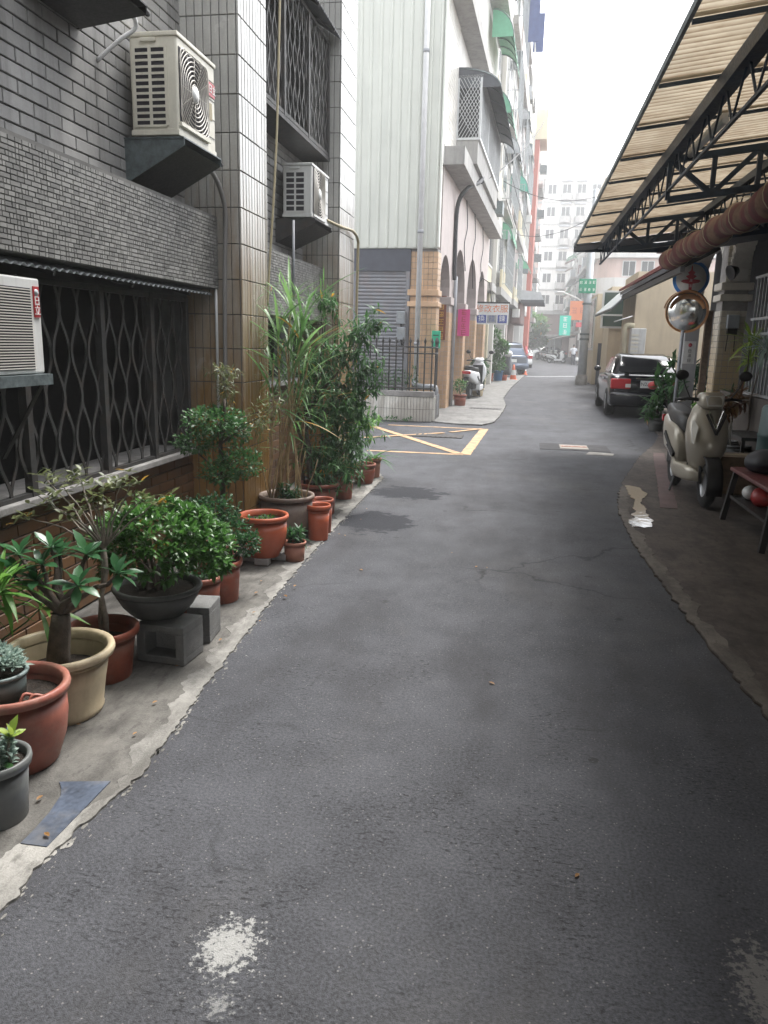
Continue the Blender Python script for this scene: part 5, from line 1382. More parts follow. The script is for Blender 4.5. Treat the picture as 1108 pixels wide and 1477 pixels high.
MB().box(-8, 6.0, 107, 115, 3.0, 5.6).build('upper_wall', M['brown_wall'], bt); MB().box(-8.2, 6.4, 105.6, 115, 2.7, 2.99).build('canopy', M['slab'], bt); MB().box(-8.2, 6.3, 106.6, 115, 5.61, 5.85).build('cornice', M['slab'], bt)
for x in (-4.5, .7, 4.8): MB().box(x, x+.9, 106, 107, 0, 2.69).build('column', M['brown_wall'], bt)
MB().box(-8, 6, 112, 112.3, 0, 2.69).build('shopfront', M['grey_wall'], bt)

# ================================================================== VEHICLES (local: rear at y=0, front +y)
def wheel(parent, x, y, r, wd, side):
    w_ = MB().lathe([(r*.62, -wd/2), (r*.95, -wd/2), (r, -wd*.3), (r, wd*.3), (r*.95, wd/2), (r*.62, wd/2)], 22, (x, y, r), (1, 0, 0)).build('wheel', M['tyre'], parent, False)
    MB().lathe([(r*.63, 0), (r*.60, .012), (r*.2, .004), (0, .01)], 22, (x+side*wd*.42, y, r), (side, 0, 0)).build('rim', M['rim'], w_, False)
    for k in range(5):
        a = 2*PI*k/5; MB().bar((x+side*(wd*.42+.012), y+r*.12*math.cos(a), r+r*.12*math.sin(a)), (x+side*(wd*.42+.012), y+r*.58*math.cos(a), r+r*.58*math.sin(a)), .04, .012, (1, 0, 0)).build('spoke', M['rim'], w_, False)
def rrect(w0, z0, z1, y, w1=None, rb=.10, rt=.10):
    w1 = w1 or w0; pts = []
    for (cx, cz, a0, r_) in ((w0-rb, z0+rb, -PI/2, rb), (w1-rt, z1-rt, 0, rt)):
        for i in range(5): a = a0+PI/2*i/4; pts.append(V((cx+r_*math.cos(a), y, cz+r_*math.sin(a))))
    return pts+[V((-p.x, p.y, p.z)) for p in pts[::-1]]
def car(label, loc, rz, paint, kind='sedan', plate=None, group=None):
    t = thing('parked_car', label, 'car', loc, rz, group)
    if kind == 'sedan':
        Lc, wd, belt, roof = 4.45, .85, .93, 1.40
        low = [(0.0, .70, .36, .80), (.03, .80, .26, .88), (.25, .84, .22, .945), (.8, .85, .2, .945), (2.2, .85, .2, .93), (3.3, .85, .2, .90), (4.0, .82, .22, .78), (4.38, .74, .26, .66), (4.45, .62, .36, .58)]
        gh = [(.66, .72, .67, .945), (1.42, .76, .55, roof-.05), (1.90, .77, .565, roof), (2.5, .77, .56, roof-.02), (3.35, .74, .68, .92)]
    else:
        Lc, wd, belt, roof = 4.5, .90, 1.02, 1.68
        low = [(0.0, .76, .42, .95), (.04, .86, .32, 1.02), (.3, .90, .28, 1.04), (2.2, .90, .28, 1.02), (3.4, .90, .28, 1.0), (4.1, .86, .3, .9), (4.42, .78, .34, .78), (4.5, .66, .44, .68)]
        gh = [(.06, .80, .74, 1.04), (.42, .82, .64, roof-.06), (1.2, .82, .63, roof), (2.5, .82, .62, roof-.03), (3.45, .78, .7, 1.02)]
    mb = MB(); mb.loft([rrect(w_, a, b, y, rb=.10, rt=.09) for (y, w_, a, b) in low])
    mb.loft([rrect(wb, .8, zt, y, wt_, .04, .06) for (y, wb, wt_, zt) in gh])
    mb.build('body', paint, t, False)
    # panes
    (y0, b0, t0, z0), (y1, b1, t1, z1) = gh[0], gh[1]
    def pane(pts, off): MB().prism([V(p) for p in pts], V(off)*.2, V(off)).build('window', M['car_glass'], t, False)
    nrm = V((0, -(z1-z0), (y1-y0))).normalized()*.014
    pane([(-t0*.93, y0+.05, z0+.03), (t0*.93, y0+.05, z0+.03), (t1*.93, y1-.03, z1-.06), (-t1*.93, y1-.03, z1-.06)], nrm)
    ya, yb = gh[-2], gh[-1]; nf = V((0, (ya[3]-yb[3]), (yb[0]-ya[0]))).normalized()*.014
    pane([(-yb[2]*.95, yb[0]-.05, yb[3]+.02), (yb[2]*.95, yb[0]-.05, yb[3]+.02), (ya[2]*.92, ya[0]+.04, ya[3]-.03), (-ya[2]*.92, ya[0]+.04, ya[3]-.03)], nf)
    for s in (-1, 1):
        m2 = gh[2]
        xb = gh[2][1]+.0; zb = belt+.03; zt_ = roof-.09
        xt = gh[2][2]+(gh[2][1]-gh[2][2])*.10
        def sx(z): return xb+(xt-xb)*(z-.8)/(roof-.8)+.004
        for (p, q, p2, q2) in ((y0+.42, 1.95, y1+.14, 1.95), (2.02, yb[0]-.28, 2.02, ya[0]+.12)):
            pane([(s*sx(zb), p, zb), (s*sx(zb), q, zb), (s*sx(zt_), q2, zt_), (s*sx(zt_), p2, zt_)], (s*.012, 0, 0))
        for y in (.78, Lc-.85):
            MB().lathe([(0, 0), (.36, 0), (.365, -.01)], 22, (s*(wd-.005), y, .31), (s, 0, 0)).build('wheel_well_disc', M['rubber'], t, False)  # black disc on the body side stands in for the well's dark hollow
            wheel(t, s*(wd-.085), y, .31, .2, s)
        MB().ball((s*(wd+.08), yb[0]-.35, belt+.07), .09, .06, .07, 10, 6).build('door_mirror', paint, t, False)
        if kind == 'sedan':
            tl_ = MB().box(min(s*.40, s*.835), max(s*.40, s*.835), -.012, .16, .63, .86).build('tail_lamp', M['tail_red'], t, False, bevel=.03)
            MB().box(min(s*.40, s*.52), max(s*.40, s*.52), -.018, .0, .67, .75).build('reverse_lamp', M['lamp_clear'], tl_, False, bevel=.012)
        else:
            tl_ = MB().prism([(s*.80, -.01, .88), (s*.91, .14, .88), (s*.86, .26, 1.50), (s*.70, .20, 1.50)], (0, -.03, 0), (0, .02, 0)).build('tail_lamp', M['tail_red'], t, False)
            MB().box(min(s*.78, s*.86), max(s*.78, s*.86), -.05, .02, 1.02, 1.12).build('reverse_lamp', M['lamp_clear'], tl_, False)
        MB().box(min(s*.45, s*.8), max(s*.45, s*.8), Lc-.18, Lc-.05, .58, .70).build('headlight', M['lamp_clear'], t, False, bevel=.02)
        for y in (1.55, 2.75): MB().box(min(s*wd, s*(wd+.02)), max(s*wd, s*(wd+.02)), y, y+.18, belt-.14, belt-.11).build('door_handle', paint, t, False)
    zb0 = low[0][2]
    MB().loft([rrect(wd-.02, zb0-.08, zb0+.20, y, rb=.05, rt=.05) for y in (-.055, -.03, .12)]).build('bumper', paint, t, False)
    if kind == 'sedan':
        MB().box(-.70, .70, -.058, -.05, .50, .515).build('bumper_trim', M['chrome'], t, False)
        MB().box(-.30, .30, -.014, .02, .862, .885).build('boot_trim', M['chrome'], t, False)
        MB().box(-.66, .66, .02, .20, .99, 1.02).build('spoiler', paint, t, False, bevel=.012)
        for s in (-.5, .5): MB().box(s-.05, s+.05, .06, .16, .93, 1.0).build('spoiler_foot', paint, t, False)
    np_ = MB().box(-.20, .20, -.03, -.008, .67, .83).build('number_plate', M['plate_w'], t, False)
    if plate:
        Mt = wm(t); R3 = Mt.to_3x3()
        letter(np_, plate, .105, M['plate_ink'], Mt @ L(0, -.0315, .75), R3 @ L(1, 0, 0), (0, 0, 1), R3 @ L(0, -1, 0))
    return t
car('black sedan parked with its boot toward the potted plants and mirror post', (2.78, 18.0, .012), R(-1), M['car_black'], plate='N2A·512')
car('blue-grey estate car parked askew behind the covered scooter', (-.55, 41, .0), R(24), M['car_grey'], 'suv')
car('white car parked beyond the blue-grey estate car', (-.25, 55, 0), R(3), M['car_white'])
car('pale car parked by the far arcade', (3.0, 96, 0), R(30), M['car_white'])
car('grey-blue car parked in front of the far market awnings', (3.9, 88, 0), R(28), M['car_grey'])

def scooter(label, loc, rz, paint, group=None):
    """local: front wheel at origin, nose toward -y"""
    t = thing('motor_scooter', label, 'scooter', loc, rz, group)
    for (y, nm) in ((0, 'front_wheel'), (1.26, 'rear_wheel')):
        w_ = MB().lathe([(.13, -.045), (.20, -.05), (.232, -.025), (.238, 0), (.232, .025), (.20, .05), (.13, .045)], 24, (0, y, .238), (1, 0, 0)).build(nm, M['tyre'], t, False)
        MB().lathe([(.135, -.04), (.11, -.02), (.03, -.05), (.03, .05), (.11, .02), (.135, .04)], 18, (0, y, .238), (1, 0, 0)).build('hub', M['rim'], w_, False)
    for s in (-1, 1): MB().tube([(s*.075, 0, .238), (s*.07, .14, .62)], .018, 8).build('fork', M['rubber'], t, False)
    fd = MB(); rings = []
    for i in range(9):
        a = R(-15+150*i/8); yy = -.29*math.cos(a)+.0; zz = .238+.285*math.sin(a); rings.append([V((x, yy*(1-.06*abs(x)/.09), zz-.35*x*x*8*.1)) for x in (-.085, -.06, 0, .06, .085)])
    fd.loft(rings, False, False); fo = fd.build('front_fender', M['rubber'], t, False); fo.modifiers.new('solid', 'SOLIDIFY').thickness = .008
    def ring(z, y0, y1, wf, wb, n=12):
        pts = []
        for i in range(n+1):
            a = PI*i/n; pts.append(V((-wf*math.cos(a), y0+(y1-y0)*(1-math.sin(a)**.75), z)))
        return pts+[V((wb*.92, y1+.05, z)), V((-wb*.92, y1+.05, z))]
    ap = MB().loft([ring(.36, .06, .26, .10, .14), ring(.44, -.03, .25, .145, .17), ring(.56, -.09, .24, .20, .20), ring(.70, -.06, .23, .225, .22), ring(.84, .02, .24, .215, .21), ring(.96, .10, .26, .165, .165), ring(1.02, .15, .27, .10, .10)])
    ap.build('front_apron', paint, t, False)
    MB().box(-.15, .15, .30, .325, .34, .92).build('leg_shield', M['rubber'], t, False, bevel=.02)
    for s in (-1, 1):
        MB().prism([(s*.165, -.012, .80), (s*.205, .06, .87), (s*.214, .06, .80), (s*.205, .005, .64), (s*.195, -.012, .63)], (0, -.012, 0), (0, .016, 0)).build('turn_lamp', M['lamp_clear'], t, False)
        MB().bar((s*.10, -.06, .93), (0, -.125, .74), .022, .022).build('front_stripe', M['rubber'], t, False)
        MB().bar((s*.075, -.045, .96), (0, -.118, .80), .012, .02).build('front_trim', M['chrome'], t, False)
    MB().box(-.17, .17, .30, .70, .27, .36).build('floorboard', M['rubber'], t, False, bevel=.02)
    MB().loft([rrect(.10, .25, .34, .05, rb=.03, rt=.03), rrect(.185, .22, .38, .30, rb=.04, rt=.04), rrect(.195, .20, .36, .7, rb=.04, rt=.04), rrect(.19, .24, .5, .82, rb=.05, rt=.05)]).build('side_sill', paint, t, False)
    MB().loft([rrect(.16, .36, .62, .66, rb=.05, rt=.06), rrect(.19, .38, .74, .86, rb=.06, rt=.07), rrect(.195, .44, .76, 1.2, rb=.06, rt=.07), rrect(.13, .58, .80, 1.55, rb=.05, rt=.06), rrect(.05, .70, .80, 1.70, rb=.03, rt=.03)]).build('rear_body', paint, t, False)
    for s in (-1, 1): MB().bar((s*.19, .74, .42), (s*.20, 1.15, .62), .03, .05).build('side_stripe', M['rubber'], t, False); MB().bar((s*.205, .78, .40), (s*.212, 1.0, .50), .012, .015).build('side_trim', M['chrome'], t, False)
    MB().loft([rrect(.10, .64, .80, .62, rb=.04, rt=.07), rrect(.155, .70, .87, .80, rb=.05, rt=.08), rrect(.16, .74, .88, 1.15, rb=.05, rt=.07), rrect(.12, .80, .93, 1.48, rb=.04, rt=.05), rrect(.05, .84, .92, 1.6, rb=.03, rt=.03)]).build('seat', M['seat'], t, False)
    cw = MB().loft([rrect(.07, .98, 1.08, .02, rb=.04, rt=.05), rrect(.13, .97, 1.13, .12, rb=.05, rt=.06), rrect(.13, .98, 1.12, .26, rb=.05, rt=.05), rrect(.07, 1.0, 1.08, .34, rb=.03, rt=.03)]).build('handlebar_cowl', paint, t, False)
    MB().prism([(-.075, .035, 1.0), (.075, .035, 1.0), (.10, .07, 1.10), (-.10, .07, 1.10)], (0, -.02, 0), (0, .0, 0)).build('headlight', M['lamp_clear'], t, False)
    for s in (-1, 1):
        MB().tube([(s*.12, .2, 1.05), (s*.24, .23, 1.06), (s*.36, .28, 1.04)], .017, 8).build('handlebar', M['rubber'], t, False)
        ms = MB().tube([(s*.22, .22, 1.07), (s*.28, .18, 1.16), (s*.32, .18, 1.24)], .007, 6).build('mirror_stalk', M['rubber'], t, False)
        MB().ball((s*.34, .18, 1.29), .075, .02, .05, 12, 8).build('mirror_head', M['rubber'], ms, False)
        MB().tube([(s*.27, .20, 1.04), (s*.36, .19, 1.03)], .006, 6).build('brake_lever', M['chrome'], t, False)
    MB().tube([(.15, .95, .24), (.19, 1.15, .26), (.19, 1.5, .30)], [.03, .05, .055], 10).build('exhaust', M['rubber'], t, False)
    MB().box(-.06, .06, 1.55, 1.72, .40, .62).build('rear_mudguard', M['rubber'], t, False, bevel=.015)
    MB().box(-.12, .12, 1.66, 1.71, .70, .78).build('tail_lamp', M['tail_red'], t, False, bevel=.01)
    MB().box(-.12, .12, .9, 1.3, .26, .42).build('engine', M['rubber'], t, False, bevel=.03)
    MB().bar((-.12, .78, .28), (-.20, .72, .03), .02, .02).build('side_stand', M['rubber'], t, False)
    return t
sc0 = scooter('champagne motor scooter parked under the corrugated canopy facing the camera', (1.86, 7.95, .010), R(3), M['scoot'])
sc0.scale = (.88, 1, 1)
scooter('white motor scooter parked on the pavement behind the small bush', (-1.25, 23.3, .03), R(170), M['scoot_w'])
def copy_tree(o, parent=None):
    c = o.copy(); col.objects.link(c); c.parent = parent
    for k in list(o.children): copy_tree(k, c)
    return c
s1_ = scooter('white motor scooter parked side-on before the far market awnings', (3.55, 73.5, 0), R(75), M['scoot_w'], 'scooters parked along the far shops')
for (x, y, a, lab) in ((3.2, 79, 60, 'motor scooter standing next to the white far scooter'), (2.9, 84, 50, 'motor scooter between the far parked cars'), (1.2, 100, 20, 'motor scooter by the brown arcade column'), (.6, 101, 10, 'motor scooter beside the one at the brown arcade column')):
    k = copy_tree(s1_); k.location = (x, y, 0); k.rotation_euler = (0, 0, R(a)); k['label'] = lab
# covered scooter, seen as a draped black mass
c = G(729, 545); t = thing('covered_scooter', 'motor scooter under a black rain cover behind the traffic cone', 'scooter', c)
rings = []
for (y, w_, z0, z1) in ((-.1, .15, .25, .55), (.15, .30, .12, 1.02), (.45, .33, .10, 1.16), (.8, .30, .10, .95), (1.2, .32, .12, 1.0), (1.7, .26, .2, .88), (1.9, .1, .4, .7)): rings.append([p+V((c.x, c.y, 0))+V((.06*noise.noise(p*7), 0, .05*noise.noise(p*5))) for p in rrect(w_, z0, z1, y, w_*.55, .08, .12)])
MB().loft(rings).build('cover', M['cover'], t)
for y in (.15, 1.45): MB().lathe([(.12, -.05), (.22, -.04), (.22, .04), (.12, .05)], 16, (c.x, c.y+y, .22), (1, 0, 0)).build('wheel', M['tyre'], t)
MB().ball((c.x+.12, c.y+.1, 1.12), .16, .16, .15, 12, 8).build('helmet', M['white_p'], t)
# traffic cones
def cone(label, p, lean=0):
    t = thing('traffic_cone', label, 'traffic cone', p); MB().box(p[0]-.19, p[0]+.19, p[1]-.19, p[1]+.19, 0, .035).build('base', M['cone'], t, bevel=.01)
    MB().lathe([(.15, .035), (.115, .22)], 18, (p[0], p[1], 0)).build('cone_body', M['cone'], t); MB().lathe([(.1155, .22), (.075, .45)], 18, (p[0], p[1], 0)).build('white_sleeve', M['white_p'], t); MB().lathe([(.0755, .45), (.035, .68), (0, .685)], 18, (p[0], p[1], 0)).build('cone_tip', M['cone'], t)
cone('orange traffic cone standing at the edge of the pale pavement', G(740, 548)); q = G(756, 531); cone('orange traffic cone at the tail of the estate car', (q.x, 42, 0))

# ================================================================== PLANTS BY THE ARCADE
def bushpot(label, px0, px1, yr, yb, potm, leafm, Lf, Wf, clumps, n, style='plain', dy=.05):
    c, r_, h = potfit(px0, px1, yr, yb, .78); t = plant_thing(label, c); pot(t, c, r_, h, potm, .76, style)
    lm = leaf_mesh(Lf, Wf, .3, leafm, .25); ll = []
    for (px, py, a, b) in clumps:
        e = AY(px, py, c.y+dy); k = m_per_px(e); ll += clump(e, a*k, a*k, b*k, n, .3)
        MB().tube(wig(c+V((0, 0, h*.8)), e, 4, .04), [.02, .016, .012, .009, .006], 6).build('stem', M['bark'], t)
    leaves(t, lm, ll, 12); return t
bushpot('terracotta pot with a small round bush at the foot of the arcade column', 653, 673, 569, 587, M['terra'], M['leaf_bush'], .07, .03, ((663, 556, 11, 9),), 260)
bushpot('beige pot with a dark bushy plant beside the white scooter', 679, 698, 560, 573, M['cream_pot'], M['leaf_dark'], .09, .04, ((690, 545, 11, 9), (697, 530, 10, 12), (686, 528, 8, 10)), 240)
bushpot('orange pot with a tall bright green shrub among the kerbside pots', 699, 712, 538, 551, M['terra_o'], M['leaf_bush'], .16, .07, ((702, 515, 16, 14), (716, 522, 13, 14), (712, 488, 13, 16), (700, 535, 12, 10), (725, 500, 9, 9)), 260)
bushpot('orange pot with a low green plant at the end of the kerbside pots', 721, 732, 541, 550, M['terra_o'], M['leaf_mid'], .12, .05, ((722, 528, 9, 9),), 160)
bushpot('terracotta pot with a red-leaved plant on the arcade ledge', 672, 682, 530, 545, M['terra_p'], M['terra_o'], .08, .04, ((677, 500, 5, 9), (676, 512, 6, 6)), 120)
q = G(718, 550); t = thing('bucket', 'blue plastic bucket between the orange pots at the kerb', 'bucket', q)
MB().lathe([(.17, 0), (.21, .42), (.225, .42), (.225, .45), (.19, .45), (.16, .05)], 18, q).build('tub', M['blue_p'], t); MB().tube([q+V((.22, 0, .44)), q+V((.1, -.2, .40)), q+V((-.1, -.2, .40)), q+V((-.22, 0, .44))], .008, 5).build('handle', M['galv'], t)

# ================================================================== STREET TREES FAR OFF
def tree(label, base, hh, rad, n, leafm):
    t = thing('street_tree', label, 'tree', base); b = V(base); tp = b+V((0, 0, hh*.6))
    MB().tube(wig(b, tp, 5, .03), [.22, .18, .16, .14, .12, .10], 8).build('trunk', M['bark'], t)
    lm = leaf_mesh(.42, .2, .3, leafm, .25); ll = []
    for k in range(9):
        e = tp+V((random.gauss(0, .5)*rad, random.gauss(0, .5)*rad, random.uniform(-.35, .65)*rad))
        MB().tube(wig(b.lerp(tp, .7), e, 4, .06), [.09, .07, .06, .04, .02], 6).build('limb', M['bark'], t); ll += clump(e, rad*.5, rad*.5, rad*.42, n//9, .35)
    leaves(t, lm, ll, 0, 'crown')
tree('green street tree beyond the grey awning', (-.2, 96, 0), 6.8, 1.9, 2600, M['leaf_bright'])
tree('darker green street tree below the grey awning near the arcade', (.4, 90, 0), 4.0, 1.6, 2200, M['leaf_mid'])

# ================================================================== RIGHT SIDE OF THE STREET, FAR
cw_ = thing('curved_building', 'white curved-corner building with pink bands behind the street sign', 'building', (8, 72, 0))
def curved_slab(z0, z1, out, mat, nm):
    pr = [V((15.3, 70-out, 0)), V((7.5, 70-out, 0))]+[V((7.5-(1.9+out)*math.sin(a), 72-(2+out)*math.cos(a), 0)) for a in [PI/2*i/8 for i in range(9)]]+[V((5.6-out, 76, 0)), V((15.3, 76, 0))]
    MB().prism([V((p.x, p.y, z0)) for p in pr], (0, 0, 0), (0, 0, z1-z0)).build(nm, mat, cw_)
curved_slab(0, 3.2, -.5, M['grey_wall'], 'shopfront'); curved_slab(3.2, 5.9, -.2, M['pale_pink'], 'wall'); curved_slab(5.91, 7.3, .25, M['white_wall'], 'curved_parapet'); curved_slab(7.31, 8.9, -.2, M['pale_pink'], 'wall'); curved_slab(8.91, 10.4, .25, M['white_wall'], 'curved_parapet'); curved_slab(10.41, 13, -.2, M['pale_pink'], 'wall')
for (x, z) in ((7.7, 3.9), (9.2, 3.9), (7.7, 7.4), (9.2, 7.4), (10.7, 7.4), (7.7, 10.8), (9.2, 10.8)): wf = MB().box(x, x+1.1, 70.16, 70.25, z, z+1.3).build('window', M['winframe'], cw_); MB().box(x+.08, x+.52, 70.14, 70.17, z+.08, z+1.22).build('pane', M['glass_d'], wf); MB().box(x+.58, x+1.02, 70.14, 70.17, z+.08, z+1.22).build('pane', M['glass_d'], wf)
def farboard(nm, label, px0, py0, px1, py1, y, mat, ink=None, rows=0, colsn=0, th=.12):
    a = AY(px0, py0, y); b = AY(px1, py1, y); t = thing(nm, label, 'sign', (a.x, y, b.z)); MB().box(a.x, b.x, y, y+th, b.z, a.z).build('board', mat, t, bevel=.01)
    if ink:
        rg = random.Random(px0)
        for r_ in range(rows):
            for k in range(colsn): g_ = MB(); glyph(g_, (a.x+(b.x-a.x)*(k+.5)/colsn, y-.004, b.z+(a.z-b.z)*(r_+.5)/rows), (1, 0, 0), (0, 0, 1), (0, -1, 0), min((b.x-a.x)/colsn, (a.z-b.z)/rows)*.72, rg); g_.build('character', ink, t)
    return t
farboard('shop_sign', 'large orange shop sign on the curved building', 823, 434, 846, 462, 69, M['orange_sign'], M['terra_o'], 1, 2)
farboard('shop_sign', 'small red sign under the large orange shop sign', 831, 465, 840, 472, 68.5, M['red_sign'])
farboard('shop_sign', 'bright turquoise upright sign beside the far lamp post', 808, 455, 822, 484, 62, M['cyan_sign'], M['letter_w'], 3, 1)
rr_ = [('grey house with cluttered balconies past the curved building', 76.2, 88, 5.7, 4.5, M['grey_wall'], 3), ('pale house farther along past the cluttered grey one', 88.2, 100, 5.1, 4.2, M['white_wall'], 3), ('last pinkish house of the right row before the end block', 100.2, 113, 5.6, 4.6, M['pale_pink'], 3)]
for (lab, a, b, x, g_, mt, fl) in rr_:
    o = thing('row_house', lab, 'house', (x, a, 0)); MB().box(x, x+8, a, b, 2.9, 2.9+fl*2.9).build('wall', mt, o); MB().box(x+1.4, x+8, a, b, 0, 2.89).build('shopfront', M['brown_wall'], o)
    rg = random.Random(int(a))
    for f in range(fl):
        z = 2.9+f*2.9; MB().box(x-.7, x-.002, a+.1, b-.1, z-.1, z+.15).build('balcony_slab', M['slab'], o)
        for k in range(4):
            y = a+(b-a)*(k+.5)/4; wf = MB().box(x-.03, x+.01, y-1, y+1, z+.7, z+2.3).build('window', M['winframe'], o); MB().box(x-.04, x-.025, y-.9, y+.9, z+.8, z+2.2).build('pane', M['glass_d'], wf)
            if rg.random() < .8: MB().box(x-.68, x-.15, y-.6, y+.6, z+.16, z+rg.uniform(.6, 1.3)).build('balcony_box', rg.choice((M['galv'], M['white_wall'], M['brown_wall'], M['galv_l'])), o)
            if rg.random() < .6: MB().prism([(x-1.1, y-1, z+2.2), (x, y-1, z+2.7), (x, y-1, z+2.66), (x-1.1, y-1, z+2.16)], (0, 0, 0), (0, 2, 0)).build('awning', rg.choice((M['grey_aw'], M['green_aw'], M['brown_wall'])), o)
for (lab, y, x0, x1, z, mt) in (('pale market awning over the far right shops', 74, 2.6, 5.2, 2.6, M['white_wall']), ('beige market awning between the parked cars and shops', 80, 2.4, 4.6, 2.55, M['pale_yel']), ('dark market awning at the end of the far shops', 88, 2.6, 4.4, 2.7, M['dark_aw'])):
    t = thing('market_awning', lab, 'awning', (x1, y, 0)); MB().prism([(x0, y, z-.35), (x1, y, z+.2), (x1, y, z+.15), (x0, y, z-.42)], (0, 0, 0), (0, 4.5, 0)).build('canvas', mt, t)
    for yy in (y+.2, y+4.2): MB().tube([(x0+.1, yy, 0), (x0+.1, yy, z-.38)], .04, 6).build('post', M['galv_l'], t)
# poles
def pole(label, x, y, hh, r0_, r1_, mat):
    t = thing('utility_pole', label, 'pole', (x, y, 0)); MB().tube([(x, y, 0), (x, y, hh*.5), (x, y, hh)], [r0_, (r0_+r1_)/2, r1_], 14).build('shaft', mat, t); MB().lathe([(r0_*1.35, 0), (r0_*1.25, .35), (r0_*1.02, .42)], 14, (x, y, 0)).build('footing', M['cement'], t)
    for z in (1.8, 2.0, 3.2): MB().lathe([(r0_*1.02, z), (r0_*1.04, z+.02), (r0_*1.04, z+.06), (r0_*1.02, z+.08)], 14, (x, y, 0)).build('strap', M['galv'], t)
    return t
pp_ = G(838, 555); pole('tall tapered grey pole carrying the green street sign', pp_.x, pp_.y, 7.6, .19, .11, M['steel_grey'])
sg = farboard('street_sign', 'green street-name sign with white characters on the tall grey pole', 836, 402, 859, 423, pp_.y-.22, M['green_sign'], M['letter_w'], 2, 4, .03)
t = thing('lamp_post', 'white curved-arm street lamp before the far awnings', 'street lamp', (4.95, 74, 0))
MB().tube([(4.95, 74, 0), (4.95, 74, 3.0)], .10, 10).build('base_post', M['white_p'], t)
MB().tube(spl([(4.95, 74, 3.0), (4.95, 74, 5.0), (4.6, 74, 5.7), (3.1, 74, 6.3)], 8), .06, 8).build('arm', M['white_p'], t)
MB().ball((2.95, 74, 6.34), .38, .13, .07, 12, 6).build('lamp_head', M['white_p'], t); MB().box(4.70, 5.25, 73.85, 73.9, 2.1, 2.7).build('notice_plate', M['white_p'], t)

# ================================================================== PERSON
pc = G(826, 526.5); t = thing('person', 'person in a white shirt and dark trousers walking away with a bag', 'person', pc, R(8))
def skinbody(name, chains, mat, parent):
    me = bpy.data.meshes.new(name); vs = []; es = []; rs = []
    idx = {}
    for ch_ in chains:
        prev = None
        for (p, r_) in ch_:
            k = tuple(round(q, 4) for q in p)
            if k not in idx: idx[k] = len(vs); vs.append(p); rs.append(r_)
            if prev is not None: es.append((prev, idx[k]))
            prev = idx[k]
    me.from_pydata(vs, es, []); me.materials.append(mat); o = obj(name, me, parent)
    o.modifiers.new('skin', 'SKIN'); lay = me.skin_vertices[0].data if me.skin_vertices else None
    if lay is None: return o
    for i, r_ in enumerate(rs): lay[i].radius = (r_ if isinstance(r_, tuple) else (r_, r_))
    lay[0].use_root = True
    o.modifiers.new('sub', 'SUBSURF').levels = 2; o.modifiers['sub'].render_levels = 2
    return o
def ring_e(c, rx, ry, n=14): return [V((c[0]+rx*math.cos(2*PI*i/n), c[1]+ry*math.sin(2*PI*i/n), c[2])) for i in range(n)]
pel = (0, 0, .92); nk = (0, 0, 1.42)
bd_ = MB()
bd_.loft([ring_e((0, 0, z), a, b) for (z, a, b) in ((.84, .14, .10), (.95, .155, .11), (1.10, .14, .10), (1.28, .175, .115), (1.38, .16, .10), (1.42, .06, .06), (1.48, .052, .055), (1.52, .065, .08), (1.58, .076, .095), (1.65, .075, .095), (1.70, .05, .065), (1.715, .01, .015))])
bd_.build('body', M['skin'], t, False)
MB().loft([ring_e((0, .0, z), a, b) for (z, a, b) in ((.86, .172, .125), (.98, .17, .125), (1.10, .16, .12), (1.28, .20, .13), (1.37, .19, .115), (1.43, .08, .07))]).build('shirt', M['shirt'], t, False)
for s, el, hd in ((-1, (-.27, .04, 1.12), (-.26, .10, .88)), (1, (.27, -.02, 1.12), (.29, -.02, .86))):
    sh_ = (s*.19, 0, 1.36)
    MB().tube([sh_, (s*.23, .0, 1.26), el], [.075, .065, .052], 10).build('sleeve', M['shirt'], t, False)
    arm = MB().tube([V(el), V(el).lerp(V(hd), .5), V(hd)], [.045, .04, .028], 10).build('forearm', M['skin'], t, False)
    MB().ball((hd[0], hd[1], hd[2]-.05), .032, .02, .05, 10, 6).build('palm', M['skin'], arm, False)
    for k in range(4): MB().tube([(hd[0]-.022+.015*k, hd[1], hd[2]-.09), (hd[0]-.022+.015*k, hd[1]-.01, hd[2]-.14+.005*abs(k-1.5)), (hd[0]-.022+.015*k, hd[1]-.03, hd[2]-.16)], .007, 5).build('finger', M['skin'], arm, False)
    MB().tube([(hd[0]-s*.03, hd[1], hd[2]-.03), (hd[0]-s*.045, hd[1]-.015, hd[2]-.08)], .008, 5).build('thumb', M['skin'], arm, False)
for s, kn, an in ((-1, (-.09, .10, .50), (-.09, .02, .09)), (1, (.09, -.02, .50), (.09, -.16, .10))):
    MB().tube([(s*.085, 0, .92), (s*.09, V(kn).y*.5, .70), kn, V(kn).lerp(V(an), .5), an], [.105, .09, .068, .062, .055], 12).build('trouser_leg', M['trousers'], t, False)
    MB().loft([ring_e((an[0], an[1]+dy, z), a, b, 10) for (z, a, b, dy) in ((0, .045, .125, .05), (.05, .045, .12, .05), (.10, .04, .05, 0))]).build('shoe', M['rubber'], t, False)
MB().loft([ring_e((0, 0, z), a, b) for (z, a, b) in ((.80, .16, .115), (.92, .172, .12), (.98, .165, .118))]).build('trouser_waist', M['trousers'], t, False)
MB().loft([ring_e((0, -.012, z), a, b) for (z, a, b) in ((1.55, .074, .085), (1.60, .084, .10), (1.67, .082, .10), (1.71, .055, .07), (1.725, .01, .01))]).build('hair', M['hair'], t, False)
for s in (-1, 1): MB().ball((s*.078, .01, 1.595), .012, .02, .03, 8, 6).build('ear', M['skin'], t, False)
MB().ball((0, .098, 1.59), .014, .018, .022, 8, 6).build('nose', M['skin'], t, False)
for s in (-1, 1): MB().ball((s*.03, .085, 1.62), .012, .012, .008, 8, 6).build('eye', M['letter_w'], t, False)
MB().box(-.025, .025, .088, .096, 1.548, 1.556).build('mouth', M['terra_p'], t, False)
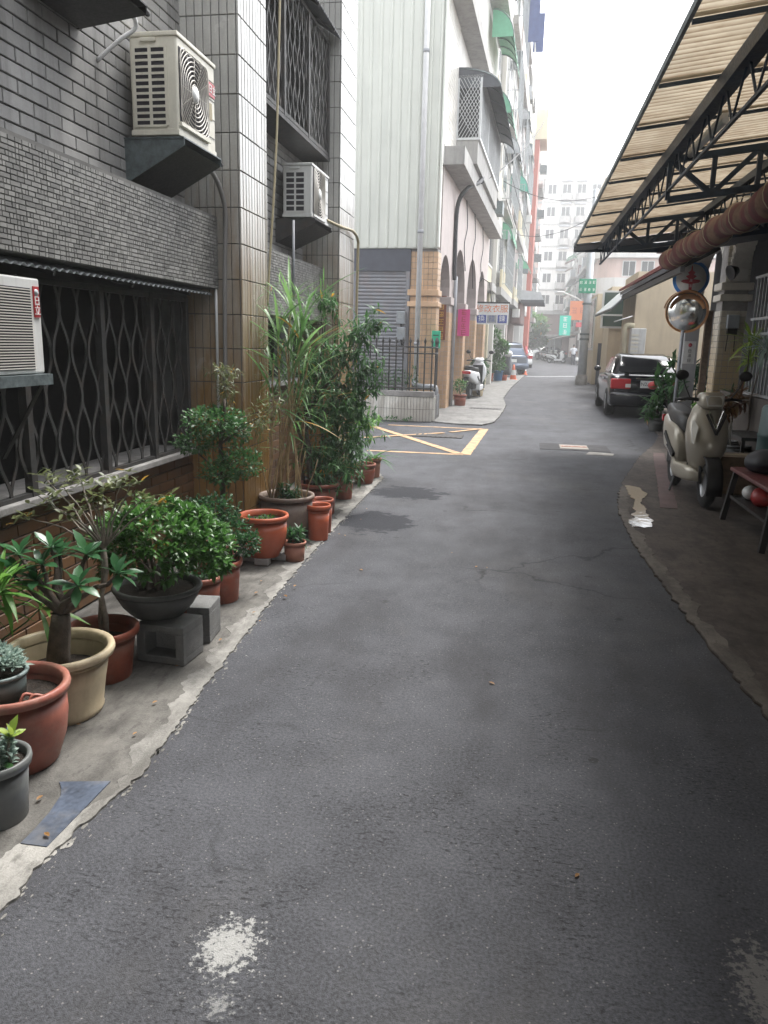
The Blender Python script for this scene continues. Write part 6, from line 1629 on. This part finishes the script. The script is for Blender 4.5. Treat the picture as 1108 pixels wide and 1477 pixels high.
bgp = wm(t) @ V((.30, -.02, .33)); t = thing('carrier_bag', 'white plastic bag held in the walking person\'s hand', 'bag', bgp)
MB().loft([ring_e((bgp.x, bgp.y, bgp.z+z), a, b) for (z, a, b) in ((0, .10, .07), (.06, .16, .11), (.22, .15, .10), (.32, .06, .05), (.38, .03, .03))]).build('sack', M['bag'], t); MB().tube([bgp+V((0, 0, .36)), bgp+V((0, 0, .47))], .02, 6).build('handles', M['bag'], t)

# ================================================================== RIGHT SIDE NEAR: BEIGE HOUSE, LEAN-TO, ARCH HOUSE
bh = thing('beige_house', 'beige rendered house with stepped walls and green windows behind the black sedan', 'house', (4, 29, 0))
MB().box(3.6, 9, 24.3, 38, 0, 3.6).build('core', M['beige'], bh)
MB().box(3.10, 8.9, 24, 27, 0, 3.7).build('wall', M['beige'], bh); MB().box(3.00, 3.599, 30, 32.2, 0, 3.7).build('wall', M['beige'], bh); MB().box(2.85, 3.599, 34, 37, 0, 3.7).build('wall', M['beige'], bh)
a = AY(870, 419, 29.95); b = AY(903, 474, 29.95)
wf = MB().box(a.x, b.x, 29.86, 29.99, b.z, a.z).build('window', M['winframe'], bh); MB().box(a.x+.07, b.x-.07, 29.84, 29.88, b.z+.07, a.z-.07).build('pane', M['green_glass'], wf); MB().box(a.x-.04, b.x, 29.80, 29.85, (a.z*.35+b.z*.65)-.03, (a.z*.35+b.z*.65)+.03).build('transom', M['winframe'], wf)
wf = MB().box(2.80, 2.849, 34.3, 36.5, 1.4, 3.6).build('window', M['winframe'], bh); MB().box(2.78, 2.799, 34.4, 36.4, 1.5, 3.5).build('pane', M['green_glass'], wf)
a = AY(857, 505, 33.9); MB().box(3.02, 3.5, 33.85, 33.99, 0, 1.7).build('door', M['shutter_box'], bh)
q = AY(913, 495, 23.95); t = thing('air_conditioner', 'louvred air conditioner standing against the beige wall behind the sedan', 'air conditioner', (q.x, q.y, .0)); MB().box(q.x-.12, q.x+.30, 23.6, 23.98, .75, 2.1).build('casing', M['ac_grey'], t, bevel=.02)
for k in range(9): MB().box(q.x-.1, q.x+.10, 23.585, 23.61, 1.0+k*.11, 1.05+k*.11).build('louvre', M['ac_white'], t)
MB().box(q.x-.06, q.x+.24, 23.65, 23.93, 0, .749).build('stand', M['iron_d'], t)
cable('refrigerant_pipe', 'thick pale insulated pipe curving down the beige wall', spl([AY(915, 470, 23.8), AY(903, 470, 23.8), AY(901, 485, 23.8), AY(900, 545, 23.8)], 6), .07, M['cream_wall'])
o = MB().tube([AY(886, 464, 23.5), AY(912, 456, 23.7)], .02, 6).build('awning_arm', M['white_p']); tag(o, 'thin white rod sticking out from the beige wall by the green window', 'rod')
# lean-to with red tiles
lt = thing('lean_to_roof', 'red-tiled lean-to roof over the parked sedan', 'roof', (3.0, 20, 3.0))
MB().prism([(2.36, 13.6, 2.95), (3.8, 13.6, 3.72), (3.8, 13.6, 3.64), (2.36, 13.6, 2.87)], (0, 0, 0), (0, 7.9, 0)).build('deck', M['dark_aw'], lt)
tm = MB()
d = V((1.44, 0, .77)); n_ = V((-.77, 0, 1.44)).normalized()
for i in range(7):
    a = PI*i/6; tm.add([V((0, -.085*math.cos(a), 0))+n_*(.06*math.sin(a)), d+V((0, -.085*math.cos(a), 0))+n_*(.06*math.sin(a))], [])
tm.f = [(2*i, 2*i+1, 2*i+3, 2*i+2) for i in range(6)]+[(0, 2, 4, 6, 8, 10, 12)]; tm.sm = [True]*6+[False]
tmm = tm.mesh('roof_tile_row', M['roof_red'])
for k in range(41): obj('roof_tile_row', tmm, lt, Matrix.Translation(V((2.33, 13.7+k*.19, 2.955))-V((3.0, 20, 3.0))))
for y in (14.2, 16.6, 19, 21.2): MB().bar((2.40, y, 2.84), (3.75, y, 3.56), .06, .08).build('rafter', M['iron_d'], lt)
MB().box(2.40, 2.47, 13.6, 21.5, 2.76, 2.855).build('eave_beam', M['iron_d'], lt)
t = thing('canvas_awning', 'dark sloping awning beyond the red-tiled lean-to', 'awning', (3, 26, 2.9))
MB().prism([(2.35, 23.2, 2.62), (3.05, 23.2, 3.3), (3.05, 23.2, 3.25), (2.35, 23.2, 2.56)], (0, 0, 0), (0, 5.3, 0)).build('canvas', M['dark_aw'], t); MB().prism([(2.33, 23.15, 2.64), (3.05, 23.15, 3.34), (3.05, 23.15, 3.31), (2.33, 23.15, 2.60)], (0, -.03, .0), (0, 5.4, .0)).build('edge_sheet', M['galv_l'], t)
# arch house
ah = thing('arch_house', 'shaded house with tiled porch pillar and arches behind the canopy', 'house', (4, 10, 0))
MB().box(3.95, 9, -4, 13.4, 0, 6.2).build('wall', pm('shaded_render', (.16, .16, .165), .8, var=.2), ah); MB().box(4.3, 9, 13.401, 20, 0, 3.74).build('back_wall', pm('porch_shade_render', (.075, .08, .09), .8, var=.25), ah); MB().box(3.10, 8.9, -4, 13.39, 3.75, 6.1).build('upper_front', M['grey_wall'], ah); MB().box(2.95, 5.0, 13.4, 20.0, 3.745, 3.86).build('porch_roof', M['grey_wall'], ah)  # porch shade is put into the dark render of wall and back wall
MB().box(2.90, 3.26, 12.72, 13.10, 0, 2.32).build('pillar', M['cement'], ah)
MB().box(2.91, 3.25, 12.73, 13.09, 2.32, 3.6).build('pillar_head', M['cement'], ah)
tl = tile_rect((2.898, 12.72, .02), (1, 0, 0), (0, 0, 1), (0, -1, 0), .364, 2.2, .085, .085, .007)+tile_rect((2.90, 13.10, .02), (0, -1, 0), (0, 0, 1), (-1, 0, 0), .38, 2.2, .085, .085, .007)+tile_rect((2.91, 12.73, 2.55), (1, 0, 0), (0, 0, 1), (0, -1, 0), .34, 1.0, .085, .085, .007)
place_tiles(ah, 'pillar_tile', M['yell_t'], tl)
for (z0, z1, e) in ((2.27, 2.37, .05), (2.43, 2.54, .05)): MB().box(2.90-e, 3.26+e, 12.72-e, 13.10+e, z0, z1).build('capital', M['yell_t'], ah, bevel=.012)
def arch_band(y0, y1, x0, x1, zs, ztop, mat):
    rr = (y1-y0)/2; mid = (y0+y1)/2; n = 16; mb = MB()
    for k in range(n):
        a0 = PI-PI*k/n; a1 = PI-PI*(k+1)/n; p = (mid+rr*math.cos(a0), zs+rr*.62*math.sin(a0)); q = (mid+rr*math.cos(a1), zs+rr*.62*math.sin(a1))
        mb.add([(x0, p[0], p[1]), (x1, p[0], p[1]), (x1, q[0], q[1]), (x0, q[0], q[1]), (x0, p[0], ztop), (x1, p[0], ztop), (x1, q[0], ztop), (x0, q[0], ztop)], [(0, 1, 2, 3), (1, 5, 6, 2), (0, 3, 7, 4), (4, 7, 6, 5)])
    mb.build('arch', mat, ah)
    for k in range(n*2):
        a = PI*(k+.5)/(n*2); c = V(((x0+x1)/2, mid+(rr+.07)*math.cos(a), zs+(rr*.62+.07)*math.sin(a)))
        if c.z < ztop-.05: MB().obox(c, (1, 0, 0), (0, math.cos(a), math.sin(a)), (0, -math.sin(a), math.cos(a)), (x1-x0)/2+.012, .06, .028).build('voussoir', M['white_t'], ah)
arch_band(10.0, 12.71, 2.96, 3.21, 2.56, 3.74, M['white_t']); arch_band(13.11, 15.6, 2.96, 3.21, 2.56, 3.74, M['white_t'])
MB().box(2.96, 3.21, 15.601, 15.95, 0, 3.6).build('pillar', M['grey_wall'], ah)
MB().box(2.98, 3.18, -3, 12.6, 0, .95).build('parapet', pm('dark_render', (.07, .06, .052), .8, var=.3), ah)
t = thing('window_grille', 'white barred window grille beside the tiled porch pillar', 'window grille', (3.06, 11, .95))
for k in range(17): MB().box(3.05, 3.07, 9.2+k*.145, 9.222+k*.145, .96, 2.5).build('bar', M['galv_l'], t)
for z in (.96, 1.75, 1.95, 2.5): MB().box(3.04, 3.08, 9.15, 11.62, z, z+.035).build('rail', M['galv_l'], t)
MB().box(3.06, 3.93, 9.1, 9.14, .95, 3.6).build('side_panel', M['grey_wall'], t)
q = AY(1057, 466, 12.66); t = thing('meter_box', 'grey meter box on the tiled porch pillar', 'meter box', q); MB().box(q.x-.085, q.x+.085, q.y-.05, q.y+.04, q.z-.08, q.z+.12).build('casing', M['grey_box'], t, bevel=.01); MB().box(q.x-.07, q.x+.07, q.y-.04, q.y+.03, q.z-.17, q.z-.081).build('dial', M['iron_d'], t)
for dx in (-.05, .05): MB().tube([(q.x+dx, q.y, q.z-.17), (q.x+dx*1.2, q.y, q.z-.42)], .008, 5).build('lead', M['cable_k'], t)
q = AY(1042, 456, 12.9); t = thing('switch_box', 'small white switch box on the side of the porch pillar', 'switch box', q); MB().box(q.x-.05, q.x+.02, q.y-.04, q.y+.04, q.z-.06, q.z+.05).build('casing', M['white_p'], t); MB().tube(spl([q+V((0, 0, -.06)), q+V((-.05, -.02, -.18)), q+V((-.03, -.03, -.32)), q+V((.02, -.03, -.25))], 5), .012, 6).build('lead', M['cable_k'], t)
q = AY(1057, 392, 12.4); t = thing('spotlight', 'black round spotlight fixed above the porch pillar capital', 'spotlight', q)
MB().lathe([(0, -.09), (.05, -.08), (.105, .02), (.11, .04), (.09, .03), (0, .02)], 18, q, (-.85, -.3, -.35)).build('shade', M['rubber'], t); MB().tube([q+V((.05, .05, .0)), q+V((.10, .2, .05)), q+V((.12, .34, .1))], .018, 6).build('arm', M['rubber'], t)

# ================================================================== CANOPY
cn = thing('canopy', 'yellowed corrugated canopy on blue-black steel trusses over the forecourt', 'canopy', (2, 6, 3))
def rz_(x): return 3.10+(x-.67)*.13
YE = 12.85
shm = MB(); pw = .95; ns = 96
for i in range(ns+1):
    y = pw*1.015*i/ns; dz = .019*math.sin(2*PI*y/.076)
    shm.add([(0, y, dz), (3.9, y, .13*3.9+dz)], [])
shm.f = [(2*i, 2*i+1, 2*i+3, 2*i+2) for i in range(ns)]; shm.sm = [True]*ns
shmm = shm.mesh('corrugated_sheet', M['poly'])
for k in range(17):
    y = YE-.02-pw*(k+1); jx = random.uniform(-.03, .03)
    obj('corrugated_sheet', shmm, cn, Matrix.Translation(V((.67+jx, y, 3.10+.004*(k % 2)+.012))-V((2, 6, 3))))
for k in range(17):
    y = YE-.03-pw*k
    MB().bar((.69, y, rz_(.69)-.03), (4.2, y, rz_(4.2)-.03), .016, .022).build('rafter', M['steel_b'], cn)
MB().box(.66, 2.5, YE-.0, YE+.04, 2.98, 3.12).build('end_fascia', M['steel_b'], cn); MB().prism([(.66, YE-.7, 2.985), (2.5, YE-.7, 3.2), (2.5, YE-.7, 3.215), (.66, YE-.7, 3.0)], (0, 0, 0), (0, .69, 0)).build('end_sheet', M['dark_aw'], cn)
MB().box(.655, .675, -3.3, YE, 3.045, 3.085).build('eave_edge', M['galv'], cn)
def long_truss(x, z, h, y0, y1, th=.07):
    t_ = MB().bar((x, y0, z), (x, y1, z), th, th).build('chord', M['steel_b'], cn)
    MB().bar((x, y0, z-h), (x, y1, z-h), th*.22, th*.22).build('lower_chord', M['steel_b'], cn)
    y = y0; s = 0
    while y < y1-.1:
        a = (x, y, z) if s % 2 == 0 else (x, y, z-h); b = (x, y+.24, z-h) if s % 2 == 0 else (x, y+.24, z)
        MB().bar(a, b, .012, .012).build('web_rod', M['steel_b'], cn); y += .24; s += 1
long_truss(1.06, rz_(1.06)-.10, .26, -3, YE-.1, .09)
long_truss(2.05, rz_(2.05)-.10, .24, -3, YE-.1, .07)
def cross_truss(y, x0, x1, h=.30):
    MB().bar((x0, y, rz_(x0)-.13), (x1, y, rz_(x1)-.13), .05, .05).build('cross_chord', M['steel_b'], cn); MB().bar((x0, y, rz_(x0)-.13-h), (x1, y, rz_(x1)-.13-h), .05, .05).build('cross_chord', M['steel_b'], cn)
    n = int((x1-x0)/.32)
    for k in range(n):
        xa = x0+(x1-x0)*k/n; xb = x0+(x1-x0)*(k+1)/n; za = rz_(xa)-.13; zb = rz_(xb)-.13
        MB().bar((xa, y, za), (xa, y, za-h), .035, .035).build('post_web', M['steel_b'], cn)
        MB().bar((xa, y, za if k % 2 == 0 else za-h), (xb, y, zb-h if k % 2 == 0 else zb), .04, .04).build('diagonal', M['steel_b'], cn)
for y in (3.0, 6.9, 10.3): cross_truss(y, 1.06, 3.4)
for y in (-2, 5.2): MB().box(3.28, 3.38, y-.05, y+.05, 0, rz_(3.3)-.06).build('post', M['steel_b'], cn)
ta, tb_ = AX(1047, 173, 1.20), AX(988, 232, 1.20)
t = thing('tube_lamp', 'unlit white fluorescent tube hung under the canopy truss', 'lamp', (ta+tb_)/2)
MB().tube([ta, tb_], .022, 10).build('tube', M['tube_w'], t); MB().bar(ta+V((0, .02, .034)), tb_+V((0, -.02, .034)), .035, .03).build('batten', M['white_p'], t)
for u in (.12, .88): q = ta.lerp(tb_, u); MB().tube([q+V((0, 0, .045)), V((1.20, q.y, rz_(1.20)-.02))], .006, 5).build('hanger', M['galv'], t)
# rolled striped awning
t = thing('rolled_awning', 'rolled-up red and cream striped canvas slung along the canopy', 'awning', (1.85, 8, 2.7))
pts = [(1.82+.012*math.sin(k*1.3), 4.2+k*.25, 2.70+.02*math.sin(k*.9)) for k in range(29)]
MB().tube(pts, [.12+.02*math.sin(k*1.9) for k in range(29)], 14).build('canvas_roll', M['roll'], t)
for k in range(7): MB().lathe([(.145, -.012), (.15, 0), (.145, .012)], 16, (1.82, 4.5+k*1.0, 2.70), (0, 1, 0)).build('tie', M['cable_y'], t)
# shade sheet between roll and house
t = thing('shade_curtain', 'dark gathered canvas hanging under the canopy beside the house', 'curtain', (2.6, 8, 2.6)); MB().prism([(2.0, 3, 2.95), (3.35, 3, 3.15), (3.35, 3, 3.12), (2.0, 3, 2.92)], (0, 0, 0), (0, 9.6, 0)).build('canvas', M['dark_aw'], t)
# ================================================================== MIRROR, SIGN, POSTS
mp = thing('traffic_mirror', 'round convex traffic mirror with faded orange hood on a thin post', 'traffic mirror', (3.08, 15.0, 0))
mc = AY(990, 450, 15.0); nd = V((-.30, -.95, -.10)).normalized(); rr = 29*m_per_px(mc)
MB().lathe([(rr*math.sin(a), rr*.42*math.cos(a)-.12) for a in [PI/2*i/10 for i in range(11)]], 40, mc, nd).build('mirror_face', M['mirror'], mp)
MB().lathe([(rr*.99, -.13), (rr*1.03, -.12), (rr*1.03, -.06), (rr*1.0, -.06), (rr*.99, -.13)], 40, mc, nd).build('rim', M['orange_rim'], mp)
MB().lathe([(0, -.18), (rr*.7, -.17), (rr*1.0, -.13)], 30, mc, nd).build('back_shell', M['orange_rim'], mp)
hd = MB(); up = V((0, 0, 1)); ux = up.cross(nd).normalized(); uy = nd.cross(ux); rg_ = []
for i in range(17):
    a = R(10+160*i/16); p = mc+(ux*math.cos(a)+uy*math.sin(a))*(rr*1.065); e = .20*math.sin(a)**.6; rg_.append([p-nd*.03, p+nd*e])
hd.loft(rg_, False, False); ho = hd.build('hood', M['orange_rim'], mp); ho.modifiers.new('s', 'SOLIDIFY').thickness = .01
pb = G(985, 628); MB().tube([(mc.x, 15.12, mc.z+.3), (mc.x-.02, 15.12, .01)], .03, 10).build('post', M['pipe_g'], mp); MB().bar((mc.x, 15.1, mc.z), mc-nd*.15, .04, .04).build('clamp', M['galv'], mp)
wp = thing('wooden_post', 'weathered wooden post beside the mirror post', 'post', (3.30, 15.4, 0)); MB().box(3.25, 3.36, 15.35, 15.46, 0, 2.25).build('post', M['wood'], wp)
sc_ = AY(997, 402, 15.3); ds = thing('round_sign', 'round white sign with blue ring and red tower emblem above the mirror', 'sign', sc_); rs_ = 25*m_per_px(sc_)
nf = V((-.12, -1, -.05)).normalized()
MB().lathe([(0, 0), (rs_, 0), (rs_, -.02), (0, -.02)], 40, sc_, nf).build('disc', M['blue_ring'], ds); MB().lathe([(0, .003), (rs_*.82, .003), (rs_*.82, 0)], 40, sc_, nf).build('face', M['white_p'], ds)
sx_ = V((0, 0, 1)).cross(nf).normalized()*-1; sx_ = nf.cross(V((0, 0, 1))).normalized()*-1
sz_ = nf.cross(sx_).normalized()
if sz_.z < 0: sz_ = -sz_
em = [(-.08, -.62), (.08, -.62), (.10, -.28), (.42, -.22), (.55, -.14), (.42, -.06), (.12, -.02), (.30, .14), (.12, .22), (.20, .34), (.05, .46), (.02, .72), (-.02, .72), (-.05, .46), (-.20, .34), (-.12, .22), (-.30, .14), (-.12, -.02), (-.42, -.06), (-.55, -.14), (-.42, -.22), (-.10, -.28)]
MB().prism([sc_+nf*.004+(sx_*x+sz_*y)*rs_ for (x, y) in em], (0, 0, 0), nf*.004).build('emblem', M['red_emblem'], ds)
gl = MB(); rg = random.Random(8)
for y in (-.08, -.40): glyph(gl, sc_+nf*.0085+sz_*(y*rs_), sx_, sz_, nf, rs_*.17, rg)
gl.build('lettering', M['letter_w'], ds)
a = AY(988, 492, 15.25); b = AY(1001, 525, 15.25); t = thing('notice_plate', 'narrow white notice plate with a red mark on the wooden post', 'sign', (a.x, 15.25, b.z)); MB().box(a.x, b.x, 15.24, 15.255, b.z, a.z).build('plate', M['white_p'], t)
MB().lathe([(0, .004), (.035, .004), (.035, 0)], 14, ((a.x+b.x)/2, 15.238, a.z-.07), (0, -1, 0)).build('red_mark', M['red_emblem'], t); gl = MB()
for k in range(3): gl = MB(); glyph(gl, ((a.x+b.x)/2, 15.2375, a.z-.17-k*.09), (1, 0, 0), (0, 0, 1), (0, -1, 0), .07, rg); gl.build('character', M['cable_g'], t)
# bicycle
bk = thing('bicycle', 'dark bicycle with pale mudguard propped behind the mirror post', 'bicycle', (3.4, 16.2, 0))
wc = [V((2.95, 16.15, .31)), V((3.95, 16.6, .31))]; bd = (wc[1]-wc[0]).normalized(); bn = bd.cross(V((0, 0, 1)))
for c in wc:
    w_ = MB().tube([c+(bd*math.cos(2*PI*i/28)+V((0, 0, 1))*math.sin(2*PI*i/28))*.30 for i in range(29)], .018, 7).build('wheel', M['tyre'], bk); MB().tube([c-bn*.04, c+bn*.04], .025, 8).build('hub', M['chrome'], w_)
    for i in range(10): a = PI*i/10; e = (bd*math.cos(a)+V((0, 0, 1))*math.sin(a))*.29; MB().tube([c-e, c+e], .0025, 4).build('spoke', M['chrome'], w_)
    MB().tube([c+(bd*math.cos(a)+V((0, 0, 1))*math.sin(a))*.335 for a in [R(20+150*i/12) for i in range(13)]], .022, 6).build('mudguard', M['chrome'], bk)
hs, st_, bb = wc[0]+bd*.18+V((0, 0, .52)), wc[1]-bd*.22+V((0, 0, .55)), wc[0].lerp(wc[1], .55)-V((0, 0, .02))
for (p, q, r_) in ((wc[0], hs, .014), (hs, bb, .018), (hs-V((0, 0, .06)), st_-V((0, 0, .1)), .016), (bb, st_, .016), (bb, wc[1], .012), (st_, wc[1], .01)): MB().tube([p, q], r_, 8).build('frame_tube', M['rubber'], bk)
MB().tube([hs, hs+V((0, 0, .16))], .013, 8).build('stem', M['chrome'], bk); MB().tube(spl([hs+V((0, 0, .16))-bn*.28+bd*.12, hs+V((0, 0, .18))-bn*.1, hs+V((0, 0, .18))+bn*.1, hs+V((0, 0, .16))+bn*.28+bd*.12], 5), .012, 7).build('handlebar', M['chrome'], bk)
MB().ball(st_+V((0, 0, .06)), .12, .08, .04, 12, 8).build('saddle', M['rubber'], bk)
q = AY(942, 556, 16.4); o = MB().ball((q.x, q.y, q.z), .10, .10, .085, 14, 10).build('red_helmet', M['red_p']); tag(o, 'small red helmet hung among the plants by the sedan', 'helmet')
# plants on the right
def rplant(label, base, potR, potH, potm, leafm, Lf, Wf, cl, n, nobj=60, wh=7, bend=.35, tilt=(.3, 1.05)):
    c = V(base); t = plant_thing(label, c); pot(t, c, potR, potH, potm, .78)
    lm = leaf_mesh(Lf, Wf, bend, leafm, .25, 4); ll = []
    for (px, py, a, dy) in cl:
        e = AY(px, py, c.y+dy); k = m_per_px(e); MB().tube(wig(c+V((0, 0, potH*.8)), e, 4, .04), [.016, .014, .011, .009, .006], 6).build('stem', M['bark'], t)
        for q in range(n): ll += whorl(e+V((random.gauss(0, .5), random.gauss(0, .5), random.gauss(0, .45)))*(a*k), rdir(.0, 1), wh, tilt, (.6, 1.1))
    leaves(t, lm, ll, nobj); return t
q = G(945, 622); rplant('black pot with an upright leafy plant beside the sedan bumper', (q.x, q.y, 0), .15, .26, M['bowl'], M['leaf_mid'], .14, .05, ((935, 585, 12, 0), (945, 595, 16, 0), (950, 570, 12, .1), (940, 600, 12, 0)), 9)
q = G(966, 622); rplant('black pot with a large-leaved umbrella plant behind the mirror post', (q.x, q.y+.1, 0), .16, .26, M['bowl'], M['leaf_mid'], .24, .07, ((955, 545, 22, .1), (975, 535, 18, .2), (970, 560, 20, .1), (985, 555, 14, .3)), 8)
rplant('dark umbrella plant right of the wooden post', (3.45, 16.3, 0), .17, .3, M['bowl'], M['leaf_glossy'], .22, .07, ((1015, 545, 16, .0), (1025, 560, 12, 0), (1005, 535, 12, .2)), 8)
rplant('bright green leafy plant at the foot of the porch pillar', (3.15, 14.2, 0), .15, .3, M['terra'], M['leaf_bright'], .14, .07, ((1022, 578, 14, 0), (1032, 585, 12, -.1), (1015, 590, 10, 0)), 8)
rplant('spiky-leaved dracaena on a bare stem by the white grille', (2.80, 11.2, 0), .16, .34, M['bowl'], M['leaf_lime'], .34, .035, ((1082, 492, 6, 0), (1082, 518, 5, .05)), 3, 60, 12, .35, (.15, 1.05))
rplant('pale-leaved dracaena at the edge of the grille', (2.84, 10.7, 0), .16, .34, M['bowl'], M['leaf_silver'], .30, .04, ((1106, 505, 8, 0),), 3, 60, 12, .35)
rplant('pot of reddish-brown croton leaves behind the scooter', (2.55, 10.9, 0), .18, .34, M['bowl'], leafmat('croton_leaf', (.10, .045, .03), (.16, .10, .04)), .22, .05, ((1055, 585, 12, 0), (1068, 578, 12, 0), (1045, 592, 10, 0)), 7)
rplant('low fern in a dark pot by the porch pillar base', (2.65, 11.9, 0), .16, .36, M['bowl'], M['leaf_dark'], .22, .03, ((1062, 572, 10, 0), (1075, 578, 10, 0)), 6)
# furniture under the canopy
t = thing('red_stool', 'low red plastic table behind the champagne scooter', 'table', (2.95, 13.3, 0)); q = AY(1005, 603, 13.3)
MB().box(q.x-.36, q.x+.42, 13.0, 13.55, .42, .47).build('top', M['red_p'], t, bevel=.015)
for (x, y) in ((-.32, 13.04), (.38, 13.04), (-.32, 13.5), (.38, 13.5)): MB().box(q.x+x-.025, q.x+x+.025, y-.025, y+.025, 0, .42).build('leg', M['red_p'], t)
t = thing('low_table', 'reddish-brown low table with dark splayed legs at the forecourt edge', 'table', (2.2, 6.7, .01))
MB().box(1.93, 2.75, 6.2, 7.45, .47, .505).build('top', M['table_top'], t, bevel=.01)
for (x, y, dx, dy) in ((1.97, 6.26, -.06, -.05), (1.97, 7.38, -.06, .05), (2.7, 6.26, .05, -.05), (2.7, 7.38, .05, .05)): MB().bar((x, y, .47), (x+dx, y+dy, .011), .045, .045).build('leg', M['iron_d'], t)
for (a, b) in (((1.95, 6.25, .24), (1.95, 7.4, .24)), ((1.95, 6.25, .23), (2.72, 6.25, .23)), ((1.95, 7.4, .23), (2.72, 7.4, .23))): MB().bar(a, b, .025, .025).build('stretcher', M['iron_d'], t)
MB().box(1.98, 2.7, 6.3, 7.35, .225, .24).build('shelf', M['iron_d'], t)
def lump(nm, label, cat, c, r3, mat, jit=.0, seed=0):
    mb = MB(); mb.ball((0, 0, 0), *r3, 20, 14); mb.v = [V(c)+p*(1+.22*noise.noise(p*9+V((seed, 0, 0)))) for p in mb.v]; o = mb.build(nm, mat); return tag(o, label, cat)
lump('cloth_bag', 'black cloth bag slumped on the reddish-brown table', 'bag', (2.15, 7.15, .60), (.17, .2, .11), M['cover'], seed=2)
lump('cloth_bundle', 'red cloth bundle on the reddish-brown table', 'cloth', (2.18, 6.72, .60), (.13, .16, .115), M['red_p'], seed=5)
lump('cloth_bundle', 'grey cloth heaped behind the black bag on the table', 'cloth', (2.4, 7.25, .66), (.15, .14, .17), M['grey_box'], seed=9)
lump('shopping_bag', 'small red shopping bag on the shelf under the table', 'bag', (2.1, 6.95, .325), (.10, .14, .09), M['red_p'], seed=11)
lump('shopping_bag', 'white plastic bag on the shelf under the table', 'bag', (2.08, 7.24, .30), (.08, .09, .065), M['bag'], seed=13)
t = thing('water_barrel', 'dark green plastic barrel behind the table', 'barrel', (2.95, 9.3, .01)); MB().lathe([(.24, .01), (.27, .04), (.28, .3), (.29, .32), (.28, .34), (.28, .6), (.29, .62), (.28, .64), (.27, .92), (.25, .94), (.0, .93)], 24, (2.95, 9.3, 0)).build('drum', M['barrel'], t); MB().lathe([(.0, .955), (.24, .955), (.262, .94), (.262, .915)], 24, (2.95, 9.3, 0)).build('lid', M['barrel'], t)
t = thing('plant_stand', 'dark wooden plant stand below the porch parapet', 'stand', (2.9, 11.5, 0)); MB().box(2.6, 3.25, 9.7, 10.6, .5, .54).build('shelf', M['iron_d'], t)
for (x, y) in ((2.63, 9.73), (3.2, 9.73), (2.63, 10.55), (3.2, 10.55)): MB().box(x-.02, x+.02, y-.02, y+.02, 0, .5).build('leg', M['iron_d'], t)
bt_ = thing('cardboard_box', 'brown cardboard box behind the scooter front wheel', 'box', (2.35, 9.0, .01)); MB().box(2.15, 2.6, 8.8, 9.2, .011, .42).build('carton', M['wood'], bt_); MB().box(2.145, 2.605, 8.98, 9.02, .2, .424).build('tape', M['cable_y'], bt_)

# ================================================================== unseen roof and block added behind the camera to darken the near road
mk = thing('shade_roof', 'unseen dark sheet-metal roof added over the lane behind the camera for shade', 'canopy', (1, -4, 0))
MB().prism([(-2.3, -9, 3.5), (.9, -9, 4.1), (4.0, -9, 3.5), (4.0, -9, 3.45), (.9, -9, 4.05), (-2.3, -9, 3.45)], (0, 0, 0), (0, 11.0, 0)).build('roof_sheet', M['galv'], mk)
for (x, y) in ((-2.2, -8.5), (-2.2, -4), (3.2, -8.5), (3.2, -4)): MB().box(x-.05, x+.05, y-.05, y+.05, 0, 3.5).build('post', M['steel_b'], mk)
mw = thing('shade_block', 'unseen tall grey block added across the lane behind the camera for shade', 'house', (0, -13, 0))  # unseen mass added to cut skylight on the near lane
MB().box(-8, 8, -13.5, -11, 3.2, 13).build('wall', M['grey_wall'], mw); MB().box(-8, -2.6, -13.4, -11.1, 0, 3.19).build('wall', M['grey_wall'], mw); MB().box(2.6, 8, -13.4, -11.1, 0, 3.19).build('wall', M['grey_wall'], mw)

# ================================================================== AIR
hz = MB().box(-60, 60, -14, 145, -1.0, 34).build('haze', None)  # haze box added to veil the distance like glare around the bright sky
hz.data.materials.clear()
hm = bpy.data.materials.new('haze'); hm.use_nodes = True; hm.node_tree.nodes.clear()
ho_ = hm.node_tree.nodes.new('ShaderNodeOutputMaterial'); hv = hm.node_tree.nodes.new('ShaderNodeVolumePrincipled')
hv.inputs['Color'].default_value = (.98, .99, 1, 1); hv.inputs['Density'].default_value = .0033; hv.inputs['Anisotropy'].default_value = .3
hm.node_tree.links.new(hv.outputs[0], ho_.inputs['Volume'])
hz.data.materials.append(hm); hz['kind'] = 'stuff'; hz['label'] = 'pale haze added along the whole street in place of bright glare'; hz['category'] = 'haze'
